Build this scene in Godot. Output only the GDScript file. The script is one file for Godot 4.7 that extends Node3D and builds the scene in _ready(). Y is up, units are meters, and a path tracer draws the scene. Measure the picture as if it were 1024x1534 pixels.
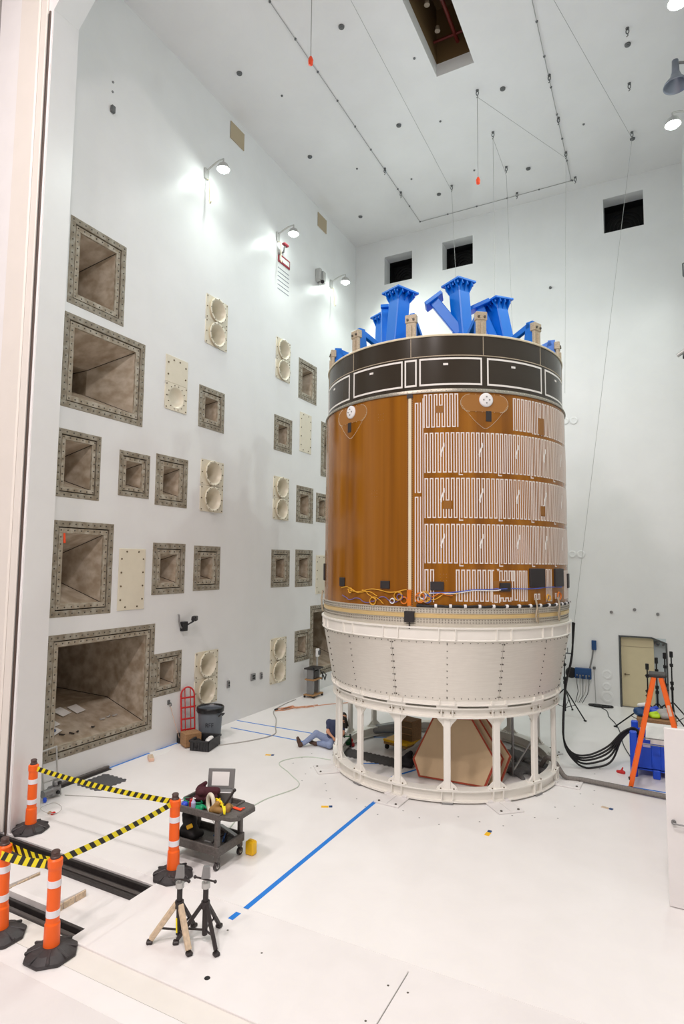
extends Node3D
# Acoustic test chamber with a large composite cylinder on a ring stand, seen from the hall outside its doorway.
# Chamber axes: x runs along the back wall, z from the back wall to the doorway, y up; metres.

const ROOM_W := 11.6
const ROOM_H := 17.28
const FRONT_Z := 13.82      # inner face of the doorway wall
const OUT_Z := 14.58        # hall face of the doorway wall
const JAMB_X := 1.1        # doorway edge on the hall side; the reveal splays back to JAMB_IN
const JAMB_IN := 0.78
const AXIS := Vector3(6.11, 0, 7.67)   # axis of the cylinder

var M := {}
var taken := {}

# ------------------------------------------------------------------ mesh builder
class MB:
	var v := PackedVector3Array()
	var n := PackedVector3Array()
	var u := PackedVector2Array()
	func tri(a: Vector3, b: Vector3, c: Vector3, na: Vector3, nb: Vector3, nc: Vector3, ua := Vector2.ZERO, ub := Vector2.ZERO, uc := Vector2.ZERO) -> void:
		var g := (b - a).cross(c - a)
		if g.length_squared() < 1e-16: return
		if g.dot(na + nb + nc) > 0.0:
			v.append(a); v.append(c); v.append(b); n.append(na); n.append(nc); n.append(nb); u.append(ua); u.append(uc); u.append(ub)
		else:
			v.append(a); v.append(b); v.append(c); n.append(na); n.append(nb); n.append(nc); u.append(ua); u.append(ub); u.append(uc)
	func ftri(a: Vector3, b: Vector3, c: Vector3, away: Vector3) -> void:   # flat, facing away from a point
		var g := (b - a).cross(c - a)
		if g.length_squared() < 1e-16: return
		g = g.normalized()
		if g.dot((a + b + c) / 3.0 - away) < 0.0: g = -g
		tri(a, b, c, g, g, g)
	func quad(a: Vector3, b: Vector3, c: Vector3, d: Vector3, nn: Vector3, ua := Vector2(0, 0), ub := Vector2(1, 0), uc := Vector2(1, 1), ud := Vector2(0, 1)) -> void:
		tri(a, b, c, nn, nn, nn, ua, ub, uc); tri(a, c, d, nn, nn, nn, ua, uc, ud)
	func fquad(a: Vector3, b: Vector3, c: Vector3, d: Vector3, away: Vector3) -> void:
		ftri(a, b, c, away); ftri(a, c, d, away)
	func hexa(p: Array) -> void:   # 8 corners: bottom ring 0-3, top ring 4-7
		var m := Vector3.ZERO
		for q in p: m += q
		m /= 8.0
		fquad(p[0], p[1], p[2], p[3], m); fquad(p[4], p[5], p[6], p[7], m)
		for i in 4:
			var j := (i + 1) % 4
			fquad(p[i], p[j], p[j + 4], p[i + 4], m)
	func box(xf: Transform3D, s: Vector3) -> void:
		var h := s * 0.5
		var p := []
		for y in [-h.y, h.y]:
			for q in [Vector2(-1, -1), Vector2(1, -1), Vector2(1, 1), Vector2(-1, 1)]:
				p.append(xf * Vector3(q.x * h.x, y, q.y * h.z))
		hexa(p)
	func bx(a: Vector3, b: Vector3) -> void:   # axis-aligned from corner to corner
		box(Transform3D(Basis(), (a + b) * 0.5), (b - a).abs())
	func rbox(xf: Transform3D, s: Vector3, e: float) -> void:   # chamfered box
		var h := s * 0.5
		e = minf(e, minf(h.x, minf(h.y, h.z)) * 0.9)
		var m := xf.origin
		for ax in 3:
			var a1 := (ax + 1) % 3
			var a2 := (ax + 2) % 3
			for sg in [-1.0, 1.0]:
				var q := []
				for w in [[-1, -1], [1, -1], [1, 1], [-1, 1]]:
					var t := Vector3.ZERO
					t[ax] = sg * h[ax]; t[a1] = w[0] * (h[a1] - e); t[a2] = w[1] * (h[a2] - e)
					q.append(xf * t)
				fquad(q[0], q[1], q[2], q[3], m)
			for s1 in [-1.0, 1.0]:
				for s2 in [-1.0, 1.0]:
					var q := []
					for w in [[0, -1], [0, 1], [1, 1], [1, -1]]:
						var t := Vector3.ZERO
						t[ax] = w[1] * (h[ax] - e)
						t[a1] = s1 * (h[a1] - (e if w[0] == 1 else 0.0)); t[a2] = s2 * (h[a2] - (0.0 if w[0] == 1 else e))
						q.append(xf * t)
					fquad(q[0], q[1], q[2], q[3], m)
		for sx in [-1.0, 1.0]:
			for sy in [-1.0, 1.0]:
				for sz in [-1.0, 1.0]:
					ftri(xf * Vector3(sx * h.x, sy * (h.y - e), sz * (h.z - e)), xf * Vector3(sx * (h.x - e), sy * h.y, sz * (h.z - e)), xf * Vector3(sx * (h.x - e), sy * (h.y - e), sz * h.z), m)
	func rbx(a: Vector3, b: Vector3, e: float) -> void:
		rbox(Transform3D(Basis(), (a + b) * 0.5), (b - a).abs(), e)
	func bar(a: Vector3, b: Vector3, w: float, h: float, e := 0.0, up := Vector3.UP) -> void:   # rectangular bar from a to b
		var z := (b - a).normalized()
		if absf(z.dot(up)) > 0.98: up = Vector3(0, 0, 1) if absf(z.z) < 0.9 else Vector3(1, 0, 0)
		var x := up.cross(z).normalized()
		var xf := Transform3D(Basis(x, z.cross(x), z), (a + b) * 0.5)
		if e > 0.0: rbox(xf, Vector3(w, h, a.distance_to(b)), e)
		else: box(xf, Vector3(w, h, a.distance_to(b)))
	func cyl(a: Vector3, b: Vector3, r0: float, r1: float, seg := 12, caps := true) -> void:
		var z := (b - a).normalized()
		var x := z.cross(Vector3.UP if absf(z.y) < 0.9 else Vector3.RIGHT).normalized()
		var y := z.cross(x)
		var slope := (r0 - r1) / a.distance_to(b)
		for i in seg:
			var t0 := TAU * i / seg
			var t1 := TAU * (i + 1) / seg
			var d0 := x * cos(t0) + y * sin(t0)
			var d1 := x * cos(t1) + y * sin(t1)
			var n0 := (d0 + z * slope).normalized()
			var n1 := (d1 + z * slope).normalized()
			tri(a + d0 * r0, a + d1 * r0, b + d1 * r1, n0, n1, n1); tri(a + d0 * r0, b + d1 * r1, b + d0 * r1, n0, n1, n0)
			if caps:
				tri(a, a + d0 * r0, a + d1 * r0, -z, -z, -z); tri(b, b + d0 * r1, b + d1 * r1, z, z, z)
	func tube(p: Array, r: float, seg := 6) -> void:
		if p.size() < 2: return
		var up := Vector3.UP
		var rings := []
		var x := Vector3.ZERO
		for i in p.size():
			var t: Vector3 = (p[mini(i + 1, p.size() - 1)] - p[maxi(i - 1, 0)]).normalized()
			if x == Vector3.ZERO: x = t.cross(up if absf(t.y) < 0.9 else Vector3.RIGHT).normalized()
			x = (x - t * x.dot(t)).normalized()
			var y := t.cross(x)
			var ring := []
			for k in seg: ring.append(x * cos(TAU * k / seg) + y * sin(TAU * k / seg))
			rings.append(ring)
		for i in p.size() - 1:
			for k in seg:
				var j := (k + 1) % seg
				var a: Vector3 = rings[i][k]
				var b: Vector3 = rings[i][j]
				var c: Vector3 = rings[i + 1][j]
				var d: Vector3 = rings[i + 1][k]
				tri(p[i] + a * r, p[i] + b * r, p[i + 1] + c * r, a, b, c); tri(p[i] + a * r, p[i + 1] + c * r, p[i + 1] + d * r, a, c, d)
		for k in range(1, seg - 1):
			var e0: Vector3 = (p[0] - p[1]).normalized()
			var e1: Vector3 = -((p[-2] - p[-1]).normalized())
			tri(p[0] + rings[0][0] * r, p[0] + rings[0][k] * r, p[0] + rings[0][k + 1] * r, e0, e0, e0)
			tri(p[-1] + rings[-1][0] * r, p[-1] + rings[-1][k] * r, p[-1] + rings[-1][k + 1] * r, e1, e1, e1)
	# profile of (radius, height) turned about +y of xf; angle 0 along +z, growing towards +x; radians
	func lathe(xf: Transform3D, prof: Array, seg: int, a0 := 0.0, a1 := TAU, smooth := false, ends := false) -> void:
		var ns := []
		for i in prof.size() - 1:
			var d: Vector2 = prof[i + 1] - prof[i]
			ns.append(Vector2(d.y, -d.x).normalized())
		for i in prof.size() - 1:
			var p: Vector2 = prof[i]
			var q: Vector2 = prof[i + 1]
			var np: Vector2 = ns[i]
			var nq: Vector2 = ns[i]
			if smooth:
				if i > 0: np = (ns[i] + ns[i - 1]).normalized()
				if i < ns.size() - 1: nq = (ns[i] + ns[i + 1]).normalized()
			for k in seg:
				var f0 := float(k) / seg
				var f1 := float(k + 1) / seg
				var t0 := lerpf(a0, a1, f0)
				var t1 := lerpf(a0, a1, f1)
				var e0 := Vector3(sin(t0), 0, cos(t0))
				var e1 := Vector3(sin(t1), 0, cos(t1))
				var A := xf * (e0 * p.x + Vector3.UP * p.y)
				var B := xf * (e1 * p.x + Vector3.UP * p.y)
				var C := xf * (e1 * q.x + Vector3.UP * q.y)
				var D := xf * (e0 * q.x + Vector3.UP * q.y)
				var nA := (xf.basis * (e0 * np.x + Vector3.UP * np.y)).normalized()
				var nB := (xf.basis * (e1 * np.x + Vector3.UP * np.y)).normalized()
				var nC := (xf.basis * (e1 * nq.x + Vector3.UP * nq.y)).normalized()
				var nD := (xf.basis * (e0 * nq.x + Vector3.UP * nq.y)).normalized()
				tri(A, B, C, nA, nB, nC, Vector2(f0, p.y), Vector2(f1, p.y), Vector2(f1, q.y)); tri(A, C, D, nA, nC, nD, Vector2(f0, p.y), Vector2(f1, q.y), Vector2(f0, q.y))
		if ends:
			for t in [a0, a1]:
				var e := Vector3(sin(t), 0, cos(t))
				var nn: Vector3 = xf.basis * Vector3(cos(t), 0, -sin(t)) * (-1.0 if t == a0 else 1.0)
				var poly := PackedVector2Array(prof)
				var idx := Geometry2D.triangulate_polygon(poly)
				for i in range(0, idx.size(), 3):
					var w := []
					for k in 3: w.append(xf * (e * poly[idx[i + k]].x + Vector3.UP * poly[idx[i + k]].y))
					tri(w[0], w[1], w[2], nn, nn, nn)
	# closed block between two radii, heights and angles (degrees) about the y axis
	func arc(r0: float, r1: float, y0: float, y1: float, d0: float, d1: float, seg := 1) -> void:
		lathe(Transform3D(), [Vector2(r0, y0), Vector2(r1, y0), Vector2(r1, y1), Vector2(r0, y1), Vector2(r0, y0)], seg, deg_to_rad(d0), deg_to_rad(d1), false, absf(d1 - d0) < 359.0)
	func prism(poly: PackedVector2Array, xf: Transform3D, depth: float) -> void:   # outline in local xy, drawn out along local z
		var idx := Geometry2D.triangulate_polygon(poly)
		var nf := xf.basis.z.normalized()
		for i in range(0, idx.size(), 3):
			var a := poly[idx[i]]
			var b := poly[idx[i + 1]]
			var c := poly[idx[i + 2]]
			tri(xf * Vector3(a.x, a.y, 0), xf * Vector3(b.x, b.y, 0), xf * Vector3(c.x, c.y, 0), -nf, -nf, -nf)
			tri(xf * Vector3(a.x, a.y, depth), xf * Vector3(b.x, b.y, depth), xf * Vector3(c.x, c.y, depth), nf, nf, nf)
		var ccw := 0.0
		for i in poly.size():
			var a := poly[i]
			var b := poly[(i + 1) % poly.size()]
			ccw += a.x * b.y - b.x * a.y
		for i in poly.size():
			var a := poly[i]
			var b := poly[(i + 1) % poly.size()]
			var d := (b - a).normalized() * signf(ccw)
			var nn := (xf.basis * Vector3(d.y, -d.x, 0)).normalized()
			quad(xf * Vector3(a.x, a.y, 0), xf * Vector3(b.x, b.y, 0), xf * Vector3(b.x, b.y, depth), xf * Vector3(a.x, a.y, depth), nn)
	func ball(c: Vector3, r: Vector3, seg := 12, rings := 8, bs := Basis()) -> void:
		for i in rings:
			var p0 := PI * i / rings
			var p1 := PI * (i + 1) / rings
			for k in seg:
				var t0 := TAU * k / seg
				var t1 := TAU * (k + 1) / seg
				var q := []
				for w in [[p0, t0], [p0, t1], [p1, t1], [p1, t0]]: q.append(Vector3(sin(w[0]) * cos(w[1]), cos(w[0]), sin(w[0]) * sin(w[1])))
				var nn := []
				for w in q: nn.append((bs * (w / r)).normalized())
				tri(c + bs * (q[0] * r), c + bs * (q[1] * r), c + bs * (q[2] * r), nn[0], nn[1], nn[2]); tri(c + bs * (q[0] * r), c + bs * (q[2] * r), c + bs * (q[3] * r), nn[0], nn[2], nn[3])
	# smooth union of tapered capsules [a, b, radius a, radius b], meshed as surface nets
	func nets(bones: Array, cell: float, k: float) -> void:
		var lo := Vector3.INF
		var hi := -Vector3.INF
		for b in bones:
			var r: float = maxf(b[2], b[3]) + cell * 3.0
			for e in [b[0], b[1]]:
				lo = lo.min(e - Vector3.ONE * r); hi = hi.max(e + Vector3.ONE * r)
		var g := Vector3i(((hi - lo) / cell).ceil()) + Vector3i.ONE
		var f := PackedFloat32Array()
		f.resize(g.x * g.y * g.z); f.fill(1.0)
		for b in bones:
			var A: Vector3 = b[0]
			var ab: Vector3 = b[1] - A
			var ra: float = b[2]
			var rb: float = b[3]
			var l2 := maxf(ab.length_squared(), 1e-9)
			var m := maxf(ra, rb) + k + cell * 2.0
			var i0 := Vector3i(((A.min(b[1]) - Vector3.ONE * m - lo) / cell).floor()).clamp(Vector3i.ZERO, g - Vector3i.ONE)
			var i1 := Vector3i(((A.max(b[1]) + Vector3.ONE * m - lo) / cell).ceil()).clamp(Vector3i.ZERO, g - Vector3i.ONE)
			for z in range(i0.z, i1.z + 1):
				for y in range(i0.y, i1.y + 1):
					var at := (z * g.y + y) * g.x
					for x in range(i0.x, i1.x + 1):
						var p := lo + Vector3(x, y, z) * cell - A
						var t := clampf(p.dot(ab) / l2, 0.0, 1.0)
						var d := (p - ab * t).length() - lerpf(ra, rb, t)
						var o := f[at + x]
						var h := maxf(k - absf(d - o), 0.0) / k
						f[at + x] = minf(d, o) - h * h * k * 0.25
		var vid := {}
		var vs := PackedVector3Array()
		var ng := PackedVector3Array()
		var sx := 1
		var sy := g.x
		var sz := g.x * g.y
		var offs := [0, sx, sy, sx + sy, sz, sz + sx, sz + sy, sz + sx + sy]
		var ed := [[0, 1], [2, 3], [4, 5], [6, 7], [0, 2], [1, 3], [4, 6], [5, 7], [0, 4], [1, 5], [2, 6], [3, 7]]
		var cs := [Vector3(0, 0, 0), Vector3(1, 0, 0), Vector3(0, 1, 0), Vector3(1, 1, 0), Vector3(0, 0, 1), Vector3(1, 0, 1), Vector3(0, 1, 1), Vector3(1, 1, 1)]
		for z in g.z - 1:
			for y in g.y - 1:
				for x in g.x - 1:
					var at := z * sz + y * sy + x
					var s0 := f[at] < 0.0
					var mixed := false
					for q in range(1, 8):
						if (f[at + offs[q]] < 0.0) != s0:
							mixed = true
							break
					if not mixed: continue
					var c := Vector3.ZERO
					var cnt := 0
					for e in ed:
						var fa := f[at + offs[e[0]]]
						var fb := f[at + offs[e[1]]]
						if (fa < 0.0) != (fb < 0.0):
							c += cs[e[0]].lerp(cs[e[1]], fa / (fa - fb)); cnt += 1
					vid[at] = vs.size()
					vs.append(lo + (Vector3(x, y, z) + c / cnt) * cell)
					var gr := Vector3(f[at + 1] + f[at + offs[3]] + f[at + offs[5]] + f[at + offs[7]] - f[at] - f[at + offs[2]] - f[at + offs[4]] - f[at + offs[6]],
						f[at + offs[2]] + f[at + offs[3]] + f[at + offs[6]] + f[at + offs[7]] - f[at] - f[at + 1] - f[at + offs[4]] - f[at + offs[5]],
						f[at + offs[4]] + f[at + offs[5]] + f[at + offs[6]] + f[at + offs[7]] - f[at] - f[at + 1] - f[at + offs[2]] - f[at + offs[3]])
					ng.append(gr.normalized())
		for at in vid:
			var s0 := f[at] < 0.0
			for w in [[sx, sy, sz], [sy, sz, sx], [sz, sx, sy]]:
				if (f[at + w[0]] < 0.0) != s0:
					var ids := [at, at - w[1], at - w[1] - w[2], at - w[2]]
					if not (vid.has(ids[1]) and vid.has(ids[2]) and vid.has(ids[3])): continue
					var q := []
					for i in ids: q.append(vid[i])
					tri(vs[q[0]], vs[q[1]], vs[q[2]], ng[q[0]], ng[q[1]], ng[q[2]]); tri(vs[q[0]], vs[q[2]], vs[q[3]], ng[q[0]], ng[q[2]], ng[q[3]])
	func mesh(m: Material) -> ArrayMesh:
		var a := []
		a.resize(Mesh.ARRAY_MAX)
		a[Mesh.ARRAY_VERTEX] = v; a[Mesh.ARRAY_NORMAL] = n; a[Mesh.ARRAY_TEX_UV] = u
		var r := ArrayMesh.new()
		r.add_surface_from_arrays(Mesh.PRIMITIVE_TRIANGLES, a)
		r.surface_set_material(0, m)
		return r

# ------------------------------------------------------------------ nodes
func numbered(called: String) -> String:
	if not taken.has(called):
		taken[called] = 0
		return called
	taken[called] += 1
	return "%s_%03d" % [called, taken[called]]

func tag(o: Node3D, label: String, category: String, group := "") -> Node3D:
	o.set_meta("label", label); o.set_meta("category", category)
	if group: o.set_meta("group", group)
	return o

func thing(called: String, label: String, category: String, at := Vector3.ZERO, group := "", turn := 0.0) -> Node3D:
	var o := Node3D.new()
	o.name = numbered(called); add_child(o)
	o.position = at; o.rotation.y = turn
	return tag(o, label, category, group)

func part(mb: MB, called: String, m: Material, parent: Node3D, label := "", stuff := false) -> MeshInstance3D:
	var o := MeshInstance3D.new()
	o.name = called; o.mesh = mb.mesh(m)
	parent.add_child(o, true)
	if label: o.set_meta("label", label)
	if stuff: o.set_meta("kind", "stuff")
	return o

func solid(mb: MB, called: String, m: Material, label: String, category: String, group := "") -> MeshInstance3D:
	var o := MeshInstance3D.new()
	o.name = numbered(called); o.mesh = mb.mesh(m); add_child(o)
	tag(o, label, category, group)
	return o

func structure(mb: MB, called: String, m: Material, label := "") -> MeshInstance3D:
	var o := MeshInstance3D.new()
	o.name = numbered(called); o.mesh = mb.mesh(m); add_child(o)
	o.set_meta("kind", "structure")
	if label: o.set_meta("label", label)
	return o

func letters(text: String, height: float, m: Material, parent: Node3D, xf: Transform3D, called := "lettering") -> void:
	var t := TextMesh.new()
	var f := SystemFont.new()
	f.font_names = PackedStringArray(["Droid Sans"])
	t.font = f; t.text = text; t.font_size = 32; t.pixel_size = height / 32.0; t.depth = 0.004; t.material = m
	var o := MeshInstance3D.new()
	o.name = called; o.mesh = t; o.transform = xf
	parent.add_child(o, true)

# ------------------------------------------------------------------ materials
func noise_image(sd: int, freq: float, lo: Color, hi: Color, w := 256, h := 256, octaves := 4, contrast := 1.0) -> ImageTexture:
	var f := FastNoiseLite.new()
	f.seed = sd; f.frequency = freq; f.noise_type = FastNoiseLite.TYPE_SIMPLEX_SMOOTH
	f.fractal_type = FastNoiseLite.FRACTAL_FBM; f.fractal_octaves = octaves
	var g := f.get_seamless_image(w, h)
	var im := Image.create(w, h, false, Image.FORMAT_RGB8)
	for y in h:
		for x in w:
			im.set_pixel(x, y, lo.lerp(hi, clampf((g.get_pixel(x, y).r - 0.5) * contrast + 0.5, 0.0, 1.0)))
	return ImageTexture.create_from_image(im)

func mat(called: String, c: Color, rough := 0.6, metal := 0.0, tex: Texture2D = null, scale := 1.0, world := true) -> StandardMaterial3D:
	var m := StandardMaterial3D.new()
	m.resource_name = called; m.albedo_color = c; m.roughness = rough; m.metallic = metal
	if tex:
		m.albedo_texture = tex; m.uv1_triplanar = true; m.uv1_world_triplanar = world; m.uv1_scale = Vector3.ONE * scale
	M[called] = m
	return m

func make_materials() -> void:
	var faint := noise_image(3, 0.012, Color(0.982, 0.982, 0.98), Color.WHITE, 256, 256, 5)
	var blotch := noise_image(5, 0.02, Color(0.8, 0.76, 0.71), Color(1, 1, 1), 256, 256, 6, 1.6)
	var fibre := noise_image(8, 0.05, Color(0.8, 0.8, 0.8), Color.WHITE, 128, 128, 4)
	mat("wall_paint", Color(0.925, 0.93, 0.928), 0.33, 0.0, faint, 0.22)
	mat("ceiling_paint", Color(0.935, 0.935, 0.932), 0.2, 0.0, faint, 0.2)
	mat("floor_paint", Color(0.945, 0.938, 0.932), 0.36, 0.0, faint, 0.35)
	mat("jamb_paint", Color(0.962, 0.957, 0.957), 0.5, 0.0, faint, 0.3)
	mat("cream_paint", Color(0.94, 0.92, 0.89), 0.5, 0.0, faint, 0.3)
	mat("plate_white", Color(0.92, 0.91, 0.905), 0.45, 0.0, faint, 0.5)
	mat("floor_cream", Color(0.9, 0.885, 0.86), 0.5, 0.0, faint, 0.5)
	mat("floor_grey", Color(0.88, 0.865, 0.86), 0.5, 0.0, faint, 0.5)
	mat("rubber_black", Color(0.07, 0.065, 0.065), 0.6)
	mat("rail_dark", Color(0.25, 0.235, 0.23), 0.5, 0.2, fibre, 1.5)
	mat("rail_steel", Color(0.42, 0.4, 0.39), 0.4, 0.6)
	mat("horn_metal", Color(0.79, 0.745, 0.68), 0.5, 0.0, blotch, 0.55)
	mat("horn_frame", Color(0.71, 0.685, 0.625), 0.6, 0.0, blotch, 0.9)
	mat("horn_frame_dark", Color(0.64, 0.62, 0.565), 0.6, 0.0, blotch, 0.9)
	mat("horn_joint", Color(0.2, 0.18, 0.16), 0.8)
	mat("bolt", Color(0.36, 0.34, 0.31), 0.5, 0.3)
	mat("bell_cream", Color(0.89, 0.86, 0.78), 0.35, 0.0, faint, 1.0)
	mat("void_black", Color(0.03, 0.03, 0.03), 0.7)
	mat("brass_bolt", Color(0.42, 0.37, 0.28), 0.5, 0.4)
	# cylinder
	var streak := noise_image(11, 0.03, Color(0.8, 0.76, 0.7), Color(1.0, 1.0, 1.0), 512, 32, 5, 1.3)
	var b := mat("laminate_brown", Color(0.635, 0.41, 0.095), 0.15)
	b.metallic_specular = 0.45; b.albedo_texture = streak; b.uv1_scale = Vector3(3, 0.06, 1)
	mat("laminate_patch", Color(0.58, 0.385, 0.14), 0.35)
	mat("laminate_light", Color(0.62, 0.42, 0.185), 0.35)
	mat("laminate_black", Color(0.215, 0.19, 0.155), 0.22).metallic_specular = 0.42
	mat("heater_tape", Color(0.9, 0.87, 0.84), 0.5)
	mat("white_tape", Color(0.92, 0.91, 0.89), 0.5)
	mat("cream_strip", Color(0.88, 0.84, 0.73), 0.5)
	mat("ring_silver", Color(0.7, 0.68, 0.63), 0.38, 0.75, fibre, 3.0)
	mat("ring_gold", Color(0.9, 0.79, 0.56), 0.35, 0.4)
	mat("ring_grey", Color(0.83, 0.81, 0.76), 0.4, 0.35)
	mat("flange_white", Color(0.95, 0.94, 0.91), 0.4, 0.0, faint, 0.8)
	var brushed := noise_image(13, 0.06, Color(0.965, 0.962, 0.96), Color(1, 1, 1), 64, 512, 4, 1.3)
	mat("brushed_metal", Color(0.92, 0.905, 0.87), 0.48, 0.5, brushed, 0.8, false)
	mat("box_dark", Color(0.17, 0.155, 0.16), 0.5)
	mat("cable_black", Color(0.06, 0.06, 0.07), 0.5)
	mat("wire_yellow", Color(0.9, 0.68, 0.2), 0.5)
	mat("wire_orange", Color(0.9, 0.5, 0.1), 0.5)
	mat("wire_violet", Color(0.45, 0.4, 0.62), 0.5)
	mat("wire_blue", Color(0.3, 0.4, 0.75), 0.5)
	mat("wire_white", Color(0.92, 0.92, 0.92), 0.5)
	mat("steel_blue", Color(0.02, 0.46, 0.86), 0.32)
	mat("clamp_tan", Color(0.79, 0.73, 0.63), 0.5, 0.1, fibre, 4.0)
	# movables
	mat("orange_plastic", Color(0.98, 0.4, 0.06), 0.4)
	mat("rubber_grey", Color(0.25, 0.235, 0.24), 0.5, 0.0, fibre, 3.0)
	mat("cap_brown", Color(0.3, 0.22, 0.2), 0.5)
	mat("reflective_white", Color(0.93, 0.93, 0.95), 0.3)
	mat("tape_yellow", Color(0.97, 0.9, 0.1), 0.5)
	mat("tape_black", Color(0.1, 0.1, 0.08), 0.5)
	mat("tape_blue", Color(0.03, 0.48, 0.85), 0.5)
	mat("cart_grey", Color(0.4, 0.385, 0.37), 0.5, 0.0, fibre, 3.0)
	mat("metal_grey", Color(0.55, 0.55, 0.55), 0.4, 0.5)
	mat("metal_light", Color(0.75, 0.75, 0.74), 0.35, 0.5)
	mat("stand_black", Color(0.22, 0.2, 0.2), 0.45, 0.3)
	mat("wood_pale", Color(0.91, 0.82, 0.7), 0.6, 0.0, fibre, 3.0)
	mat("wood_tan", Color(0.72, 0.55, 0.36), 0.6, 0.0, fibre, 3.0)
	mat("cardboard", Color(0.68, 0.52, 0.36), 0.8, 0.0, fibre, 3.0)
	mat("red_paint", Color(0.76, 0.13, 0.13), 0.4)
	mat("bin_grey", Color(0.4, 0.43, 0.46), 0.45)
	mat("bin_liner", Color(0.06, 0.06, 0.07), 0.3)
	mat("tote_black", Color(0.16, 0.16, 0.17), 0.5)
	mat("maroon_cloth", Color(0.27, 0.1, 0.14), 0.85)
	mat("bag_black", Color(0.1, 0.095, 0.1), 0.7)
	mat("paper_white", Color(0.93, 0.93, 0.92), 0.7)
	mat("paper_print", Color(0.3, 0.38, 0.55), 0.7)
	mat("green_plastic", Color(0.05, 0.6, 0.4), 0.4)
	mat("green_dark", Color(0.05, 0.4, 0.2), 0.4)
	mat("blue_plastic", Color(0.15, 0.3, 0.8), 0.35)
	mat("bin_blue", Color(0.1, 0.31, 0.83), 0.4)
	mat("device_blue", Color(0.1, 0.27, 0.47), 0.5)
	mat("yellow_plastic", Color(0.97, 0.76, 0.05), 0.4)
	mat("lime_plastic", Color(0.75, 0.9, 0.1), 0.5)
	mat("leather_tan", Color(0.62, 0.48, 0.27), 0.7)
	mat("clear_lilac", Color(0.75, 0.75, 0.9), 0.2)
	mat("ladder_orange", Color(0.98, 0.43, 0.13), 0.4)
	mat("ladder_label", Color(0.9, 0.75, 0.66), 0.5)
	mat("door_tan", Color(0.84, 0.79, 0.65), 0.5, 0.0, faint, 1.0)
	mat("frame_dark", Color(0.3, 0.31, 0.31), 0.5)
	mat("seal_brown", Color(0.33, 0.27, 0.24), 0.6)
	mat("hall_paint", Color(0.62, 0.61, 0.6), 0.6)
	mat("lit_passage_tone", Color(0.8, 0.84, 0.85), 0.5)  # pale tone imitates light from the passage behind the door
	mat("tan_plate", Color(0.7, 0.64, 0.53), 0.6)
	mat("mat_grey", Color(0.36, 0.36, 0.37), 0.8, 0.0, fibre, 4.0)
	mat("mat_dark", Color(0.38, 0.375, 0.37), 0.8, 0.0, fibre, 4.0)
	mat("blanket_grey", Color(0.52, 0.52, 0.52), 0.9, 0.0, fibre, 5.0)
	mat("copper_face", Color(0.89, 0.78, 0.63), 0.3, 0.1, faint, 1.5)
	mat("edge_rust", Color(0.68, 0.26, 0.16), 0.6)
	mat("hatch_brown", Color(0.42, 0.33, 0.2), 0.7)
	mat("pipe_red", Color(0.4, 0.1, 0.06), 0.5)
	mat("tag_orange", Color(0.98, 0.32, 0.15), 0.5)
	mat("wire_grey", Color(0.68, 0.68, 0.67), 0.5, 0.2)
	mat("hook_dark", Color(0.42, 0.43, 0.43), 0.5, 0.3)
	mat("cord_orange", Color(0.83, 0.6, 0.47), 0.6)
	mat("cord_green", Color(0.8, 0.84, 0.79), 0.6)
	mat("cord_grey", Color(0.68, 0.67, 0.65), 0.6)
	mat("hose_grey", Color(0.55, 0.53, 0.51), 0.7, 0.0, fibre, 4.0)
	mat("skin", Color(0.8, 0.58, 0.46), 0.6)
	mat("denim", Color(0.6, 0.66, 0.8), 0.85, 0.0, fibre, 6.0)
	mat("shirt_navy", Color(0.22, 0.25, 0.36), 0.85)
	mat("shoe_brown", Color(0.3, 0.2, 0.15), 0.6)
	mat("hair_dark", Color(0.1, 0.075, 0.06), 0.5)
	mat("sign_red", Color(0.62, 0.2, 0.25), 0.5)
	mat("ink_grey", Color(0.5, 0.52, 0.56), 0.7)
	mat("ink_dark", Color(0.12, 0.12, 0.14), 0.7)
	mat("bell_grey", Color(0.55, 0.57, 0.62), 0.35, 0.5)
	mat("camera_dark", Color(0.1, 0.1, 0.11), 0.45)
	var glow := mat("lamp_glow", Color(1, 1, 1), 0.5)
	glow.emission_enabled = true; glow.emission = Color(0.93, 1.0, 0.97); glow.emission_energy_multiplier = 9.0
	var warm := mat("hall_lamp_glow", Color(1, 1, 1), 0.5)
	warm.emission_enabled = true; warm.emission = Color(1.0, 0.955, 0.945); warm.emission_energy_multiplier = 6.0

# ------------------------------------------------------------------ camera, light, exposure
func make_view() -> void:
	var cam := Camera3D.new()
	cam.name = "camera"
	cam.fov = rad_to_deg(2.0 * atan(767.0 / 893.99))
	cam.keep_aspect = Camera3D.KEEP_HEIGHT
	cam.near = 0.05; cam.far = 200.0
	cam.position = Vector3(10.459, 4.43, 21.021)
	cam.rotation = Vector3(deg_to_rad(4.777), deg_to_rad(27.589), deg_to_rad(0.576))
	add_child(cam); cam.current = true
	var e := Environment.new()
	e.background_mode = Environment.BG_COLOR
	e.background_color = Color(0.02, 0.02, 0.02)
	e.tonemap_mode = Environment.TONE_MAPPER_LINEAR
	e.tonemap_exposure = EXPOSURE
	e.sdfgi_enabled = true; e.ssao_enabled = true; e.ssil_enabled = true
	var w := WorldEnvironment.new()
	w.name = "world"; w.environment = e; add_child(w)

const EXPOSURE := 1.19
const LAMP_ENERGY := 10.8
const HALL_ENERGY := 84.0

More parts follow.
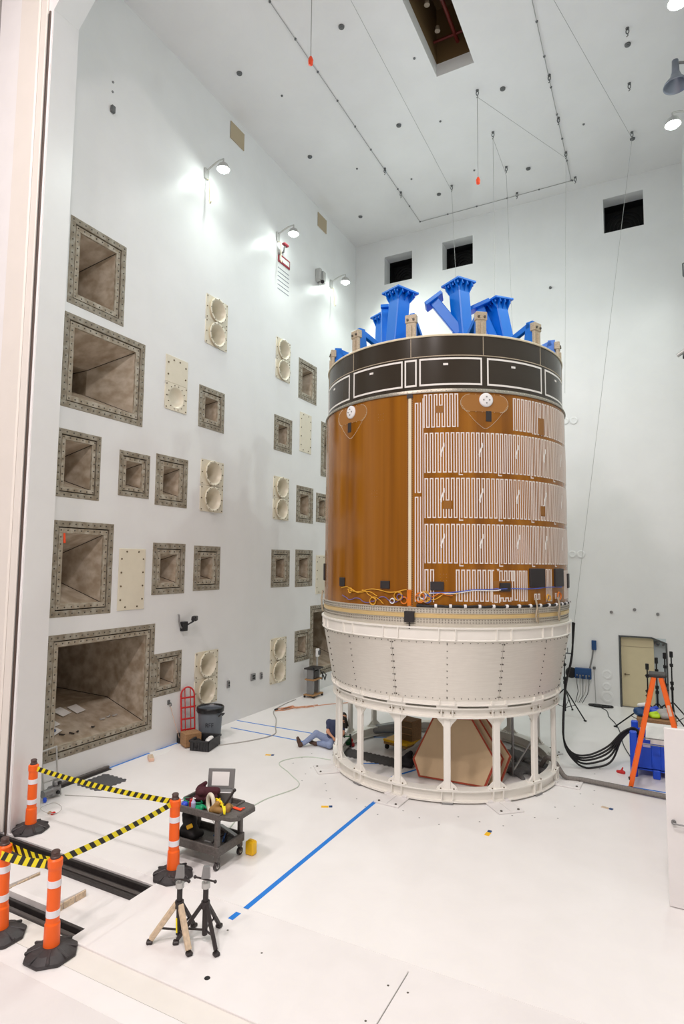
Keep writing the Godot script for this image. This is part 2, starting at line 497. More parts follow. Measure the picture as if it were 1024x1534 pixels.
func wall_lamp(at: Vector3, side: float, label: String) -> void:
	# gooseneck flood lamp: at is the middle of the glowing face, side +1 on the wall at x = 0, -1 on the wall opposite
	var wx := 0.0 if side > 0 else ROOM_W
	var t := thing("wall_lamp", label, "lamp", Vector3(wx, at.y, at.z), "flood lamps on the chamber walls")
	var off := absf(at.x - wx)
	var m := MB.new()
	m.rbox(Transform3D(Basis(), Vector3(side * 0.03, 0.05, 0)), Vector3(0.06, 0.3, 0.16), 0.01)
	part(m, "wall_bracket", M.metal_light, t)
	m = MB.new()
	var p := []
	for i in 9:
		var f := i / 8.0
		p.append(Vector3(side * (0.05 + (off - 0.05) * f), 0.12 + 0.16 * sin(PI * 0.55 * f) + 0.02, 0))
	p.append(Vector3(side * off, 0.2, 0))
	m.tube(p, 0.022, 8)
	part(m, "arm", M.metal_light, t)
	m = MB.new()
	m.lathe(Transform3D(Basis(), Vector3(side * off, 0, 0)), [Vector2(0.17, -0.0), Vector2(0.165, 0.04), Vector2(0.12, 0.14), Vector2(0.05, 0.19), Vector2(0.0, 0.2)], 20, 0, TAU, true)
	part(m, "shade", M.metal_light, t)
	m = MB.new()
	m.ball(Vector3(side * off, 0.005, 0), Vector3(0.14, 0.09, 0.14), 16, 8)
	part(m, "lamp_bulb", M.lamp_glow, t, "bright white glowing bulb")
	m = MB.new()
	m.tube([Vector3(side * 0.05, -0.1, 0), Vector3(side * 0.14, -0.16, 0.0), Vector3(side * 0.16, -0.55, 0), Vector3(side * 0.16, -0.75, 0.0), Vector3(side * 0.2, -0.84, 0.02), Vector3(side * 0.25, -0.8, 0.03)], 0.017, 6)
	part(m, "hook_strap", M.cream_strip, t)
	var l := SpotLight3D.new()
	l.name = "lamp_light"; l.position = Vector3(side * off, -0.05, 0)
	l.rotation_degrees = Vector3(-40, -90.0 * side, 0)
	l.spot_angle = 88.0; l.spot_angle_attenuation = 0.8
	l.light_color = Color(0.96, 1.0, 0.975); l.light_energy = LAMP_ENERGY; l.light_size = 0.14
	l.spot_range = 60.0; l.spot_attenuation = 2.0; l.shadow_enabled = true
	t.add_child(l)
	var g := OmniLight3D.new()   # the bare bulb below the shade
	g.name = "bulb_light"; g.position = Vector3(side * off, -0.03, 0)
	g.light_color = Color(0.96, 1.0, 0.975); g.light_energy = 0.4; g.light_size = 0.1; g.omni_range = 60.0; g.omni_attenuation = 2.0; g.shadow_enabled = true
	t.add_child(g)

func hall_lamp(at: Vector3, label: String) -> void:
	var t := thing("hall_lamp", label, "lamp", at, "high bay lamps under the hall roof")
	var m := MB.new()
	m.rbox(Transform3D(Basis(), Vector3(0, 0.1, 0)), Vector3(1.7, 0.16, 1.7), 0.03)
	part(m, "housing", M.metal_light, t)
	m = MB.new()
	m.box(Transform3D(Basis(), Vector3(0, 0.0, 0)), Vector3(1.5, 0.03, 1.5))
	part(m, "lamp_panel", M.hall_lamp_glow, t)
	var l := AreaLight3D.new()
	l.name = "lamp_light"; l.area_size = Vector2(1.5, 1.5); l.position = Vector3(0, -0.04, 0); l.rotation_degrees = Vector3(-90, 0, 0)
	l.light_color = Color(1.0, 0.955, 0.945); l.light_energy = HALL_ENERGY; l.area_range = 60.0; l.area_attenuation = 2.0; l.shadow_enabled = true
	t.add_child(l)

# ------------------------------------------------------------------ room shell
const BIG := [  # outer frame z0, z1, y0, y1, frame width, inner depth, throat share
	["h1", 11.74, 13.21, 9.66, 11.52, 0.26, 1.0, 0.42],
	["h2", 11.07, 13.24, 7.5, 9.46, 0.26, 1.0, 0.42],
	["h3", 8.12, 9.17, 7.93, 9.05, 0.27, 0.5, 0.55],
	["h4", 12.2, 13.27, 5.67, 7.05, 0.21, 0.8, 0.42],
	["h5", 10.79, 11.7, 5.85, 6.87, 0.22, 0.5, 0.5],
	["h6", 9.5, 10.6, 5.74, 6.97, 0.27, 0.5, 0.5],
	["h7", 11.77, 13.26, 3.28, 5.2, 0.25, 1.0, 0.4],
	["h8", 9.5, 10.6, 3.61, 4.84, 0.27, 0.5, 0.5],
	["h9", 8.13, 9.18, 3.65, 4.81, 0.28, 0.5, 0.55],
	["h10", 10.44, 13.24, 0.52, 2.94, 0.24, 1.1, 0.0],
	["h11", 9.51, 10.44, 1.22, 2.22, 0.22, 0.5, 0.5],
	["h12", 3.06, 4.27, 9.93, 11.32, 0.26, 0.6, 0.5],
	["h13", 4.62, 5.67, 7.92, 9.05, 0.27, 0.5, 0.55],
	["h14", 0.52, 2.69, 7.48, 9.46, 0.26, 1.0, 0.42],
	["h15", 3.19, 4.29, 5.73, 6.96, 0.27, 0.5, 0.5],
	["h16", 2.08, 2.98, 5.82, 6.85, 0.22, 0.5, 0.5],
	["h17", 4.63, 5.68, 3.62, 4.79, 0.28, 0.5, 0.55],
	["h18", 3.18, 4.29, 3.59, 4.82, 0.27, 0.5, 0.5],
	["h19", 3.29, 4.25, 1.15, 2.16, 0.22, 0.5, 0.5],
	["h20", 0.48, 3.28, 0.5, 2.92, 0.24, 1.1, 0.0]]
const HORN_LABEL := {
	"h1": "tapered metal horn opening, topmost in the column of horns beside the doorway jamb",
	"h2": "wide metal horn opening directly below the topmost horn beside the doorway jamb",
	"h3": "small grey square horn diagonally below the twin-bell plate with thick white rims",
	"h4": "medium metal horn opening between the wide horn and the tall square horn by the jamb",
	"h5": "smallest grey square horn beside the medium horn in the upper middle row",
	"h6": "grey square horn next to the twin bolted bells in the upper middle row",
	"h7": "tall square metal horn with an orange scrap at its rim above the floor-level horn",
	"h8": "grey square horn beside the blank cream cover plate in the lower middle row",
	"h9": "grey square horn above the black wall camera",
	"h10": "huge low rectangular horn at floor level with papers lying inside",
	"h11": "small grey square horn touching the huge floor-level horn with papers",
	"h12": "tall grey horn beside the highest twin-bell plate, close to the cylinder's dark upper band",
	"h13": "small grey square horn beside the narrow blank cream cover plate",
	"h14": "large grey horn mostly hidden behind the brown cylinder, upper part of the wall",
	"h15": "grey square horn beside the middle twin-bell plate next to the brown cylinder",
	"h16": "small grey horn half hidden behind the brown cylinder",
	"h17": "grey square horn with a narrow square throat, farther from the cylinder in its pair",
	"h18": "grey square horn paired with the narrow-throated one, closer to the cylinder",
	"h19": "small grey square horn above the wheeled grey instrument stand",
	"h20": "large dark floor-level horn behind the instrument stand and the metal skirt"}
const PLATES := [  # cover plates and twin bells: name, z0, z1, y0, y1, kind
	["pA", 9.63, 10.4, 8.12, 9.48, "half", "cream plate with one shallow bowl below a blank bolted half"],
	["pD", 10.83, 11.6, 3.31, 4.68, "blank", "blank cream bolted cover plate beside the tall square horn"],
	["pG", 3.39, 4.14, 8.13, 9.48, "blank", "blank cream bolted cover plate beside a small horn near the cylinder top"],
	["pI", 2.2, 2.94, 3.3, 4.65, "blank", "blank cream bolted cover plate half hidden by the brown cylinder"],
	["dB", 8.1, 9.01, 10.23, 11.6, "bell", "twin-bell cream plate highest on the wall near the doorway"],
	["dC", 8.1, 9.02, 5.72, 7.1, "bell", "twin-bell cream plate beside a grey square horn in the upper middle row"],
	["dE", 8.12, 9.02, 0.7, 2.08, "bell", "twin-bell cream plate behind the grey rubbish bin"],
	["dF", 4.83, 5.65, 10.23, 11.58, "bell", "twin-bell cream plate highest on the wall near the cylinder"],
	["dH", 4.77, 5.65, 5.73, 7.1, "bell", "twin-bell cream plate in the row of two grey horns by the cylinder"],
	["dJ", 4.76, 5.64, 0.68, 2.06, "bell", "twin-bell cream plate low on the wall by the instrument stand"]]

func cut_wall(holes: Array, a0: float, a1: float, y0: float, y1: float, at: Callable, depth: float) -> MB:
	# wall of two faces with rectangular holes (a0, a1, y0, y1); at(a, y, d) gives a point at depth d
	var m := MB.new()
	var xs := [a0, a1]
	var ys := [y0, y1]
	for h in holes:
		xs.append_array([h[0], h[1]]); ys.append_array([h[2], h[3]])
	xs.sort(); ys.sort()
	for i in xs.size() - 1:
		if xs[i + 1] - xs[i] < 1e-4: continue
		for j in ys.size() - 1:
			if ys[j + 1] - ys[j] < 1e-4: continue
			var cx: float = (xs[i] + xs[i + 1]) * 0.5
			var cy: float = (ys[j] + ys[j + 1]) * 0.5
			var inside := false
			for h in holes:
				if cx > h[0] and cx < h[1] and cy > h[2] and cy < h[3]: inside = true
			if inside: continue
			var nn: Vector3 = (at.call(0, 0, 0.0) - at.call(0, 0, 1.0)).normalized()
			for d in [0.0, depth]:
				m.quad(at.call(xs[i], ys[j], d), at.call(xs[i + 1], ys[j], d), at.call(xs[i + 1], ys[j + 1], d), at.call(xs[i], ys[j + 1], d), nn if d == 0.0 else -nn)
	for h in holes + [[a0, a1, y0, y1]]:
		var mid: Vector3 = at.call((h[0] + h[1]) * 0.5, (h[2] + h[3]) * 0.5, depth * 0.5)
		var c := [[h[0], h[2]], [h[1], h[2]], [h[1], h[3]], [h[0], h[3]]]
		var out: float = -1.0 if h[0] != a0 or h[1] != a1 else 1.0
		for k in 4:
			var p: Array = c[k]
			var q: Array = c[(k + 1) % 4]
			var pm: Vector3 = at.call((p[0] + q[0]) * 0.5, (p[1] + q[1]) * 0.5, depth * 0.5)
			m.quad(at.call(p[0], p[1], 0.0), at.call(q[0], q[1], 0.0), at.call(q[0], q[1], depth), at.call(p[0], p[1], depth), (pm - mid).normalized() * out)
	return m

func make_shell() -> void:
	var m := MB.new()
	m.bx(Vector3(-0.5, -0.4, -0.5), Vector3(ROOM_W + 0.5, 0, 14.44))
	structure(m, "floor", M.floor_paint, "white painted chamber floor")
	# ceiling with a long slot (hatch)
	structure(cut_wall([[5.72, 6.72, 6.78, 12.0]], -0.5, ROOM_W + 0.5, -0.5, 14.6, func(a, y, d): return Vector3(a, ROOM_H + d, y), 0.35), "ceiling", M.ceiling_paint, "glossy white chamber ceiling")
	var holes := []
	for h in BIG: holes.append([h[1] + 0.05, h[2] - 0.05, h[3] + 0.05, h[4] - 0.05])
	for h in PLATES:
		if h[5] != "blank": holes.append([h[1] + 0.06, h[2] - 0.06, h[3] + 0.06, h[4] - 0.06])
	structure(cut_wall(holes, -0.5, FRONT_Z, 0.0, ROOM_H, func(a, y, d): return Vector3(-d, y, a), 0.4), "wall_left", M.wall_paint, "white chamber wall holding the horns")
	# back wall: three speaker openings and the recessed doorway
	var bh := [[1.27, 2.44, 15.42, 16.56], [3.66, 4.83, 15.48, 16.58], [9.28, 10.48, 15.5, 16.7], [9.42, 10.7, 0.0, 2.18]]
	structure(cut_wall(bh, -0.5, ROOM_W + 0.5, 0.0, ROOM_H, func(a, y, d): return Vector3(a, y, -d), 0.55), "wall_back", M.wall_paint, "white chamber wall with speaker openings")
	# right wall with the doorway of the white leaf
	structure(cut_wall([[11.85, 12.85, 0.0, 2.3]], -0.5, FRONT_Z, 0.0, ROOM_H, func(a, y, d): return Vector3(ROOM_W + d, y, a), 0.4), "wall_right", M.wall_paint, "white chamber wall facing the horns")
	m = MB.new()
	m.bx(Vector3(ROOM_W + 0.4, 0, 11.7), Vector3(ROOM_W + 0.5, 2.5, 13.0))
	structure(m, "wall_passage", M.wall_paint)
	# doorway wall: two piers with splayed reveals, header and chamfered upper corners
	m = MB.new()
	var top := ROOM_H + 0.3
	var inner_y := 14.75
	var outer_y := 14.38
	for side in 2:
		var X := func(x: float) -> float: return x if side == 0 else 12.25 - x
		var P := func(x: float, y: float, z: float) -> Vector3: return Vector3(X.call(x), y, z)
		m.hexa([P.call(-0.5, -0.02, FRONT_Z), P.call(JAMB_IN, -0.02, FRONT_Z), P.call(JAMB_X, -0.02, OUT_Z), P.call(-0.5, -0.02, OUT_Z), P.call(-0.5, top, FRONT_Z), P.call(JAMB_IN, top, FRONT_Z), P.call(JAMB_X, top, OUT_Z), P.call(-0.5, top, OUT_Z)])
		var hy := 16.3
		m.hexa([P.call(JAMB_IN, inner_y, FRONT_Z), P.call(JAMB_IN + hy - inner_y, hy, FRONT_Z), P.call(JAMB_X + hy - outer_y, hy, OUT_Z), P.call(JAMB_X, outer_y, OUT_Z), P.call(JAMB_IN, hy + 0.02, FRONT_Z), P.call(JAMB_IN + hy - inner_y, hy + 0.02, FRONT_Z), P.call(JAMB_X + hy - outer_y, hy + 0.02, OUT_Z), P.call(JAMB_X, hy + 0.02, OUT_Z)])
	m.bx(Vector3(JAMB_IN, 16.3, FRONT_Z), Vector3(12.25 - JAMB_IN, top, OUT_Z))
	structure(m, "wall_front", M.jamb_paint, "white wall with the tall chamfered doorway")
	# dark seal along the doorway edge and cream steel trim on the hall side
	m = MB.new()
	m.rbx(Vector3(JAMB_X - 0.1, -0.1, OUT_Z), Vector3(JAMB_X - 0.055, 14.36, OUT_Z + 0.035), 0.012)
	structure(m, "trim_1", M.seal_brown, "dark seal along the doorway edge")
	m = MB.new()
	m.bx(Vector3(JAMB_X - 0.14, -0.1, OUT_Z), Vector3(JAMB_X - 0.1, 14.34, OUT_Z + 0.012))
	structure(m, "trim_2", M.frame_dark)
	m = MB.new()
	m.rbx(Vector3(JAMB_X - 0.055, -0.02, OUT_Z), Vector3(JAMB_X - 0.01, 14.38, OUT_Z + 0.02), 0.008)
	structure(m, "trim_3", M.jamb_paint)
	m = MB.new()
	m.rbx(Vector3(0.78, 0.0, OUT_Z), Vector3(JAMB_X - 0.142, 16.6, OUT_Z + 0.04), 0.012)
	m.rbx(Vector3(0.2, 0.0, OUT_Z), Vector3(0.765, 16.6, OUT_Z + 0.055), 0.025)
	structure(m, "trim_4", M.cream_paint, "cream door frame moulding")
	# hall floor: lip, trench with two rails, floor beyond
	m = MB.new()
	m.bx(Vector3(-6, -0.4, 14.44), Vector3(18, -0.004, 14.6))
	structure(m, "floor_lip", M.plate_white)
	m = MB.new()
	m.bx(Vector3(-6, -0.5, 14.6), Vector3(18, -0.12, 15.93))
	structure(m, "floor_trench", M.floor_cream)
	for r in [[14.615, 14.93, "rail_1"], [15.69, 15.92, "rail_2"]]:
		m = MB.new()
		m.bx(Vector3(-6, -0.12, r[0]), Vector3(18, -0.1, r[1]))
		var o := structure(m, "trim_" + r[2], M.rail_dark, "dark steel floor rail channel")
		m = MB.new()
		m.rbx(Vector3(-6, -0.1, r[0]), Vector3(18, -0.015, r[0] + 0.045), 0.006)
		m.rbx(Vector3(-6, -0.1, r[1] - 0.05), Vector3(18, -0.02, r[1]), 0.006)
		part(m, "rail_side", M.rail_dark, o)
		m = MB.new()
		m.rbx(Vector3(-6, -0.1, (r[0] + r[1]) * 0.5 - 0.03), Vector3(18, -0.05, (r[0] + r[1]) * 0.5 + 0.03), 0.01)
		part(m, "rail_bar", M.rail_steel, o)
	m = MB.new()
	m.bx(Vector3(-6, -0.12, 14.93), Vector3(18, -0.07, 15.69))
	structure(m, "floor_bed", M.plate_white)
	m = MB.new()
	m.bx(Vector3(-6, -0.4, 15.93), Vector3(18, 0.0, 16.27))
	structure(m, "floor_band", M.floor_cream)
	m = MB.new()
	m.bx(Vector3(-6, -0.4, 16.275), Vector3(18, 0.0, 16.56))
	structure(m, "floor_strip", M.plate_white)
	m = MB.new()
	m.bx(Vector3(-6, -0.4, 16.56), Vector3(18, -0.002, 36))
	structure(m, "floor_hall", M.floor_grey)
	m = MB.new()
	m.bx(Vector3(-6, -0.4, 16.27), Vector3(18, -0.01, 16.275))
	structure(m, "floor_joint", M.frame_dark)
	# hall shell behind the camera
	for w in [["wall_hall_left", Vector3(-6.4, -0.4, OUT_Z), Vector3(-6, 19.3, 36.4)], ["wall_hall_right", Vector3(18, -0.4, OUT_Z), Vector3(18.4, 19.3, 36.4)], ["wall_hall_rear", Vector3(-6.4, -0.4, 36), Vector3(18.4, 19.3, 36.4)]]:
		m = MB.new()
		m.bx(w[1], w[2])
		structure(m, w[0], M.hall_paint)
	m = MB.new()
	m.bx(Vector3(-6.4, 19.0, OUT_Z), Vector3(18.4, 19.4, 36.4))
	structure(m, "ceiling_hall", M.hall_paint)
	m = MB.new()
	m.bx(Vector3(-6.4, -0.4, FRONT_Z + 0.05), Vector3(-0.5, 19.4, OUT_Z))
	m.bx(Vector3(ROOM_W + 0.5, -0.4, FRONT_Z + 0.05), Vector3(18.4, 19.4, OUT_Z))
	m.bx(Vector3(-0.5, ROOM_H + 0.3, FRONT_Z + 0.05), Vector3(ROOM_W + 0.5, 19.4, OUT_Z))
	structure(m, "wall_hall_front", M.hall_paint)
	# slot above the ceiling hatch
	m = MB.new()
	m.bx(Vector3(5.5, ROOM_H + 0.35, 6.5), Vector3(5.72, ROOM_H + 2.0, 12.3)); m.bx(Vector3(6.72, ROOM_H + 0.35, 6.5), Vector3(6.95, ROOM_H + 2.0, 12.3))
	m.bx(Vector3(5.5, ROOM_H + 0.35, 6.5), Vector3(6.95, ROOM_H + 2.0, 6.78)); m.bx(Vector3(5.5, ROOM_H + 0.35, 12.0), Vector3(6.95, ROOM_H + 2.0, 12.3))
	m.bx(Vector3(5.5, ROOM_H + 1.9, 6.5), Vector3(6.95, ROOM_H + 2.0, 12.3))
	structure(m, "ceiling_slot", M.hatch_brown, "brown lining above the ceiling slot")
	m = MB.new()
	m.cyl(Vector3(6.3, ROOM_H + 0.75, 6.8), Vector3(6.3, ROOM_H + 0.75, 12), 0.05, 0.05, 10)
	m.cyl(Vector3(5.73, ROOM_H + 0.75, 7.05), Vector3(6.71, ROOM_H + 0.75, 7.05), 0.035, 0.035, 10)
	solid(m, "sprinkler_pipe", M.pipe_red, "dark red pipe running above the ceiling slot", "pipe")
	for z in [7.4, 8.2, 9.2]:
		m = MB.new()
		m.cyl(Vector3(5.95, ROOM_H + 0.8, z), Vector3(5.95, ROOM_H + 0.68, z), 0.05, 0.07, 10)
		solid(m, "slot_fixture", M.clamp_tan, "small round fixture beside the red pipe in ceiling slot", "fixture", "round fixtures in the ceiling slot")
	# back wall openings: loudspeakers deep inside
	var k := 0
	for h in bh.slice(0, 3):
		m = MB.new()
		var z0 := -0.55
		var c := Vector3((h[0] + h[1]) * 0.5, (h[2] + h[3]) * 0.5 - 0.1, z0)
		var t := thing("speaker_box", ["black loudspeaker in the wall opening near the corner with the horn wall", "black loudspeaker in the wall opening above the blue fixture", "black loudspeaker in the wall opening above the tan door"][k], "loudspeaker", Vector3(c.x, h[2], z0 - 0.5), "loudspeakers high in the back wall")
		k += 1
		var w: float = h[1] - h[0]
		var hh: float = h[3] - h[2]
		m.bx(Vector3(-w * 0.6, -0.1, 0.0), Vector3(w * 0.6, hh + 0.1, 0.06)); m.bx(Vector3(-w * 0.6, -0.1, 0.06), Vector3(-w * 0.5, hh + 0.1, 0.5)); m.bx(Vector3(w * 0.5, -0.1, 0.06), Vector3(w * 0.6, hh + 0.1, 0.5)); m.bx(Vector3(-w * 0.6, hh, 0.06), Vector3(w * 0.6, hh + 0.1, 0.5)); m.bx(Vector3(-w * 0.6, -0.1, 0.06), Vector3(w * 0.6, 0.0, 0.5))
		part(m, "cabinet", M.void_black, t)
		m = MB.new()
		for r in [0.5, 0.4, 0.3, 0.2]:
			m.lathe(Transform3D(Basis(Vector3.RIGHT, PI * 0.5), Vector3(0, hh * 0.45, 0.08)), [Vector2(r * w, 0.0), Vector2(r * w, 0.03), Vector2(r * w - 0.025, 0.03), Vector2(r * w - 0.025, 0.0)], 32)
		part(m, "cone_rings", M.rubber_black, t)
	# ledge joints on the floor
	m = MB.new()
	m.bx(Vector3(1.3, -0.001, 13.9), Vector3(4.2, 0.0012, 13.906))
	structure(m, "trim_floor_joint", M.floor_grey)

func make_door() -> void:
	# recess and tan door in the back wall, frame with a slanted upper corner
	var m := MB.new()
	m.bx(Vector3(9.425, 0, -0.36), Vector3(10.695, 2.175, -0.3))  # shallow pale panel in place of the lit passage
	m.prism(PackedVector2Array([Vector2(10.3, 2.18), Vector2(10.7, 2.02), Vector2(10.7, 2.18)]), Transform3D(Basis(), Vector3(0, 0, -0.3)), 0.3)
	structure(m, "wall_recess", M.lit_passage_tone, "pale recess lining, its colour imitating the lit passage")
	m = MB.new()
	m.bx(Vector3(9.3, -0.4, -0.66), Vector3(10.82, 0, -0.5))
	structure(m, "floor_recess", M.floor_paint)
	m = MB.new()
	m.rbx(Vector3(9.38, 0, -0.03), Vector3(9.43, 2.2, 0.03), 0.006); m.rbx(Vector3(10.68, 0, -0.03), Vector3(10.73, 2.05, 0.03), 0.006)
	m.rbx(Vector3(9.38, 2.16, -0.03), Vector3(10.32, 2.21, 0.03), 0.006); m.bar(Vector3(10.3, 2.185, 0), Vector3(10.71, 2.03, 0), 0.05, 0.05)
	structure(m, "trim_door", M.frame_dark, "dark frame with a slanted corner around the tan door")
	m = MB.new()
	m.rbx(Vector3(9.44, 0.01, -0.16), Vector3(10.36, 2.16, -0.1), 0.005)
	var d := structure(m, "door_1", M.door_tan, "tan door in the far wall")
	m = MB.new()
	m.rbx(Vector3(9.44, 1.86, -0.102), Vector3(10.36, 1.875, -0.092), 0.002)
	part(m, "top_seam", M.tan_plate, d)
	m = MB.new()
	m.cyl(Vector3(9.54, 1.0, -0.1), Vector3(9.54, 1.0, -0.04), 0.03, 0.025, 12); m.bar(Vector3(9.54, 1.0, -0.05), Vector3(9.67, 1.0, -0.05), 0.018, 0.018, 0.004)
	part(m, "handle", M.brass_bolt, d)
	m = MB.new()
	m.lathe(Transform3D(Basis(Vector3.RIGHT, PI * 0.5), Vector3(10.46, 1.98, -0.3)), [Vector2(0.07, 0), Vector2(0.07, 0.08), Vector2(0.04, 0.08), Vector2(0.04, 0)], 16)
	m.cyl(Vector3(10.62, 1.95, -0.3), Vector3(10.62, 1.95, -0.24), 0.03, 0.03, 10)
	solid(m, "wall_light", M.metal_grey, "small round grey fitting inside the door recess", "fitting")
	# white leaf of the side doorway, swung open into the chamber
	m = MB.new()
	m.rbx(Vector3(10.5, 0.008, 11.73), Vector3(ROOM_W - 0.02, 2.27, 11.79), 0.006)
	d = structure(m, "door_2", M.plate_white, "white door leaf standing open with a lever handle")
	m = MB.new()
	m.cyl(Vector3(10.58, 1.08, 11.79), Vector3(10.58, 1.08, 11.815), 0.03, 0.03, 14); m.cyl(Vector3(10.58, 1.08, 11.81), Vector3(10.58, 1.08, 11.85), 0.012, 0.012, 8); m.tube([Vector3(10.57, 1.08, 11.85), Vector3(10.65, 1.075, 11.85), Vector3(10.74, 1.075, 11.848)], 0.011, 8)
	part(m, "handle", M.metal_grey, d)
	for y in [0.25, 1.1, 2.0]:
		m = MB.new()
		m.cyl(Vector3(ROOM_W - 0.015, y - 0.06, 11.8), Vector3(ROOM_W - 0.015, y + 0.06, 11.8), 0.012, 0.012, 8)
		part(m, "hinge", M.metal_grey, d)

func ring_rect(m: MB, z0: float, z1: float, y0: float, y1: float, w: float, x0: float, x1: float) -> void:
	for q in [[z0, z1, y0, y0 + w], [z0, z1, y1 - w, y1], [z0, z0 + w, y0 + w, y1 - w], [z1 - w, z1, y0 + w, y1 - w]]:
		m.rbx(Vector3(x0, q[2], q[0]), Vector3(x1, q[3], q[1]), 0.006)

func make_horns() -> void:
	for h in BIG:
		var z0: float = h[1]
		var z1: float = h[2]
		var y0: float = h[3]
		var y1: float = h[4]
		var w: float = h[5]
		var t := thing("acoustic_horn", HORN_LABEL[h[0]], "horn", Vector3(0, y0, (z0 + z1) * 0.5), "rectangular acoustic horns set in the chamber wall")
		var a := (z1 - z0) * 0.5
		var hy := y1 - y0
		var m := MB.new()
		ring_rect(m, -a, a, 0, hy, w * 0.5, -0.06, 0.012)
		part(m, "outer_frame", M.horn_frame_dark, t)
		m = MB.new()
		var g := w * 0.5 + 0.022
		ring_rect(m, -a + g, a - g, g, hy - g, w - g, -0.07, -0.006)
		part(m, "inner_frame", M.horn_frame, t)
		m = MB.new()
		ring_rect(m, -a + w * 0.5 - 0.01, a - w * 0.5 + 0.01, w * 0.5 - 0.01, hy - w * 0.5 + 0.01, 0.045, -0.09, -0.045)
		part(m, "joint", M.horn_joint, t)
		m = MB.new()
		var sp := 0.14
		for q in [[w * 0.25, 0.012], [w * 0.76, -0.006]]:
			var ww = (a - q[0]) * 2.0
			var hh: float = hy - q[0] * 2.0
			var nz := int(ww / sp)
			var nyy := int(hh / sp)
			for i in nz + 1:
				for yy in [q[0], hy - q[0]]: m.cyl(Vector3(q[1], yy, -ww * 0.5 + ww * i / nz), Vector3(q[1] + 0.012, yy, -ww * 0.5 + ww * i / nz), 0.016, 0.013, 6)
			for i in range(1, nyy):
				for zz in [-ww * 0.5, ww * 0.5]: m.cyl(Vector3(q[1], q[0] + hh * i / nyy, zz), Vector3(q[1] + 0.012, q[0] + hh * i / nyy, zz), 0.016, 0.013, 6)
		part(m, "frame_bolts", M.bolt, t, "", true)
		# tapered throat: sections of [x, z0, z1, y0, y1]
		var i0 := -a + w
		var i1 := a - w
		var j0 := w
		var j1 := hy - w
		var secs := [[-0.05, i0, i1, j0, j1]]
		if h[7] == 0.0:
			secs.append([-1.15, i0 + 0.06, i1 - 0.2, j0 + 0.42, j1 - 0.2]); secs.append([-3.3, i0 + 0.3, i1 - 0.4, j0 + 0.55, j1 - 0.4]); secs.append([-4.2, i0 + 0.5, i1 - 0.6, j0 + 0.6, j1 - 0.45])
		else:
			var s: float = h[7]
			var mz := 0.0
			var my := hy * 0.5
			var rz := (i1 - i0) * 0.5 * s
			var ry := (j1 - j0) * 0.5 * s
			secs.append([-h[6] - 0.05, mz - rz, mz + rz, my - ry, my + ry]); secs.append([-h[6] * 1.9, mz - rz * 0.92, mz + rz * 0.92, my - ry * 0.92, my + ry * 0.92])
		for side in 4:
			m = MB.new()
			for i in secs.size() - 1:
				var s0: Array = secs[i]
				var s1: Array = secs[i + 1]
				var c0 := [Vector3(s0[0], s0[3], s0[1]), Vector3(s0[0], s0[3], s0[2]), Vector3(s0[0], s0[4], s0[2]), Vector3(s0[0], s0[4], s0[1])]
				var c1 := [Vector3(s1[0], s1[3], s1[1]), Vector3(s1[0], s1[3], s1[2]), Vector3(s1[0], s1[4], s1[2]), Vector3(s1[0], s1[4], s1[1])]
				var nx := (side + 1) % 4
				var out: Vector3 = ((c0[side] + c0[nx]) * 0.5 - (c0[(side + 2) % 4] + c0[(side + 3) % 4]) * 0.5).normalized() * 0.012
				m.hexa([c0[side], c0[nx], c1[nx], c1[side], c0[side] + out, c0[nx] + out, c1[nx] + out, c1[side] + out])
			part(m, "horn_panel", M.horn_metal, t)
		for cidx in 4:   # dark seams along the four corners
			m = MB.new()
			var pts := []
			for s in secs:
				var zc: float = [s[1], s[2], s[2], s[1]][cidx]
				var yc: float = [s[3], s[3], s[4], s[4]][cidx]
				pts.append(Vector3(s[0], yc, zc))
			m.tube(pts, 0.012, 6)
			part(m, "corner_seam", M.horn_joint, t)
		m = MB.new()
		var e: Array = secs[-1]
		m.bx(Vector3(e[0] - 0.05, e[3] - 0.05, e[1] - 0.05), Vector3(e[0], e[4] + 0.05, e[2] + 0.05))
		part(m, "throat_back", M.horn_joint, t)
		if h[0] == "h7":
			m = MB.new()
			m.rbox(Transform3D(Basis(Vector3.RIGHT, 0.1), Vector3(-0.02, hy - w - 0.1, a - w - 0.03)), Vector3(0.03, 0.2, 0.05), 0.008)
			part(m, "orange_scrap", M.tag_orange, t, "faded orange scrap hanging at the rim")
	# papers and clutter inside the floor-level horn; its first section's floor rises from y=0.76 to 1.18 over 1.1 m
	var slope := atan2(0.42, 1.1)
	var ps := [[-0.98, 12.1, 0.25, 0.0, M.paper_white], [-0.96, 11.74, 0.15, 0.0, M.paper_white], [-0.5, 12.68, 0.35, slope, M.paper_white], [-0.72, 12.56, 0.2, slope, M.paper_white]]
	var lb := ["creased white sheet deep inside the floor-level horn, farther from its seam wall", "creased white sheet deep inside the floor-level horn, closer to its seam wall", "printed leaflet with a dark picture at the edge of the floor-level horn", "pink-white leaflet behind the printed leaflet in the floor-level horn"]
	for i in 4:
		var p: Array = ps[i]
		var y: float = 0.765 + 0.382 * -p[0] + 0.006 if p[0] > -1.15 else 1.19 + 0.06 * (-p[0] - 1.15) + 0.006
		var xf := Transform3D(Basis(Vector3(0, 0, 1), -slope if p[0] > -1.15 else -0.06) * Basis(Vector3.UP, p[2]), Vector3(p[0], y, p[1]))
		var t := thing("paper_sheet", lb[i], "paper")
		t.transform = xf
		var m := MB.new()
		m.box(Transform3D(Basis(), Vector3(0, 0.001, 0)), Vector3(0.3, 0.003, 0.26))
		part(m, "sheet", p[4], t)
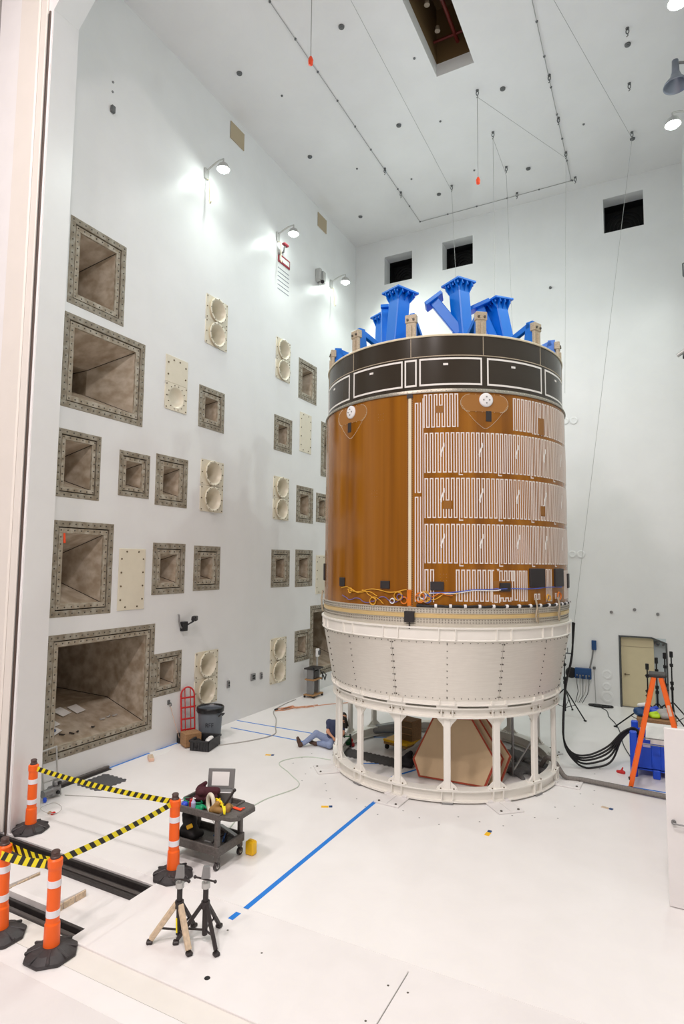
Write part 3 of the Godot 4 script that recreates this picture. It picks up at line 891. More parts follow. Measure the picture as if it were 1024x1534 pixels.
		if i == 2:
			m = MB.new()
			m.prism(PackedVector2Array([Vector2(-0.1, -0.05), Vector2(0.0, -0.08), Vector2(0.1, -0.03), Vector2(0.06, 0.06), Vector2(-0.06, 0.07)]), Transform3D(Basis(Vector3.RIGHT, -PI * 0.5), Vector3(0, 0.003, 0)), 0.002)
			part(m, "print", M.paper_print, t)
	# scraps strewn along the fold of that horn's floor
	var rng := RandomNumberGenerator.new()
	rng.seed = 4
	for i in 7:
		var z: float = [12.61, 12.41, 12.26, 11.88, 11.5, 11.3, 11.15][i]
		var x: float = -[0.27, 0.23, 0.24, 0.25, 0.4, 0.43, 0.42][i] - rng.randf() * 0.02
		var m := MB.new()
		m.nets([[Vector3(-0.03, 0.012, -0.03), Vector3(0.03, 0.01, 0.02), 0.018, 0.012], [Vector3(0, 0.012, 0), Vector3(0.02, 0.02, 0.05), 0.014, 0.01]], 0.008, 0.01)
		var o := solid(m, "putty_scrap", M.horn_joint if i < 4 else M.cord_grey, "small crumpled scrap on the sloping floor of the big horn", "scrap", "scraps inside the floor-level horn")
		o.position = Vector3(x, 0.765 + 0.382 * -x, z); o.rotation = Vector3(0, rng.randf() * 6.0, -slope)

func holed_plate(m: MB, zc: float, yc: float, hw: float, hh: float, r: float, x0: float, x1: float) -> void:
	# rectangular plate with a round hole, facing +x
	var seg := 32
	var P := func(i: int) -> Vector2:
		var t := TAU * i / seg
		var d := Vector2(cos(t), sin(t))
		var k: float = minf(hw / maxf(absf(d.x), 1e-6), hh / maxf(absf(d.y), 1e-6))
		return d * k
	for i in seg:
		var a: Vector2 = P.call(i)
		var b: Vector2 = P.call(i + 1)
		var ca := Vector2(cos(TAU * i / seg), sin(TAU * i / seg)) * r
		var cb := Vector2(cos(TAU * (i + 1) / seg), sin(TAU * (i + 1) / seg)) * r
		m.quad(Vector3(x1, yc + ca.y, zc + ca.x), Vector3(x1, yc + cb.y, zc + cb.x), Vector3(x1, yc + b.y, zc + b.x), Vector3(x1, yc + a.y, zc + a.x), Vector3.RIGHT)
		var nn := Vector3(0, (a + b).y, (a + b).x).normalized()
		m.quad(Vector3(x1, yc + a.y, zc + a.x), Vector3(x1, yc + b.y, zc + b.x), Vector3(x0, yc + b.y, zc + b.x), Vector3(x0, yc + a.y, zc + a.x), nn)
	for s in [Vector2(1, 1), Vector2(-1, 1), Vector2(1, -1), Vector2(-1, -1)]:   # corners cut off by the polygon
		var c: Vector2 = s * Vector2(hw, hh)
		var best := Vector2.ZERO
		var i0 := 0
		for i in seg:
			var a: Vector2 = P.call(i)
			var b: Vector2 = P.call(i + 1)
			if absf(absf(a.x) - hw) < 1e-4 and absf(absf(b.y) - hh) < 1e-4 and a.x * s.x > 0 and b.y * s.y > 0 or absf(absf(b.x) - hw) < 1e-4 and absf(absf(a.y) - hh) < 1e-4 and b.x * s.x > 0 and a.y * s.y > 0:
				m.tri(Vector3(x1, yc + a.y, zc + a.x), Vector3(x1, yc + b.y, zc + b.x), Vector3(x1, yc + c.y, zc + c.x), Vector3.RIGHT, Vector3.RIGHT, Vector3.RIGHT)

func make_plates() -> void:
	for h in PLATES:
		var a: float = (h[2] - h[1]) * 0.5
		var hy: float = h[4] - h[3]
		var t := thing("twin_bell_plate" if h[5] == "bell" else "cover_plate", h[6], "horn plate" if h[5] == "bell" else "cover plate", Vector3(0, h[3], (h[1] + h[2]) * 0.5), "twin-bell horn plates on the chamber wall" if h[5] == "bell" else "cream cover plates on the chamber wall")
		var m := MB.new()
		var bolts := MB.new()
		if h[5] == "blank":
			m.rbx(Vector3(0, 0, -a), Vector3(0.02, hy, a), 0.006)
			part(m, "plate", M.bell_cream, t)
			for q in [[-0.28, 0.07], [0.28, 0.07]]: pass
			for i in 4:
				for s in [-1.0, 1.0]: bolts.cyl(Vector3(0.02, hy * (0.17 + 0.22 * i), s * (a - 0.07)), Vector3(0.032, hy * (0.17 + 0.22 * i), s * (a - 0.07)), 0.022, 0.018, 8)
			for yy in [0.07, hy - 0.07]:
				for s in [-0.45, 0.45]: bolts.cyl(Vector3(0.02, yy, s * a), Vector3(0.032, yy, s * a), 0.022, 0.018, 8)
			part(bolts, "plate_bolts", M.brass_bolt, t, "", true)
			continue
		for k in 2:
			var yc := hy * (0.25 + 0.5 * k)
			var hh := hy * 0.25 - 0.003
			m = MB.new()
			var blank_half: bool = h[5] == "half" and k == 1
			if blank_half:
				m.rbx(Vector3(0, yc - hh, -a), Vector3(0.02, yc + hh, a), 0.005)
				part(m, "plate", M.bell_cream, t)
				for s in [Vector2(-1, -0.6), Vector2(-1, 0.6), Vector2(1, -0.6), Vector2(1, 0.6), Vector2(-0.3, 1), Vector2(0.4, 1)]: bolts.cyl(Vector3(0.02, yc + s.y * (hh - 0.09), s.x * (a - 0.08)), Vector3(0.034, yc + s.y * (hh - 0.09), s.x * (a - 0.08)), 0.024, 0.02, 8)
				continue
			var r := 0.3 if h[5] == "bell" else 0.26
			holed_plate(m, 0, yc, a, hh, r - 0.01, -0.01, 0.02)
			part(m, "plate", M.bell_cream, t)
			var xf := Transform3D(Basis(Vector3(0, 0, 1), -PI * 0.5), Vector3(0, yc, 0))   # lathe axis +y turned to +x
			m = MB.new()
			if h[5] == "bell":
				m.lathe(xf, [Vector2(0.05, -0.62), Vector2(0.075, -0.5), Vector2(0.12, -0.32), Vector2(0.18, -0.15), Vector2(0.24, -0.02), Vector2(0.275, 0.05), Vector2(0.285, 0.075), Vector2(0.3, 0.085), Vector2(0.335, 0.083), Vector2(0.34, 0.07), Vector2(0.33, 0.06), Vector2(0.3, 0.05), Vector2(0.295, 0.0)], 36, 0, TAU, true)
				part(m, "bell", M.bell_cream, t)
				m = MB.new()
				m.cyl(Vector3(-0.64, yc, 0), Vector3(-0.6, yc, 0), 0.06, 0.06, 12)
				part(m, "throat", M.horn_joint, t)
				for i in 12: bolts.cyl(Vector3(0.08, yc + 0.315 * sin(TAU * i / 12), 0.315 * cos(TAU * i / 12)), Vector3(0.093, yc + 0.315 * sin(TAU * i / 12), 0.315 * cos(TAU * i / 12)), 0.016, 0.013, 6)
			else:
				m.lathe(xf, [Vector2(0.0, -0.09), Vector2(0.1, -0.08), Vector2(0.18, -0.05), Vector2(0.235, 0.0), Vector2(0.25, 0.022), Vector2(0.27, 0.022)], 32, 0, TAU, true)
				part(m, "bowl", M.bell_cream, t)
				for i in 14: bolts.cyl(Vector3(0.02, yc + 0.3 * sin(TAU * i / 14), 0.3 * cos(TAU * i / 14)), Vector3(0.034, yc + 0.3 * sin(TAU * i / 14), 0.3 * cos(TAU * i / 14)), 0.015, 0.012, 6)
			for s in [Vector2(-1, -1), Vector2(-1, 1), Vector2(1, -1), Vector2(1, 1), Vector2(-1, 0), Vector2(1, 0)]: bolts.cyl(Vector3(0.02, yc + s.y * (hh - 0.05), s.x * (a - 0.045)), Vector3(0.034, yc + s.y * (hh - 0.05), s.x * (a - 0.045)), 0.018, 0.015, 6)
		part(bolts, "plate_bolts", M.brass_bolt, t, "", true)

# ------------------------------------------------------------------ cylinder, skirt, ring stand, blue fixture
func pol(deg: float, r: float, y: float) -> Vector3:
	return Vector3(sin(deg_to_rad(deg)) * r, y, cos(deg_to_rad(deg)) * r)

func tangent_basis(deg: float) -> Basis:   # x along the circumference, z outwards
	return Basis(Vector3.UP, deg_to_rad(deg))

func make_stand() -> void:
	var t := thing("ring_stand", "white ring stand on sixteen columns carrying the metal skirt", "stand", AXIS)
	var m := MB.new()
	var full := Transform3D()
	# I-section base ring and upper ring
	m.lathe(full, [Vector2(2.26, 0.03), Vector2(2.48, 0.03), Vector2(2.48, 0.055), Vector2(2.41, 0.06), Vector2(2.41, 0.215), Vector2(2.48, 0.22), Vector2(2.48, 0.245), Vector2(2.26, 0.245), Vector2(2.26, 0.22), Vector2(2.33, 0.215), Vector2(2.33, 0.06), Vector2(2.26, 0.055), Vector2(2.26, 0.03)], 96)
	part(m, "base_ring", M.flange_white, t)
	m = MB.new()
	m.lathe(full, [Vector2(2.28, 1.545), Vector2(2.5, 1.545), Vector2(2.5, 1.57), Vector2(2.44, 1.575), Vector2(2.44, 1.705), Vector2(2.5, 1.71), Vector2(2.5, 1.735), Vector2(2.28, 1.735), Vector2(2.28, 1.71), Vector2(2.36, 1.705), Vector2(2.36, 1.575), Vector2(2.28, 1.57), Vector2(2.28, 1.545)], 96)
	part(m, "upper_ring", M.flange_white, t)
	for i in 16:
		var d := -2.7 + 22.5 * i
		var bs := tangent_basis(d)
		m = MB.new()
		# square column with flared head and foot gussets, stiffeners on the rings
		m.rbox(Transform3D(bs, pol(d, 2.4, 0.895)), Vector3(0.13, 1.32, 0.085), 0.012)
		for s in [-1.0, 1.0]:
			m.prism(PackedVector2Array([Vector2(0.06 * s, 1.55), Vector2(0.2 * s, 1.55), Vector2(0.16 * s, 1.49), Vector2(0.1 * s, 1.43), Vector2(0.06 * s, 1.36)]), Transform3D(bs, pol(d, 2.39, 0)), 0.03)
			m.prism(PackedVector2Array([Vector2(0.06 * s, 0.24), Vector2(0.2 * s, 0.24), Vector2(0.19 * s, 0.28), Vector2(0.06 * s, 0.39)]), Transform3D(bs, pol(d, 2.39, 0)), 0.03)
			for y in [[0.055, 0.22], [1.57, 1.71]]:
				m.rbox(Transform3D(bs, pol(d, 2.44, (y[0] + y[1]) * 0.5) + bs.x * 0.1 * s), Vector3(0.018, y[1] - y[0], 0.08), 0.003)
		m.rbox(Transform3D(bs, pol(d, 2.4, 0.255)), Vector3(0.36, 0.02, 0.16), 0.004)
		var c := part(m, "column", M.flange_white, t)
		m = MB.new()
		for s in [-1.0, 1.0]:
			for q in [[0.12, 0.265, 2.455], [0.07, 1.64, 2.445], [0.14, 1.64, 2.445], [0.1, 1.735, 2.47]]:
				var p: Vector3 = pol(d, q[2], q[1]) + bs.x * q[0] * s
				m.cyl(p, p + (bs.z if q[1] == 1.64 else Vector3.UP) * 0.018, 0.014, 0.012, 6)
		part(m, "column_bolts", M.brass_bolt, c, "", true)
		if i % 2 == 0:
			m = MB.new()
			m.rbox(Transform3D(bs, pol(d, 2.62, 0.016)), Vector3(0.5, 0.028, 0.62), 0.006)
			m.rbox(Transform3D(bs, pol(d, 2.68, 0.035)), Vector3(0.03, 0.012, 0.48), 0.003)
			for s in [-1.0, 1.0]: m.rbox(Transform3D(bs, pol(d, 2.45, 0.04) + bs.x * 0.17 * s), Vector3(0.1, 0.04, 0.1), 0.006)
			var f := part(m, "foot_plate", M.plate_white, t)
			for s in [-1.0, 1.0]:
				m = MB.new()
				m.cyl(pol(d, 2.86, 0.03) + bs.x * 0.17 * s, pol(d, 2.86, 0.045) + bs.x * 0.17 * s, 0.024, 0.02, 8)
				part(m, "anchor_bolt", M.bolt, f)
		else:
			m = MB.new()
			m.rbox(Transform3D(bs, pol(d, 2.42, 0.016)), Vector3(0.2, 0.03, 0.16), 0.004)
			part(m, "shim_pad", M.metal_grey, t)

func make_skirt() -> void:
	var t := thing("metal_skirt", "brushed metal conical skirt between the ring stand and the brown cylinder", "skirt", AXIS)
	var full := Transform3D()
	var m := MB.new()
	m.lathe(full, [Vector2(2.3, 1.78), Vector2(2.53, 1.78), Vector2(2.53, 1.8), Vector2(2.5, 1.805), Vector2(2.5, 1.86), Vector2(2.51, 1.875), Vector2(2.4, 1.875), Vector2(2.3, 1.78)], 96)
	part(m, "lower_flange", M.flange_white, t)
	m = MB.new()
	m.lathe(full, [Vector2(2.6, 2.99), Vector2(2.735, 2.99), Vector2(2.755, 3.0), Vector2(2.735, 3.02), Vector2(2.735, 3.2), Vector2(2.77, 3.215), Vector2(2.77, 3.245), Vector2(2.6, 3.245), Vector2(2.6, 2.99)], 96)
	part(m, "upper_flange", M.flange_white, t)
	for i in 16:
		var d0 := -2.7 + 22.5 * i
		for s in [-3.2, 3.2]:
			m = MB.new()
			m.arc(2.49, 2.545, 1.805, 1.875, d0 + s - 0.25, d0 + s + 0.25, 1)
			m.arc(2.72, 2.768, 3.02, 3.215, d0 + s - 0.2, d0 + s + 0.2, 1)
			part(m, "stiffener", M.flange_white, t)
		m = MB.new()   # packer between the stand's ring and the flange
		m.arc(2.3, 2.5, 1.735, 1.78, d0 - 4.5, d0 + 4.5, 4)
		part(m, "packer", M.flange_white, t)
	for i in 8:
		var d0 := -2.7 + 45.0 * i
		m = MB.new()
		m.lathe(full, [Vector2(2.49, 1.875), Vector2(2.505, 1.875), Vector2(2.715, 2.99), Vector2(2.70, 2.99), Vector2(2.49, 1.875)], 14, deg_to_rad(d0 + 0.06), deg_to_rad(d0 + 44.94), false, true)
		part(m, "panel", M.brushed_metal, t)
		m = MB.new()
		for k in 9:
			for q in [[d0 + 0.45, 0.014], [d0 - 0.45 + 45.0, 0.01], [d0 + 22.5, 0.011]]:
				var f: float = (k + 0.5) / 9.0
				var r: float = lerpf(2.505, 2.715, f)
				m.cyl(pol(q[0], r, lerpf(1.875, 2.99, f)), pol(q[0], r + 0.012, lerpf(1.875, 2.99, f)), q[1], q[1], 6)
		for k in 15:
			var d := d0 + 3.0 * (k + 0.5)
			m.cyl(pol(d, 2.512, 1.915), pol(d, 2.522, 1.915), 0.009, 0.009, 6); m.cyl(pol(d, 2.705, 2.955), pol(d, 2.717, 2.955), 0.009, 0.009, 6)
		part(m, "panel_rivets", M.bolt, t, "", true)

func serpentine(m: MB, R: float, d0: float, d1: float, y0: float, y1: float, pitch: float, gaps := []) -> void:
	# foil track folded up and down between two angles; gaps are windows [d0, d1, y0, y1] left free
	var w := 0.021 / R * 180.0 / PI * 0.5
	var nn := maxi(2, int(round((d1 - d0) / pitch)))
	var st := (d1 - d0) / nn
	for i in nn + 1:
		var d := d0 + st * i
		var spans := [[y0, y1]]
		for g in gaps:
			if d > g[0] and d < g[1]: spans = [[y0, g[2]], [g[3], y1]]
		for s in spans:
			if s[1] - s[0] > 0.02: m.arc(R, R + 0.004, s[0], s[1], d - w, d + w)
		if i < nn:
			var yy := y1 - 0.022 if i % 2 == 0 else y0
			m.arc(R, R + 0.004, yy, yy + 0.022, d + w, d + st - w)
		for g in gaps:
			if d > g[0] and d + st < g[1] and i % 2 == 0: m.arc(R, R + 0.004, g[3], g[3] + 0.018, d, d + st)

func make_cylinder() -> void:
	var t := thing("test_cylinder", "tall brown composite cylinder with white heater tracks and a dark upper band", "cylinder", AXIS)
	var full := Transform3D()
	var R := 2.71
	var m := MB.new()
	m.lathe(full, [Vector2(R - 0.02, 3.58), Vector2(R, 3.58), Vector2(R, 7.68), Vector2(R - 0.02, 7.68), Vector2(R - 0.02, 3.58)], 144)
	part(m, "brown_wall", M.laminate_brown, t, "glossy amber-brown laminate wall")
	m = MB.new()
	m.lathe(full, [Vector2(2.6, 7.74), Vector2(2.672, 7.745), Vector2(2.672, 8.8), Vector2(2.6, 8.8), Vector2(2.6, 7.74)], 144)
	part(m, "black_band", M.laminate_black, t, "dark glossy upper band")
	m = MB.new()
	m.lathe(full, [Vector2(2.5, 8.8), Vector2(2.69, 8.8), Vector2(2.695, 8.825), Vector2(2.68, 8.84), Vector2(2.5, 8.84), Vector2(2.5, 8.8)], 144)
	part(m, "top_rim", M.cream_strip, t)
	m = MB.new()
	m.lathe(full, [Vector2(2.6, 7.68), Vector2(2.735, 7.68), Vector2(2.735, 7.7), Vector2(2.715, 7.705), Vector2(2.7, 7.755), Vector2(2.665, 7.76), Vector2(2.6, 7.68)], 144)
	part(m, "splice_ring", M.ring_silver, t)
	m = MB.new()
	for i in 180: m.cyl(pol(i * 2.0, 2.71, 7.725), pol(i * 2.0, 2.722, 7.728), 0.009, 0.009, 6)
	part(m, "splice_rivets", M.ring_grey, t, "", true)
	# lower end ring: pale bands, gold strip, rows of fasteners
	m = MB.new()
	m.lathe(full, [Vector2(2.6, 3.245), Vector2(2.72, 3.245), Vector2(2.725, 3.28), Vector2(2.695, 3.3), Vector2(2.7, 3.4), Vector2(2.715, 3.41), Vector2(2.715, 3.47), Vector2(2.7, 3.475), Vector2(2.72, 3.5), Vector2(2.72, 3.58), Vector2(2.735, 3.585), Vector2(2.735, 3.6), Vector2(2.6, 3.6), Vector2(2.6, 3.245)], 144)
	part(m, "end_ring", M.ring_grey, t)
	m = MB.new()
	m.lathe(full, [Vector2(2.7, 3.405), Vector2(2.722, 3.41), Vector2(2.722, 3.475), Vector2(2.7, 3.48)], 144)
	part(m, "gold_strip", M.ring_gold, t)
	m = MB.new()
	for i in 300:
		for y in [3.33, 3.375, 3.52, 3.56]: m.box(Transform3D(tangent_basis(i * 1.2), pol(i * 1.2, 2.703 if y < 3.4 else 2.724, y)), Vector3(0.022, 0.016, 0.012))
	part(m, "ring_fasteners", M.ring_silver, t, "", true)
	# cream splice strip and its rivets
	for d in [5.2, 125.0, 245.0]:
		m = MB.new()
		m.arc(R, R + 0.014, 3.6, 7.62, d - 0.6, d + 0.6, 2)
		part(m, "splice_strip", M.cream_strip, t)
		m = MB.new()
		m.arc(R, R + 0.006, 3.6, 7.66, d - 1.25, d - 0.62, 1); m.arc(R, R + 0.006, 3.6, 7.66, d + 0.62, d + 1.25, 1)
		part(m, "strip_edge", M.laminate_light, t)
		m = MB.new()
		for i in 100:
			for s in [-0.95, 0.95]: m.box(Transform3D(tangent_basis(d + s), pol(d + s, R + 0.008, 3.65 + i * 0.04)), Vector3(0.014, 0.014, 0.008))
		part(m, "strip_rivets", M.laminate_black, t, "", true)
		m = MB.new()
		m.arc(R, R + 0.03, 7.6, 7.67, d - 1.2, d + 1.2, 2)
		part(m, "strip_cap", M.box_dark, t)
	# heater tracks
	var pitch := 1.04
	var rows := [[6.13, 6.9], [5.27, 6.03], [4.42, 5.16]]
	var cuts := [11.0, 25.4, 41.6, 57.6, 73.6, 89.6, 105.6]
	for r in rows.size():
		for k in cuts.size() - 1:
			m = MB.new()
			var gaps := []
			if r == 1 and k == 0: gaps.append([18.4, 22.0, 5.44, 5.6])
			if r == 1 and k == 3: gaps.append([62.0, 65.6, 5.36, 5.56])
			serpentine(m, R, cuts[k] + 0.35, cuts[k + 1] - 0.5, rows[r][0], rows[r][1], pitch, gaps)
			m.arc(R, R + 0.004, rows[r][0] - 0.05, rows[r][0], cuts[k + 1] - 0.75, cuts[k + 1] - 0.4); m.arc(R, R + 0.004, rows[r][0] - 0.05, rows[r][0] - 0.03, cuts[k + 1] - 0.75, cuts[k + 1] + 0.9)
			var h := part(m, "heater_track", M.heater_tape, t)
			m = MB.new()
			var c: float = (cuts[k] + cuts[k + 1]) * 0.5
			var y: float = (rows[r][0] + rows[r][1]) * 0.5 + 0.05
			m.box(Transform3D(tangent_basis(c) * Basis(Vector3(0, 0, 1), -0.35), pol(c, R + 0.007, y)), Vector3(0.028, 0.2, 0.006))
			m.box(Transform3D(tangent_basis(c), pol(c - 0.5, R + 0.008, y - 0.09)), Vector3(0.03, 0.09, 0.006)); m.box(Transform3D(tangent_basis(c), pol(c + 0.55, R + 0.008, y + 0.09)), Vector3(0.03, 0.09, 0.006))
			part(m, "lead_tab", M.white_tape, h)
	for q in [[11.0, 24.4, 7.0, 7.65, [[15.2, 19.0, 7.28, 7.42]]], [48.3, 57.4, 6.98, 7.62, []], [58.4, 72.0, 6.96, 7.62, [[62.2, 65.5, 6.97, 7.3]]], [73.0, 90.0, 6.96, 7.62, []]]:
		m = MB.new()
		serpentine(m, R, q[0], q[1], q[2], q[3], pitch, q[4])
		part(m, "heater_track", M.heater_tape, t)
	for q in [[11.3, 14.6, 3.7, 4.31, []], [23.5, 37.2, 3.72, 4.31, []], [37.8, 40.8, 3.7, 4.31, [[37.9, 41, 3.85, 4.31]]], [41.3, 45.8, 3.72, 3.8, []], [41.0, 47.3, 4.1, 4.3, []], [46.6, 49.0, 3.74, 4.3, []], [50.0, 53.8, 3.72, 4.3, []], [58.0, 61.0, 3.74, 3.86, []], [65.4, 69.4, 3.7, 4.33, []], [72.5, 77.0, 3.74, 3.86, []], [83.0, 96.0, 3.72, 4.3, []]]:
		m = MB.new()
		serpentine(m, R, q[0], q[1], q[2], q[3], pitch, q[4])
		part(m, "heater_track", M.heater_tape, t)
	# long tracks beside the cream strip
	m = MB.new()
	serpentine(m, R, 7.4, 9.5, 5.75, 7.5, 1.05); serpentine(m, R, 7.4, 9.5, 3.7, 5.68, 1.05)
	m.arc(R, R + 0.004, 3.7, 7.58, 10.35, 10.63)
	part(m, "heater_track", M.heater_tape, t, "long straight heater track beside the cream strip")
	# bare patches and dark sensor boxes
	for q in [[17.1, 7.35, 0.16, 0.14], [20.2, 5.52, 0.15, 0.15], [63.8, 5.46, 0.14, 0.18], [64.0, 7.14, 0.16, 0.34], [39.4, 4.0, 0.12, 0.2]]:
		m = MB.new()
		m.rbox(Transform3D(tangent_basis(q[0]), pol(q[0], R, q[1])), Vector3(q[2], q[3], 0.018), 0.003)
		part(m, "bare_patch", M.laminate_patch, t)
	for q in [[-5.5, 4.0, 0.2, 0.15], [16.0, 4.0, 0.25, 0.16], [43.2, 3.99, 0.22, 0.16], [59.5, 4.16, 0.42, 0.36], [76.0, 4.16, 0.42, 0.36], [92.0, 4.08, 0.3, 0.3], [-58.0, 4.2, 0.3, 0.38], [-30.5, 4.02, 0.18, 0.18]]:
		m = MB.new()
		m.rbox(Transform3D(tangent_basis(q[0]), pol(q[0], R + 0.005, q[1])), Vector3(q[2], q[3], 0.05), 0.008)
		part(m, "sensor_box", M.box_dark, t)
	m = MB.new()
	m.rbox(Transform3D(tangent_basis(5.2), pol(5.2, R + 0.05, 3.42)), Vector3(0.19, 0.21, 0.05), 0.008); m.box(Transform3D(tangent_basis(5.2), pol(5.2, R + 0.045, 3.26)), Vector3(0.02, 0.12, 0.02))
	part(m, "junction_box", M.box_dark, t, "black box hanging below the cream strip")
	# access windows: stadium plate, tapering outline, round glass disc, dark label
	for d in [-25.3, 35.6]:
		m = MB.new()
		var seg := 14
		var top: Array = []
		var hw := 10.0
		for side in [1.0, -1.0]:
			for i in seg / 2 + 1:
				var a := -PI * 0.5 + PI * i / (seg / 2)
				top.append(Vector2(side * (hw - 3.6 + 3.6 * cos(a)), 7.47 + 0.165 * sin(a) * side))
		var fine: Array = []
		for i in top.size():
			for k in 5: fine.append(top[i].lerp(top[(i + 1) % top.size()], k / 5.0))
		top = fine
		for i in top.size():   # fan in angle/height space so that it hugs the wall
			var p: Vector2 = top[i]
			var q: Vector2 = top[(i + 1) % top.size()]
			var steps := 4
			for k in steps:
				var f0 := float(k) / steps
				var f1 := float(k + 1) / steps
				var c := Vector2(0, 7.47)
				var w := [c.lerp(p, f0), c.lerp(p, f1), c.lerp(q, f1), c.lerp(q, f0)]
				var g := []
				for e in w: g.append(pol(d + e.x, R + 0.006, e.y))
				var nn := pol(d, 1, 0)
				m.quad(g[0], g[1], g[2], g[3], nn)
		part(m, "window_plate", M.laminate_light, t)
		m = MB.new()
		for i in top.size():
			var p: Vector2 = top[i]
			m.ball(pol(d + p.x * 1.01, R + 0.006, 7.47 + (p.y - 7.47) * 1.02), Vector3.ONE * 0.006, 6, 4)
		for s in [-1.0, 1.0]:
			for i in 22:
				var f := i / 21.0
				m.ball(pol(d + s * lerpf(9.8, 0.3, f), R + 0.004, 6.98 + 0.46 * pow(1.0 - f, 1.35)), Vector3.ONE * 0.007, 6, 4)
		part(m, "window_rivets", M.cream_strip, t, "", true)
		m = MB.new()
		var xf := Transform3D(tangent_basis(d) * Basis(Vector3.RIGHT, PI * 0.5), pol(d + 0.3, R, 7.53))
		m.lathe(xf, [Vector2(0.135, 0.0), Vector2(0.135, 0.025), Vector2(0.115, 0.035), Vector2(0.08, 0.04), Vector2(0.0, 0.045)], 28, 0, TAU, true)
		var disc := part(m, "round_disc", M.clear_lilac if false else M.wire_white, t)
		m = MB.new()
		for k in 4: m.cyl(pol(d + 0.3 + [0.0, 1.2, 0.0, -1.2][k], R + 0.035, 7.53 + [0.06, 0.0, -0.06, 0.0][k]), pol(d + 0.3 + [0.0, 1.2, 0.0, -1.2][k], R + 0.055, 7.53 + [0.06, 0.0, -0.06, 0.0][k]), 0.014, 0.012, 8)
		part(m, "disc_studs", M.metal_grey, disc)
		m = MB.new()
		var off := 1.4 if d > 0 else -0.9
		m.rbox(Transform3D(tangent_basis(d + off), pol(d + off, R + 0.004, 7.22)), Vector3(0.11, 0.2, 0.014), 0.003)
		part(m, "dark_label", M.box_dark, t)
	for q in [[-11.0, 5.78], [-8.0, 7.3], [18.5, 4.16]]:   # small dotted crosses on the bare wall
		m = MB.new()
		for i in 3:
			for j in 3:
				if i != 1 or j != 1: m.ball(pol(q[0] + (i - 1) * 1.2, R, q[1] + (j - 1) * 0.06), Vector3.ONE * 0.008, 6, 4)
		part(m, "rivet_cluster", M.laminate_light, t, "", true)
	# tape frames, seams and small marks on the dark band
	for q in [[-85.0, -59.0], [-54.5, -27.5], [-24.6, 1.7], [2.6, 7.8], [8.9, 34.7], [36.9, 66.0], [68.6, 94.0]]:
		m = MB.new()
		var rr := 2.672
		var seg := 12
		var ya := 7.83
		var yb := 8.37
		m.arc(rr, rr + 0.005, ya, ya + 0.035, q[0], q[1], seg); m.arc(rr, rr + 0.005, yb - 0.035, yb, q[0], q[1], seg); m.arc(rr, rr + 0.005, ya + 0.035, yb - 0.035, q[0], q[0] + 0.62); m.arc(rr, rr + 0.005, ya + 0.035, yb - 0.035, q[1] - 0.62, q[1])
		part(m, "tape_frame", M.white_tape, t)
		if q[1] - q[0] > 10:
			m = MB.new()
			var c: float = lerpf(q[0], q[1], 0.42)
			m.arc(rr, rr + 0.005, 8.22, 8.26, c - 1.0, c + 1.0, 2)
			part(m, "white_mark", M.white_tape, t)
	for i in 12:
		m = MB.new()
		m.arc(2.672, 2.678, 8.42, 8.8, 5.3 + 30.0 * i - 0.12, 5.3 + 30.0 * i + 0.12)
		part(m, "band_seam", M.clamp_tan, t)
	m = MB.new()
	m.arc(2.672, 2.677, 8.405, 8.42, 0, 360, 120)
	part(m, "band_line", M.clamp_tan, t)
	# black cable with white connectors along the foot of the wall
	m = MB.new()
	var pts := []
	for i in 90: pts.append(pol(8.0 + i, R + 0.03, 3.63 + 0.006 * sin(i * 0.9)))
	m.tube(pts, 0.026, 6)
	var cb := part(m, "foot_cable", M.cable_black, t, "black cable strung along the foot of the brown wall")
	for i in 15:
		m = MB.new()
		var d := 15.5 + i * 5.6
		m.cyl(pol(d - 0.5, R + 0.035, 3.635), pol(d + 0.5, R + 0.035, 3.635), 0.034, 0.034, 8)
		part(m, "white_connector", M.wire_white, cb)
	# loose wiring
	var rng := RandomNumberGenerator.new()
	rng.seed = 12
	var runs := [["yellow_lead", "wire_yellow", -31.0, -9.0, 3.92, 3.80, 0.03], ["yellow_lead", "wire_yellow", -26.0, 4.0, 3.86, 3.9, 0.03], ["yellow_lead", "wire_yellow", -17.0, -6.0, 3.88, 3.66, 0.02], ["violet_lead", "wire_violet", -30.0, -12.0, 3.72, 3.66, 0.03], ["violet_lead", "wire_violet", -12.0, 5.0, 3.72, 3.72, 0.05],
		["orange_lead", "wire_orange", 8.0, 22.0, 3.78, 3.86, 0.03], ["yellow_lead", "wire_yellow", 9.0, 24.0, 3.7, 3.9, 0.03], ["blue_lead", "wire_blue", 13.0, 40.0, 3.86, 3.97, 0.008], ["blue_lead", "wire_blue", 40.0, 78.0, 3.95, 3.98, 0.008], ["white_lead", "wire_white", 12.0, 41.0, 3.84, 3.95, 0.015]]
	for w in runs:
		m = MB.new()
		pts = []
		var ph := rng.randf() * 6.0
		for i in 40:
			var f := i / 39.0
			pts.append(pol(lerpf(w[2], w[3], f), R + 0.02 + 0.012 * sin(i * 0.7), lerpf(w[4], w[5], f) + w[6] * sin(f * 11.0 + ph)))
		m.tube(pts, 0.009, 5)
		part(m, w[0], M[w[1]], t)
	for q in [[-24.0, 3.86, 0.06, "wire_yellow"], [-11.0, 3.68, 0.09, "wire_yellow"], [0.5, 3.8, 0.1, "wire_yellow"], [1.2, 3.78, 0.07, "wire_violet"], [3.0, 3.72, 0.08, "wire_orange"], [9.5, 3.78, 0.11, "wire_orange"], [11.5, 3.8, 0.12, "wire_yellow"], [12.3, 3.76, 0.09, "wire_blue"], [10.6, 3.82, 0.08, "wire_white"], [-2.0, 3.7, 0.06, "wire_white"], [66.0, 3.78, 0.07, "wire_yellow"], [75.0, 3.8, 0.09, "wire_orange"]]:
		m = MB.new()
		pts = []
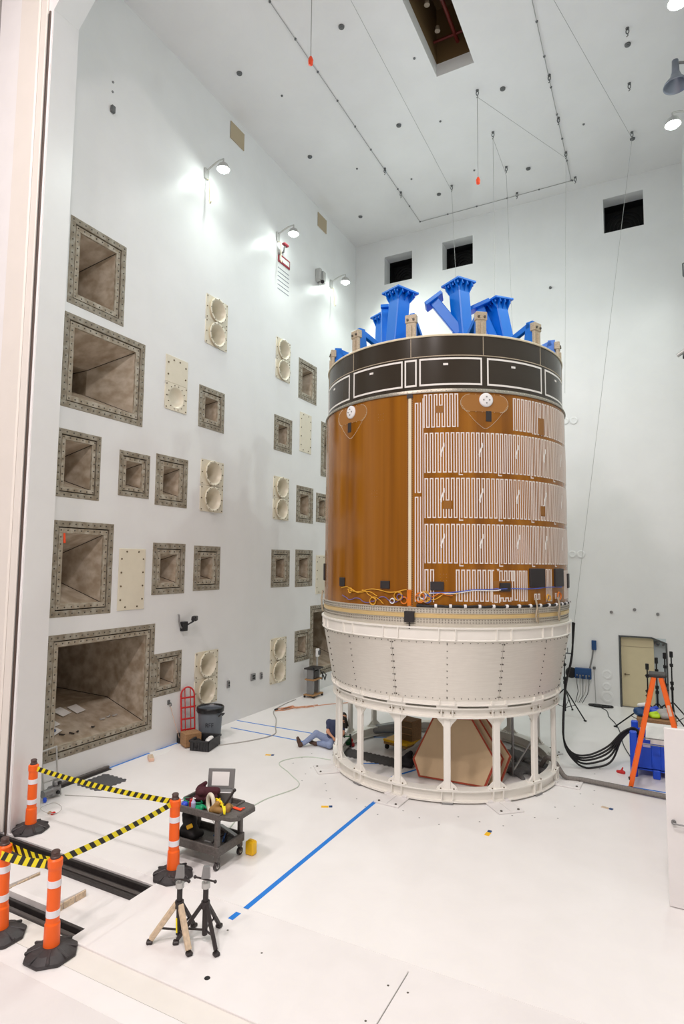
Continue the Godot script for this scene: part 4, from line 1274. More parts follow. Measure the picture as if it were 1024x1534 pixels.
		for i in 34:
			var a := i * 0.42
			var rr: float = q[2] * 0.75 * (1.0 + 0.15 * sin(i * 0.31))
			pts.append(pol(q[0] + cos(a) * rr / R * 57.3, R + 0.02 + i * 0.0008, q[1] + sin(a) * rr))
		m.tube(pts, 0.007, 5)
		part(m, "wire_coil", M[q[3]], t)
	m = MB.new()   # orange bundle rising over the foot of the cream strip
	for i in 5: m.tube([pol(4.4 + i * 0.35, R + 0.03, 3.62), pol(4.5 + i * 0.3, R + 0.045, 3.75), pol(4.3 + i * 0.4, R + 0.03, 3.92)], 0.009, 5)
	part(m, "orange_bundle", M.wire_orange, t)
	for d in [57.5, 73.0, -62.0]:   # taped cable bundles reaching down over the end ring
		m = MB.new()
		m.tube([pol(d, R + 0.04, 3.78), pol(d + 0.3, R + 0.07, 3.6), pol(d - 0.4, R + 0.06, 3.45), pol(d + 0.8, R + 0.04, 3.33)], 0.018, 7); m.tube([pol(d + 0.5, R + 0.04, 3.74), pol(d + 1.2, R + 0.06, 3.5), pol(d + 1.8, R + 0.03, 3.3)], 0.011, 6)
		part(m, "cable_bundle", M.clamp_tan, t)

func make_fixture() -> void:
	var t := thing("lifting_fixture", "bright blue steel fixture with four flanged columns on top of the cylinder", "lifting fixture", AXIS)
	var dirc := Vector2(4.349, 13.351).normalized()
	var rt := Vector2(dirc.y, -dirc.x)
	var loc := func(lat: float, tow: float, y: float) -> Vector3: return Vector3(dirc.x * tow + rt.x * lat, y, dirc.y * tow + rt.y * lat)
	var deck := 8.95
	var m := MB.new()
	m.lathe(Transform3D(), [Vector2(0.0, deck - 0.1), Vector2(1.75, deck - 0.1), Vector2(1.75, deck), Vector2(0.0, deck)], 48)
	part(m, "deck", M.steel_blue, t)
	# columns: lateral and forward place of foot and head, width, head size, turn
	var cols := [[0.5, 1.0, 0.38, 1.0, 10.6, 0.33, 0.55], [-1.08, 0.6, -0.94, 0.6, 10.66, 0.36, 0.62], [1.52, 0.2, 1.24, 0.2, 10.46, 0.36, 0.6], [-1.5, -0.7, -1.45, -0.7, 10.66, 0.3, 0.5]]
	for c in cols:
		var a: Vector3 = loc.call(c[0], c[1], deck)
		var b: Vector3 = loc.call(c[2], c[3], c[4])
		m = MB.new()
		var ax := (b - a).normalized()
		var fwd: Vector3 = (Vector3(dirc.x, 0, dirc.y).rotated(Vector3.UP, 0.75)).normalized()
		m.bar(a, b - ax * 0.05, c[5], c[5], 0.02, fwd)
		var co := part(m, "column", M.steel_blue, t)
		m = MB.new()
		var x := ax.cross(fwd).normalized()
		var bs := Basis(x, ax, x.cross(ax))
		m.rbox(Transform3D(bs, b), Vector3(c[6], 0.05, c[6]), 0.008)
		part(m, "head_plate", M.steel_blue, co)
		m = MB.new()
		for s in [-1.0, 1.0]:
			for k in [-0.33, 0.0, 0.33]:
				for w in 2:
					var e := bs.x if w == 0 else bs.z
					var f := bs.z if w == 0 else bs.x
					var o: Vector3 = b - ax * 0.025 + f * k * c[6] * 0.8
					m.prism(PackedVector2Array([Vector2(c[5] * 0.5 * s, 0), Vector2(c[6] * 0.48 * s, 0), Vector2(c[6] * 0.48 * s, -0.05), Vector2(c[5] * 0.5 * s, -0.2)]), Transform3D(Basis(e, ax, e.cross(ax)), o - e.cross(ax) * 0.01), 0.02)
					m.cyl(o + e * s * c[6] * 0.4 + f * 0.05 + ax * 0.05, o + e * s * c[6] * 0.4 + f * 0.05 - ax * 0.06, 0.025, 0.025, 6)
		part(m, "gussets", M.steel_blue, co)
	# slanted braces with end plates
	for q in [[loc.call(0.42, 1.05, 9.45), loc.call(-0.16, 0.95, 10.27), 0.22, 0.44], [loc.call(1.25, 0.32, 9.4), loc.call(0.86, 0.35, 10.34), 0.18, 0.5], [loc.call(-1.3, 0.2, 9.2), loc.call(-1.35, -0.1, 10.6), 0.22, 0.2]]:
		m = MB.new()
		m.bar(q[0], q[1], q[2], q[2], 0.015)
		var br := part(m, "brace", M.steel_blue, t)
		m = MB.new()
		var ax: Vector3 = (q[1] - q[0]).normalized()
		var x := ax.cross(Vector3(dirc.x, 0, dirc.y)).normalized()
		m.rbox(Transform3D(Basis(x, ax, x.cross(ax)), q[1]), Vector3(q[3], 0.09, 0.35), 0.01)
		part(m, "end_plate", M.steel_blue, br)
	# low struts from the columns to the rim clamps
	for i in 12:
		var d := 5.0 + 30.0 * i
		var bs := tangent_basis(d)
		m = MB.new()
		m.bar(pol(d, 1.6, deck + 0.02), pol(d, 2.48, deck + 0.36), 0.1, 0.12, 0.01)
		m.prism(PackedVector2Array([Vector2(-2.55, -0.1), Vector2(-2.32, -0.1), Vector2(-2.4, 0.42), Vector2(-2.55, 0.42)]), Transform3D(Basis(-bs.z, Vector3.UP, bs.x), Vector3(0, deck, 0) - bs.x * 0.05), 0.1)
		part(m, "strut", M.steel_blue, t)
		m = MB.new()
		m.rbox(Transform3D(bs, pol(d, 2.6, 9.07)), Vector3(0.2, 0.46, 0.07), 0.012)
		m.rbox(Transform3D(bs, pol(d, 2.59, 9.22)), Vector3(0.23, 0.17, 0.12), 0.012)
		m.rbox(Transform3D(bs, pol(d, 2.65, 8.96)), Vector3(0.05, 0.24, 0.05), 0.008)
		var cl := part(m, "rim_clamp", M.clamp_tan, t)
		m = MB.new()
		for s in [-1.0, 1.0]: m.cyl(pol(d, 2.65, 9.2) + bs.x * 0.06 * s, pol(d, 2.675, 9.2) + bs.x * 0.06 * s, 0.025, 0.022, 8)
		part(m, "clamp_bolts", M.bolt, cl)

# ------------------------------------------------------------------ doorway: floor plates, ramps, posts, tape, pipe stands
func make_doorway() -> void:
	var m := MB.new()
	m.rbx(Vector3(4.28, -0.02, 14.58), Vector3(7.965, 0.022, 15.97), 0.006)
	var o := solid(m, "cover_plate_floor", M.plate_white, "white floor plate bridging the rails under the two pipe stands", "floor plate")
	m = MB.new()
	m.rbx(Vector3(7.975, -0.02, 14.58), Vector3(11.5, 0.022, 15.97), 0.006)
	solid(m, "cover_plate_floor", M.plate_white, "white floor plate bridging the rails without anything standing on it", "floor plate")
	for q in [[7.86, 14.9], [7.86, 15.45], [8.08, 14.9], [8.06, 15.5], [5.25, 14.9], [5.8, 14.95], [6.4, 15.1]]:
		m = MB.new()
		m.cyl(Vector3(q[0], 0.02, q[1]), Vector3(q[0], 0.0235, q[1]), 0.013, 0.013, 8)
		part(m, "screw", M.bolt, o)
	m = MB.new()
	m.cyl(Vector3(6.13, 0.02, 15.71), Vector3(6.13, 0.026, 15.71), 0.035, 0.03, 12)
	part(m, "hole_plug", M.cable_black, o, "small black plug in the plate")
	# low white ramp blocks between the rails, pale notched ends
	for q in [[1.15, 2.64, "white ramp block between the rails beside the doorway jamb"], [2.72, 3.58, "white ramp block between the rails beside the floor plate"]]:
		var t := thing("ramp_block", q[2], "block", Vector3(q[1], -0.07, 15.4), "ramp blocks between the floor rails")
		m = MB.new()
		m.prism(PackedVector2Array([Vector2(-0.27, 0), Vector2(0.27, 0), Vector2(0.27, 0.11), Vector2(0.2, 0.12), Vector2(-0.27, 0.09)]), Transform3D(Basis(Vector3(0, 0, 1), Vector3.UP, Vector3(-1, 0, 0)), Vector3(-0.02, 0, 0)), q[1] - q[0] - 0.02)
		part(m, "slab", M.plate_white, t)
		for k in 3:
			m = MB.new()
			m.rbx(Vector3(-0.02, 0.0, -0.26 + k * 0.18), Vector3(0.0, 0.085, -0.1 + k * 0.18), 0.004)
			part(m, "end_board", M.wood_pale, t)
	# delineator posts
	var posts := [[1.26, 14.33, "orange delineator post standing against the doorway jamb"], [4.32, 14.3, "orange delineator post between the tool cart and the pipe stands"], [4.32, 16.22, "orange delineator post at the plate corner where both tapes meet"], [3.52, 16.3, "orange delineator post carrying the end of the doubled tape"]]
	var first: Node3D = null
	for q in posts:
		if first:
			var c := first.duplicate()
			c.name = numbered("delineator_post"); add_child(c); c.position = Vector3(q[0], 0, q[1]); c.rotation.y = q[0]; c.set_meta("label", q[2])
			continue
		first = thing("delineator_post", q[2], "delineator", Vector3(q[0], 0, q[1]), "orange delineator posts at the doorway")
		m = MB.new()
		m.lathe(Transform3D(), [Vector2(0.28, 0.0), Vector2(0.29, 0.02), Vector2(0.28, 0.04), Vector2(0.2, 0.085), Vector2(0.11, 0.11), Vector2(0.0, 0.115)], 8)
		for i in 8:
			var a := TAU * (i + 0.5) / 8
			m.bar(Vector3(sin(a) * 0.1, 0.1, cos(a) * 0.1), Vector3(sin(a) * 0.27, 0.05, cos(a) * 0.27), 0.035, 0.03, 0.006)
		part(m, "base", M.rubber_grey, first, "black rubber base")
		m = MB.new()
		m.lathe(Transform3D(), [Vector2(0.0, 0.1), Vector2(0.088, 0.1), Vector2(0.082, 0.34), Vector2(0.072, 0.36), Vector2(0.07, 0.92), Vector2(0.08, 0.96), Vector2(0.08, 1.03), Vector2(0.06, 1.045), Vector2(0.0, 1.045)], 24)
		part(m, "tube", M.orange_plastic, first)
		for y in [0.42, 0.74]:
			m = MB.new()
			m.lathe(Transform3D(), [Vector2(0.07, y), Vector2(0.0745, y), Vector2(0.0745, y + 0.075), Vector2(0.07, y + 0.075)], 24)
			part(m, "reflective_band", M.reflective_white, first)
		m = MB.new()
		m.lathe(Transform3D(), [Vector2(0.0, 1.04), Vector2(0.055, 1.04), Vector2(0.055, 1.06), Vector2(0.045, 1.07), Vector2(0.045, 1.1), Vector2(0.05, 1.11), Vector2(0.04, 1.125), Vector2(0.0, 1.125)], 20)
		part(m, "cap", M.cap_brown, first)
	# barrier tape: striped ribbons, each stripe its own piece
	var tapes := [[Vector3(1.34, 0.985, 14.33), Vector3(4.25, 1.0, 14.3), "yellow and black barrier tape from the jamb post to the cart post", 0.08, 0.04], [Vector3(4.32, 1.0, 14.38), Vector3(4.32, 1.0, 16.15), "yellow and black barrier tape from the cart post to the plate corner post", 0.08, 0.03], [Vector3(4.25, 0.99, 16.22), Vector3(3.52, 1.0, 16.23), "upper chevron barrier tape between the two paired posts", 0.085, 0.02], [Vector3(4.25, 0.985, 16.28), Vector3(3.52, 0.96, 16.37), "lower chevron barrier tape between the two paired posts", 0.1, 0.02]]
	var ti := 0
	for q in tapes:
		var a: Vector3 = q[0]
		var b: Vector3 = q[1]
		var t := thing("barrier_tape", q[2], "tape", a, "barrier tapes between the delineator posts")
		var L := a.distance_to(b)
		var n := int(L / 0.066)
		var hw: float = q[3] * 0.5
		for c in 2:
			for i in n:
				if i % 2 != c: continue
				m = MB.new()
				var slant: float = 0.03 if ti != 3 else -0.03
				var g := func(f: float, s: float) -> Vector3:
					var ff: float = clampf(f + s * slant / L, 0.0, 1.0)
					return (b - a) * ff + Vector3.UP * (s * hw - q[4] * 4.0 * ff * (1.0 - ff))
				var f0 := float(i) / n
				var f1 := float(i + 1) / n
				var side: Vector3 = (b - a).cross(Vector3.UP).normalized() * 0.0015
				m.hexa([g.call(f0, -1) - side, g.call(f1, -1) - side, g.call(f1, -1) + side, g.call(f0, -1) + side, g.call(f0, 1) - side, g.call(f1, 1) - side, g.call(f1, 1) + side, g.call(f0, 1) + side])
				part(m, "yellow_stripe" if c == 0 else "black_stripe", M.tape_yellow if c == 0 else M.tape_black, t)
		ti += 1
	# adjustable pipe stands
	pipe_stand(Vector3(5.43, 0.022, 15.39), 0.36, true, "pipe stand with two pale wood-coloured legs")
	pipe_stand(Vector3(5.7, 0.022, 15.25), 0.36, false, "all-black pipe stand beside the one with pale legs")

func pipe_stand(at: Vector3, r: float, pale: bool, label: String) -> void:
	var t := thing("pipe_stand", label, "stand", at, "pipe stands on the floor plate")
	var feet := [Vector3(-0.26, 0, 0.19), Vector3(0.28, 0, 0.13), Vector3(-0.03, 0, -0.3)]
	var hub := Vector3(0, 0.42, 0)
	for i in 3:
		var m := MB.new()
		var f: Vector3 = feet[i]
		var w := 0.06 if pale and i < 2 else 0.042
		m.bar(hub + f * 0.1, f + Vector3.UP * 0.03 + (hub - f) * 0.04, w, w, 0.008)
		var l := part(m, "leg", M.wood_pale if pale and i < 2 else M.stand_black, t)
		m = MB.new()
		m.rbox(Transform3D(Basis(Vector3.UP, atan2(f.x, f.z)), f + Vector3.UP * 0.02), Vector3(0.07, 0.04, 0.07), 0.01)
		part(m, "foot", M.stand_black, l)
		m = MB.new()
		m.bar(Vector3(0, 0.13, 0), f * 0.62 + Vector3.UP * 0.16, 0.012, 0.02)
		part(m, "spreader", M.stand_black, t)
	var m := MB.new()
	m.cyl(Vector3(0, 0.08, 0), Vector3(0, 0.62, 0), 0.032, 0.032, 14)
	m.cyl(Vector3(0, 0.38, 0), Vector3(0, 0.45, 0), 0.055, 0.05, 14)
	part(m, "post", M.stand_black, t)
	m = MB.new()
	m.cyl(Vector3(0, 0.6, 0), Vector3(0, 0.66, 0), 0.05, 0.05, 14); m.cyl(Vector3(0, 0.64, 0), Vector3(0, 0.74, 0), 0.022, 0.022, 10)
	part(m, "collar", M.metal_light, t)
	m = MB.new()
	m.bar(Vector3(-0.15, 0.69, 0.02), Vector3(0.15, 0.71, 0.02), 0.018, 0.018, 0.004)
	for s in [-1.0, 1.0]: m.ball(Vector3(s * 0.15, 0.7 + s * 0.01, 0.02), Vector3.ONE * 0.02, 8, 6)
	part(m, "handle", M.stand_black, t)
	m = MB.new()
	m.prism(PackedVector2Array([Vector2(-0.05, 0), Vector2(0.05, 0), Vector2(0.045, 0.13), Vector2(-0.03, 0.13)]), Transform3D(Basis(Vector3.UP, 0.5), Vector3(0.0, 0.72, 0)), 0.05)
	part(m, "head", M.metal_grey, t)
	if pale:
		m = MB.new()
		m.rbox(Transform3D(Basis(Vector3(0, 0, 1), 0.06), Vector3(0.02, 0.21, 0.06)), Vector3(0.02, 0.16, 0.01), 0.003)
		part(m, "yellow_tag", M.tape_yellow, t)

# ------------------------------------------------------------------ tool cart
func make_cart() -> void:
	var t := thing("tool_cart", "grey plastic two-shelf cart loaded with tools and a maroon jacket", "cart", Vector3(4.34, 0, 13.62))
	var m := MB.new()
	for y in [[0.69, 0.79], [0.2, 0.33]]:
		m = MB.new()
		var x1 := 0.74 if y[0] > 0.5 else 0.46
		m.rbx(Vector3(-0.42, y[0], -0.29), Vector3(0.46, y[0] + 0.03, 0.29), 0.006)
		for q in [[Vector3(-0.44, y[0], -0.31), Vector3(0.46, y[1], -0.28)], [Vector3(-0.44, y[0], 0.28), Vector3(0.46, y[1], 0.31)], [Vector3(-0.44, y[0], -0.31), Vector3(-0.41, y[1], 0.31)], [Vector3(0.44, y[0], -0.31), Vector3(0.48, y[1], 0.31)]]: m.rbx(q[0], q[1], 0.01)
		if x1 > 0.5:
			m.prism(PackedVector2Array([Vector2(0.46, -0.31), Vector2(0.66, -0.28), Vector2(0.74, -0.2), Vector2(0.74, 0.2), Vector2(0.66, 0.28), Vector2(0.46, 0.31)]), Transform3D(Basis(Vector3.RIGHT, Vector3(0, 0, 1), Vector3.DOWN), Vector3(0, 0.77, 0)), 0.05)
			m.rbx(Vector3(0.7, 0.75, -0.2), Vector3(0.745, 0.8, 0.2), 0.015)
		part(m, "shelf", M.cart_grey, t)
	for sx in [-0.39, 0.42]:
		for sz in [-0.27, 0.27]:
			m = MB.new()
			m.rbx(Vector3(sx - 0.035, 0.12, sz - 0.035), Vector3(sx + 0.035, 0.7, sz + 0.035), 0.012)
			part(m, "leg", M.cart_grey, t)
			m = MB.new()
			m.cyl(Vector3(sx - 0.02, 0.055, sz), Vector3(sx + 0.02, 0.055, sz), 0.055, 0.055, 16); m.bar(Vector3(sx, 0.05, sz), Vector3(sx, 0.13, sz), 0.06, 0.03, 0.005)
			var w := part(m, "caster", M.rubber_grey, t)
			m = MB.new()
			m.cyl(Vector3(sx - 0.024, 0.055, sz), Vector3(sx + 0.024, 0.055, sz), 0.028, 0.028, 12)
			part(m, "hub", M.metal_light, w)
	# load on the top shelf; top surface at y = 0.72
	var y0 := 0.72
	var C := Vector3(4.34, 0, 13.62)
	t = thing("clipboard_case", "open grey case lid with a white sheet standing behind the maroon jacket", "case", C + Vector3(0.06, y0, -0.2), "", 0.45)
	m = MB.new()
	m.rbx(Vector3(-0.2, 0, -0.1), Vector3(0.2, 0.17, 0.06), 0.01)
	part(m, "tray", M.metal_grey, t)
	m = MB.new()
	var tilt := Basis(Vector3.RIGHT, -0.25)
	m.rbox(Transform3D(tilt, Vector3(0, 0.31, -0.13)), Vector3(0.42, 0.29, 0.025), 0.008)
	part(m, "lid", M.metal_grey, t)
	m = MB.new()
	m.rbox(Transform3D(tilt, Vector3(-0.01, 0.31, -0.116)), Vector3(0.27, 0.2, 0.008), 0.002)
	part(m, "white_sheet", M.paper_white, t)
	m = MB.new()
	var rng := RandomNumberGenerator.new()
	rng.seed = 21
	var bones := []
	for i in 16:
		var a := Vector3(rng.randf_range(-0.24, 0.12), 0.05 + rng.randf() * 0.1, rng.randf_range(-0.1, 0.1))
		bones.append([a, a + Vector3(rng.randf_range(-0.14, 0.14), rng.randf_range(-0.03, 0.08), rng.randf_range(-0.1, 0.1)), rng.randf_range(0.03, 0.06), rng.randf_range(0.025, 0.05)])
	bones.append([Vector3(-0.16, 0.16, 0), Vector3(0.14, 0.22, -0.02), 0.075, 0.06]); bones.append([Vector3(-0.2, 0.2, -0.04), Vector3(-0.1, 0.29, -0.05), 0.05, 0.03])
	bones.append([Vector3(-0.2, 0.06, 0.05), Vector3(-0.36, 0.04, 0.1), 0.04, 0.03])
	m.nets(bones, 0.014, 0.02)
	var o := solid(m, "jacket", M.maroon_cloth, "crumpled maroon jacket heaped on the tool cart", "jacket")
	o.position = C + Vector3(-0.02, y0, -0.04)
	# small things along the cart's front edge
	for q in [[-0.36, 0.18, "white_cup", M.wire_white, "small white tub at the end of the cart shelf"], [-0.26, 0.21, "blue_ball", M.blue_plastic, "round blue ball lying among the cart bottles"], [-0.18, 0.14, "red_can", M.red_paint, "small red tin behind the blue cap on the cart"]]:
		m = MB.new()
		if q[2] == "blue_ball": m.ball(Vector3(0, 0.045, 0), Vector3(0.055, 0.045, 0.055), 14, 8)
		else: m.lathe(Transform3D(), [Vector2(0, 0), Vector2(0.042, 0), Vector2(0.045, 0.08), Vector2(0.035, 0.09), Vector2(0.035, 0.11), Vector2(0, 0.11)], 16)
		o = solid(m, q[2], q[3], q[4], "container")
		o.position = C + Vector3(q[0], y0, q[1])
	t = thing("spray_bottle", "lilac clear bottle with a nozzle on the tool cart", "bottle", C + Vector3(-0.1, y0, 0.2))
	m = MB.new()
	m.lathe(Transform3D(), [Vector2(0, 0), Vector2(0.035, 0), Vector2(0.036, 0.1), Vector2(0.018, 0.135), Vector2(0, 0.135)], 16, 0, TAU, false)
	part(m, "body", M.clear_lilac, t)
	m = MB.new()
	m.cyl(Vector3(0, 0.13, 0), Vector3(0, 0.17, 0), 0.016, 0.012, 10); m.bar(Vector3(0, 0.16, 0), Vector3(0.04, 0.165, 0), 0.014, 0.014, 0.003)
	part(m, "nozzle", M.wire_white, t)
	m = MB.new()
	m.nets([[Vector3(-0.06, 0.03, 0), Vector3(0.05, 0.05, 0.02), 0.03, 0.035], [Vector3(0.02, 0.06, -0.02), Vector3(0.07, 0.03, -0.05), 0.025, 0.02], [Vector3(-0.02, 0.03, 0.05), Vector3(0.06, 0.03, 0.04), 0.02, 0.02]], 0.01, 0.015)
	o = solid(m, "rubber_glove", M.green_plastic, "crumpled green rubber glove on the tool cart", "glove")
	o.position = C + Vector3(0.0, y0, 0.17)
	m = MB.new()
	var pts := []
	for i in 60:
		var a := i * 0.37
		pts.append(Vector3(-0.1 + 0.16 * cos(a) + 0.02 * sin(i), 0.02 + i * 0.0011, 0.09 * sin(a)))
	m.tube(pts, 0.006, 5)
	o = solid(m, "green_cord", M.green_plastic, "tangle of thin green cord in front of the maroon jacket", "cord")
	o.position = C + Vector3(-0.12, y0, 0.08)
	# white padded ring (headband) standing on its edge
	m = MB.new()
	pts = []
	for i in 25:
		var a := TAU * i / 24.0
		pts.append(Vector3(0.075 * cos(a), 0.13 + 0.12 * sin(a), 0.05 * cos(a)))
	m.tube(pts, 0.03, 8)
	o = solid(m, "padded_ring", M.bell_cream, "white padded ring standing on edge on the tool cart", "ring")
	o.position = C + Vector3(0.17, y0 - 0.01, 0.13); o.rotation.y = 0.2
	# tan tool belt with yellow straps
	t = thing("tool_belt", "tan leather tool belt with yellow straps on the cart", "tool belt", C + Vector3(0.36, y0, 0.12))
	m = MB.new()
	m.nets([[Vector3(-0.12, 0.05, 0.06), Vector3(-0.05, 0.14, 0.03), 0.05, 0.04], [Vector3(-0.05, 0.06, 0.05), Vector3(0.1, 0.05, 0.0), 0.045, 0.05], [Vector3(0.05, 0.08, -0.1), Vector3(0.12, 0.1, -0.02), 0.05, 0.04], [Vector3(-0.06, 0.06, -0.08), Vector3(0.08, 0.05, -0.14), 0.04, 0.04]], 0.012, 0.03)
	part(m, "pouch", M.leather_tan, t)
	for k in 5:
		m = MB.new()
		pts = []
		for i in 14:
			var a := i / 13.0 * 3.4 + k
			pts.append(Vector3(-0.05 + 0.05 * k - 0.08 + 0.1 * cos(a), 0.06 + 0.1 * absf(sin(a)), -0.12 + 0.05 * k + 0.06 * sin(a * 1.3)))
		m.tube(pts, 0.013, 5)
		part(m, "yellow_strap", M.tape_yellow if k % 2 == 0 else M.yellow_plastic, t)
	m = MB.new()
	m.bar(Vector3(0.0, 0.08, -0.06), Vector3(0.12, 0.3, -0.14), 0.035, 0.03, 0.008); m.ball(Vector3(0.125, 0.31, -0.143), Vector3.ONE * 0.026, 10, 6)
	part(m, "tool_handle", M.stand_black, t, "dark tool handle sticking up")
	m = MB.new()
	m.bar(Vector3(-0.08, 0.012, 0), Vector3(0.08, 0.012, 0.02), 0.05, 0.02, 0.006); m.bar(Vector3(0.03, 0.02, 0.01), Vector3(0.09, 0.02, -0.05), 0.02, 0.014, 0.004)
	o = solid(m, "orange_pliers", M.tag_orange, "orange-handled tool lying on the cart's handle end", "pliers")
	o.position = C + Vector3(0.56, 0.772, -0.02)
	# lower shelf, surface at y = 0.23
	m = MB.new()
	m.nets([[Vector3(-0.02, 0.1, 0), Vector3(0.08, 0.12, 0), 0.1, 0.11], [Vector3(0.0, 0.26, 0), Vector3(0.07, 0.26, 0.0), 0.08, 0.09], [Vector3(-0.06, 0.33, 0), Vector3(0.02, 0.37, 0), 0.04, 0.03], [Vector3(0.15, 0.08, 0.05), Vector3(0.18, 0.06, -0.1), 0.06, 0.05]], 0.016, 0.05)
	o = solid(m, "backpack", M.bag_black, "black bag with a yellow patch on the cart's lower shelf", "bag")
	o.position = C + Vector3(-0.31, 0.23, 0.08)
	var yp := MB.new()
	yp.rbox(Transform3D(Basis(Vector3(0, 0, 1), 0.5), Vector3(0.13, 0.22, 0.1)), Vector3(0.12, 0.06, 0.03), 0.01)
	part(yp, "yellow_patch", M.yellow_plastic, o)
	t = thing("hand_tools", "heap of small dark hand tools on the cart's lower shelf", "tools", C + Vector3(0.28, 0.23, 0.02))
	rng.seed = 5
	for i in 12:
		m = MB.new()
		var a := Vector3(rng.randf_range(-0.12, 0.14), 0.03 + rng.randf() * 0.05, rng.randf_range(-0.14, 0.14))
		m.bar(a, a + Vector3(rng.randf_range(-0.12, 0.1), rng.randf_range(0.0, 0.1), rng.randf_range(-0.1, 0.1)), 0.02, 0.02, 0.004)
		part(m, "tool", [M.stand_black, M.cable_black, M.metal_grey, M.device_blue][i % 4], t)
	m = MB.new()
	m.rbx(Vector3(-0.2, 0, -0.04), Vector3(0.2, 0.045, 0.04), 0.01)
	o = solid(m, "level_bar", M.metal_grey, "long grey bar lying across the cart's lower shelf", "bar")
	o.position = C + Vector3(0.24, 0.31, -0.2); o.rotation = Vector3(0, -0.25, -0.12)
	m = MB.new()
	m.rbx(Vector3(-0.07, 0, -0.06), Vector3(0.08, 0.2, 0.06), 0.02); m.rbx(Vector3(-0.04, 0.19, -0.03), Vector3(0.05, 0.215, 0.03), 0.008)
	o = solid(m, "yellow_block", M.yellow_plastic, "yellow plastic block on the floor behind the tool cart", "block")
	o.position = Vector3(4.9, 0, 13.26)

# ------------------------------------------------------------------ along the horn wall
func make_wall_side() -> void:
	# red hand truck
	var t := thing("hand_truck", "red hand truck leaning by the grey rubbish bin", "hand truck", Vector3(0.22, 0, 9.42), "", 1.1)
	var m := MB.new()
	var lean := Basis(Vector3.RIGHT, -0.12)
	var fr := func(p: Vector3) -> Vector3: return lean * p
	var pts := []
	for i in 15:
		var a := PI * i / 14.0
		pts.append(fr.call(Vector3(0.17 * cos(a), 1.1 + 0.2 * sin(a), 0)))
	pts.push_front(fr.call(Vector3(0.17, 0.12, 0))); pts.append(fr.call(Vector3(-0.17, 0.12, 0)))
	m.tube(pts, 0.02, 8)
	part(m, "frame", M.red_paint, t)
	for y in [0.3, 0.55, 0.82, 1.05]:
		m = MB.new()
		m.bar(fr.call(Vector3(-0.17, y, 0)), fr.call(Vector3(0.17, y, 0)), 0.03, 0.04, 0.006)
		part(m, "crossbar", M.red_paint, t)
	for x in [-0.07, 0.07]:
		m = MB.new()
		m.tube([fr.call(Vector3(x, 0.15, 0)), fr.call(Vector3(x, 1.27, 0))], 0.012, 6)
		part(m, "slat", M.red_paint, t)
	m = MB.new()
	m.rbx(Vector3(-0.2, 0.01, 0.0), Vector3(0.2, 0.025, 0.42), 0.004)
	part(m, "toe_plate", M.red_paint, t)
	for s in [-1.0, 1.0]:
		m = MB.new()
		m.cyl(Vector3(s * 0.2, 0.12, -0.06), Vector3(s * 0.25, 0.12, -0.06), 0.12, 0.12, 18)
		part(m, "wheel", M.rubber_black, t)
	m = MB.new()
	m.rbx(Vector3(-0.2, 0, -0.17), Vector3(0.2, 0.3, 0.17), 0.008)
	m.rbx(Vector3(-0.02, 0.298, -0.17), Vector3(0.02, 0.302, 0.17), 0.001)
	var o := solid(m, "cardboard_box", M.cardboard, "brown cardboard box on the hand truck's toe plate", "box")
	o.position = Vector3(0.47, 0.026, 9.62); o.rotation.y = 1.1
	# rubbish bin
	t = thing("rubbish_bin", "grey round rubbish bin with a black liner", "bin", Vector3(0.55, 0, 9.02))
	m = MB.new()
	m.lathe(Transform3D(), [Vector2(0, 0), Vector2(0.25, 0.0), Vector2(0.26, 0.03), Vector2(0.3, 0.74), Vector2(0.325, 0.75), Vector2(0.33, 0.8), Vector2(0.31, 0.8), Vector2(0.28, 0.74), Vector2(0.24, 0.04), Vector2(0, 0.04)], 32)
	part(m, "body", M.bin_grey, t)
	m = MB.new()
	m.lathe(Transform3D(), [Vector2(0.337, 0.6), Vector2(0.332, 0.7), Vector2(0.34, 0.79), Vector2(0.325, 0.815), Vector2(0.3, 0.8), Vector2(0.28, 0.5), Vector2(0.2, 0.2), Vector2(0.0, 0.18)].slice(1), 24, 0, TAU, true)
	part(m, "liner", M.bin_liner, t)
	for s in [-1.0, 1.0]:
		m = MB.new()
		m.tube([Vector3(s * 0.32, 0.62, -0.07), Vector3(s * 0.38, 0.67, -0.06), Vector3(s * 0.38, 0.68, 0.06), Vector3(s * 0.32, 0.62, 0.07)], 0.02, 6)
		part(m, "handle", M.bin_liner, t)
	letters("RFF", 0.13, M.ink_dark, t, Transform3D(Basis(Vector3.UP, 0.62), Vector3(sin(0.62) * 0.286, 0.42, cos(0.62) * 0.286)))
	# black tote with a white rag
	t = thing("storage_tote", "low black ribbed tote on the floor beside the rubbish bin", "tote", Vector3(0.86, 0, 9.55), "", 0.25)
	m = MB.new()
	m.rbx(Vector3(-0.22, 0, -0.3), Vector3(0.22, 0.03, 0.3), 0.006)
	for q in [[Vector3(-0.24, 0, -0.32), Vector3(0.24, 0.24, -0.29)], [Vector3(-0.24, 0, 0.29), Vector3(0.24, 0.24, 0.32)], [Vector3(-0.24, 0, -0.32), Vector3(-0.21, 0.24, 0.32)], [Vector3(0.21, 0, -0.32), Vector3(0.24, 0.24, 0.32)]]: m.rbx(q[0], q[1], 0.008)
	part(m, "box", M.tote_black, t)
	m = MB.new()
	m.rbx(Vector3(-0.26, 0.2, -0.34), Vector3(0.26, 0.245, -0.3), 0.006); m.rbx(Vector3(-0.26, 0.2, 0.3), Vector3(0.26, 0.245, 0.34), 0.006); m.rbx(Vector3(-0.26, 0.2, -0.34), Vector3(-0.22, 0.245, 0.34), 0.006); m.rbx(Vector3(0.22, 0.2, -0.34), Vector3(0.26, 0.245, 0.34), 0.006)
	part(m, "rim", M.tote_black, t)
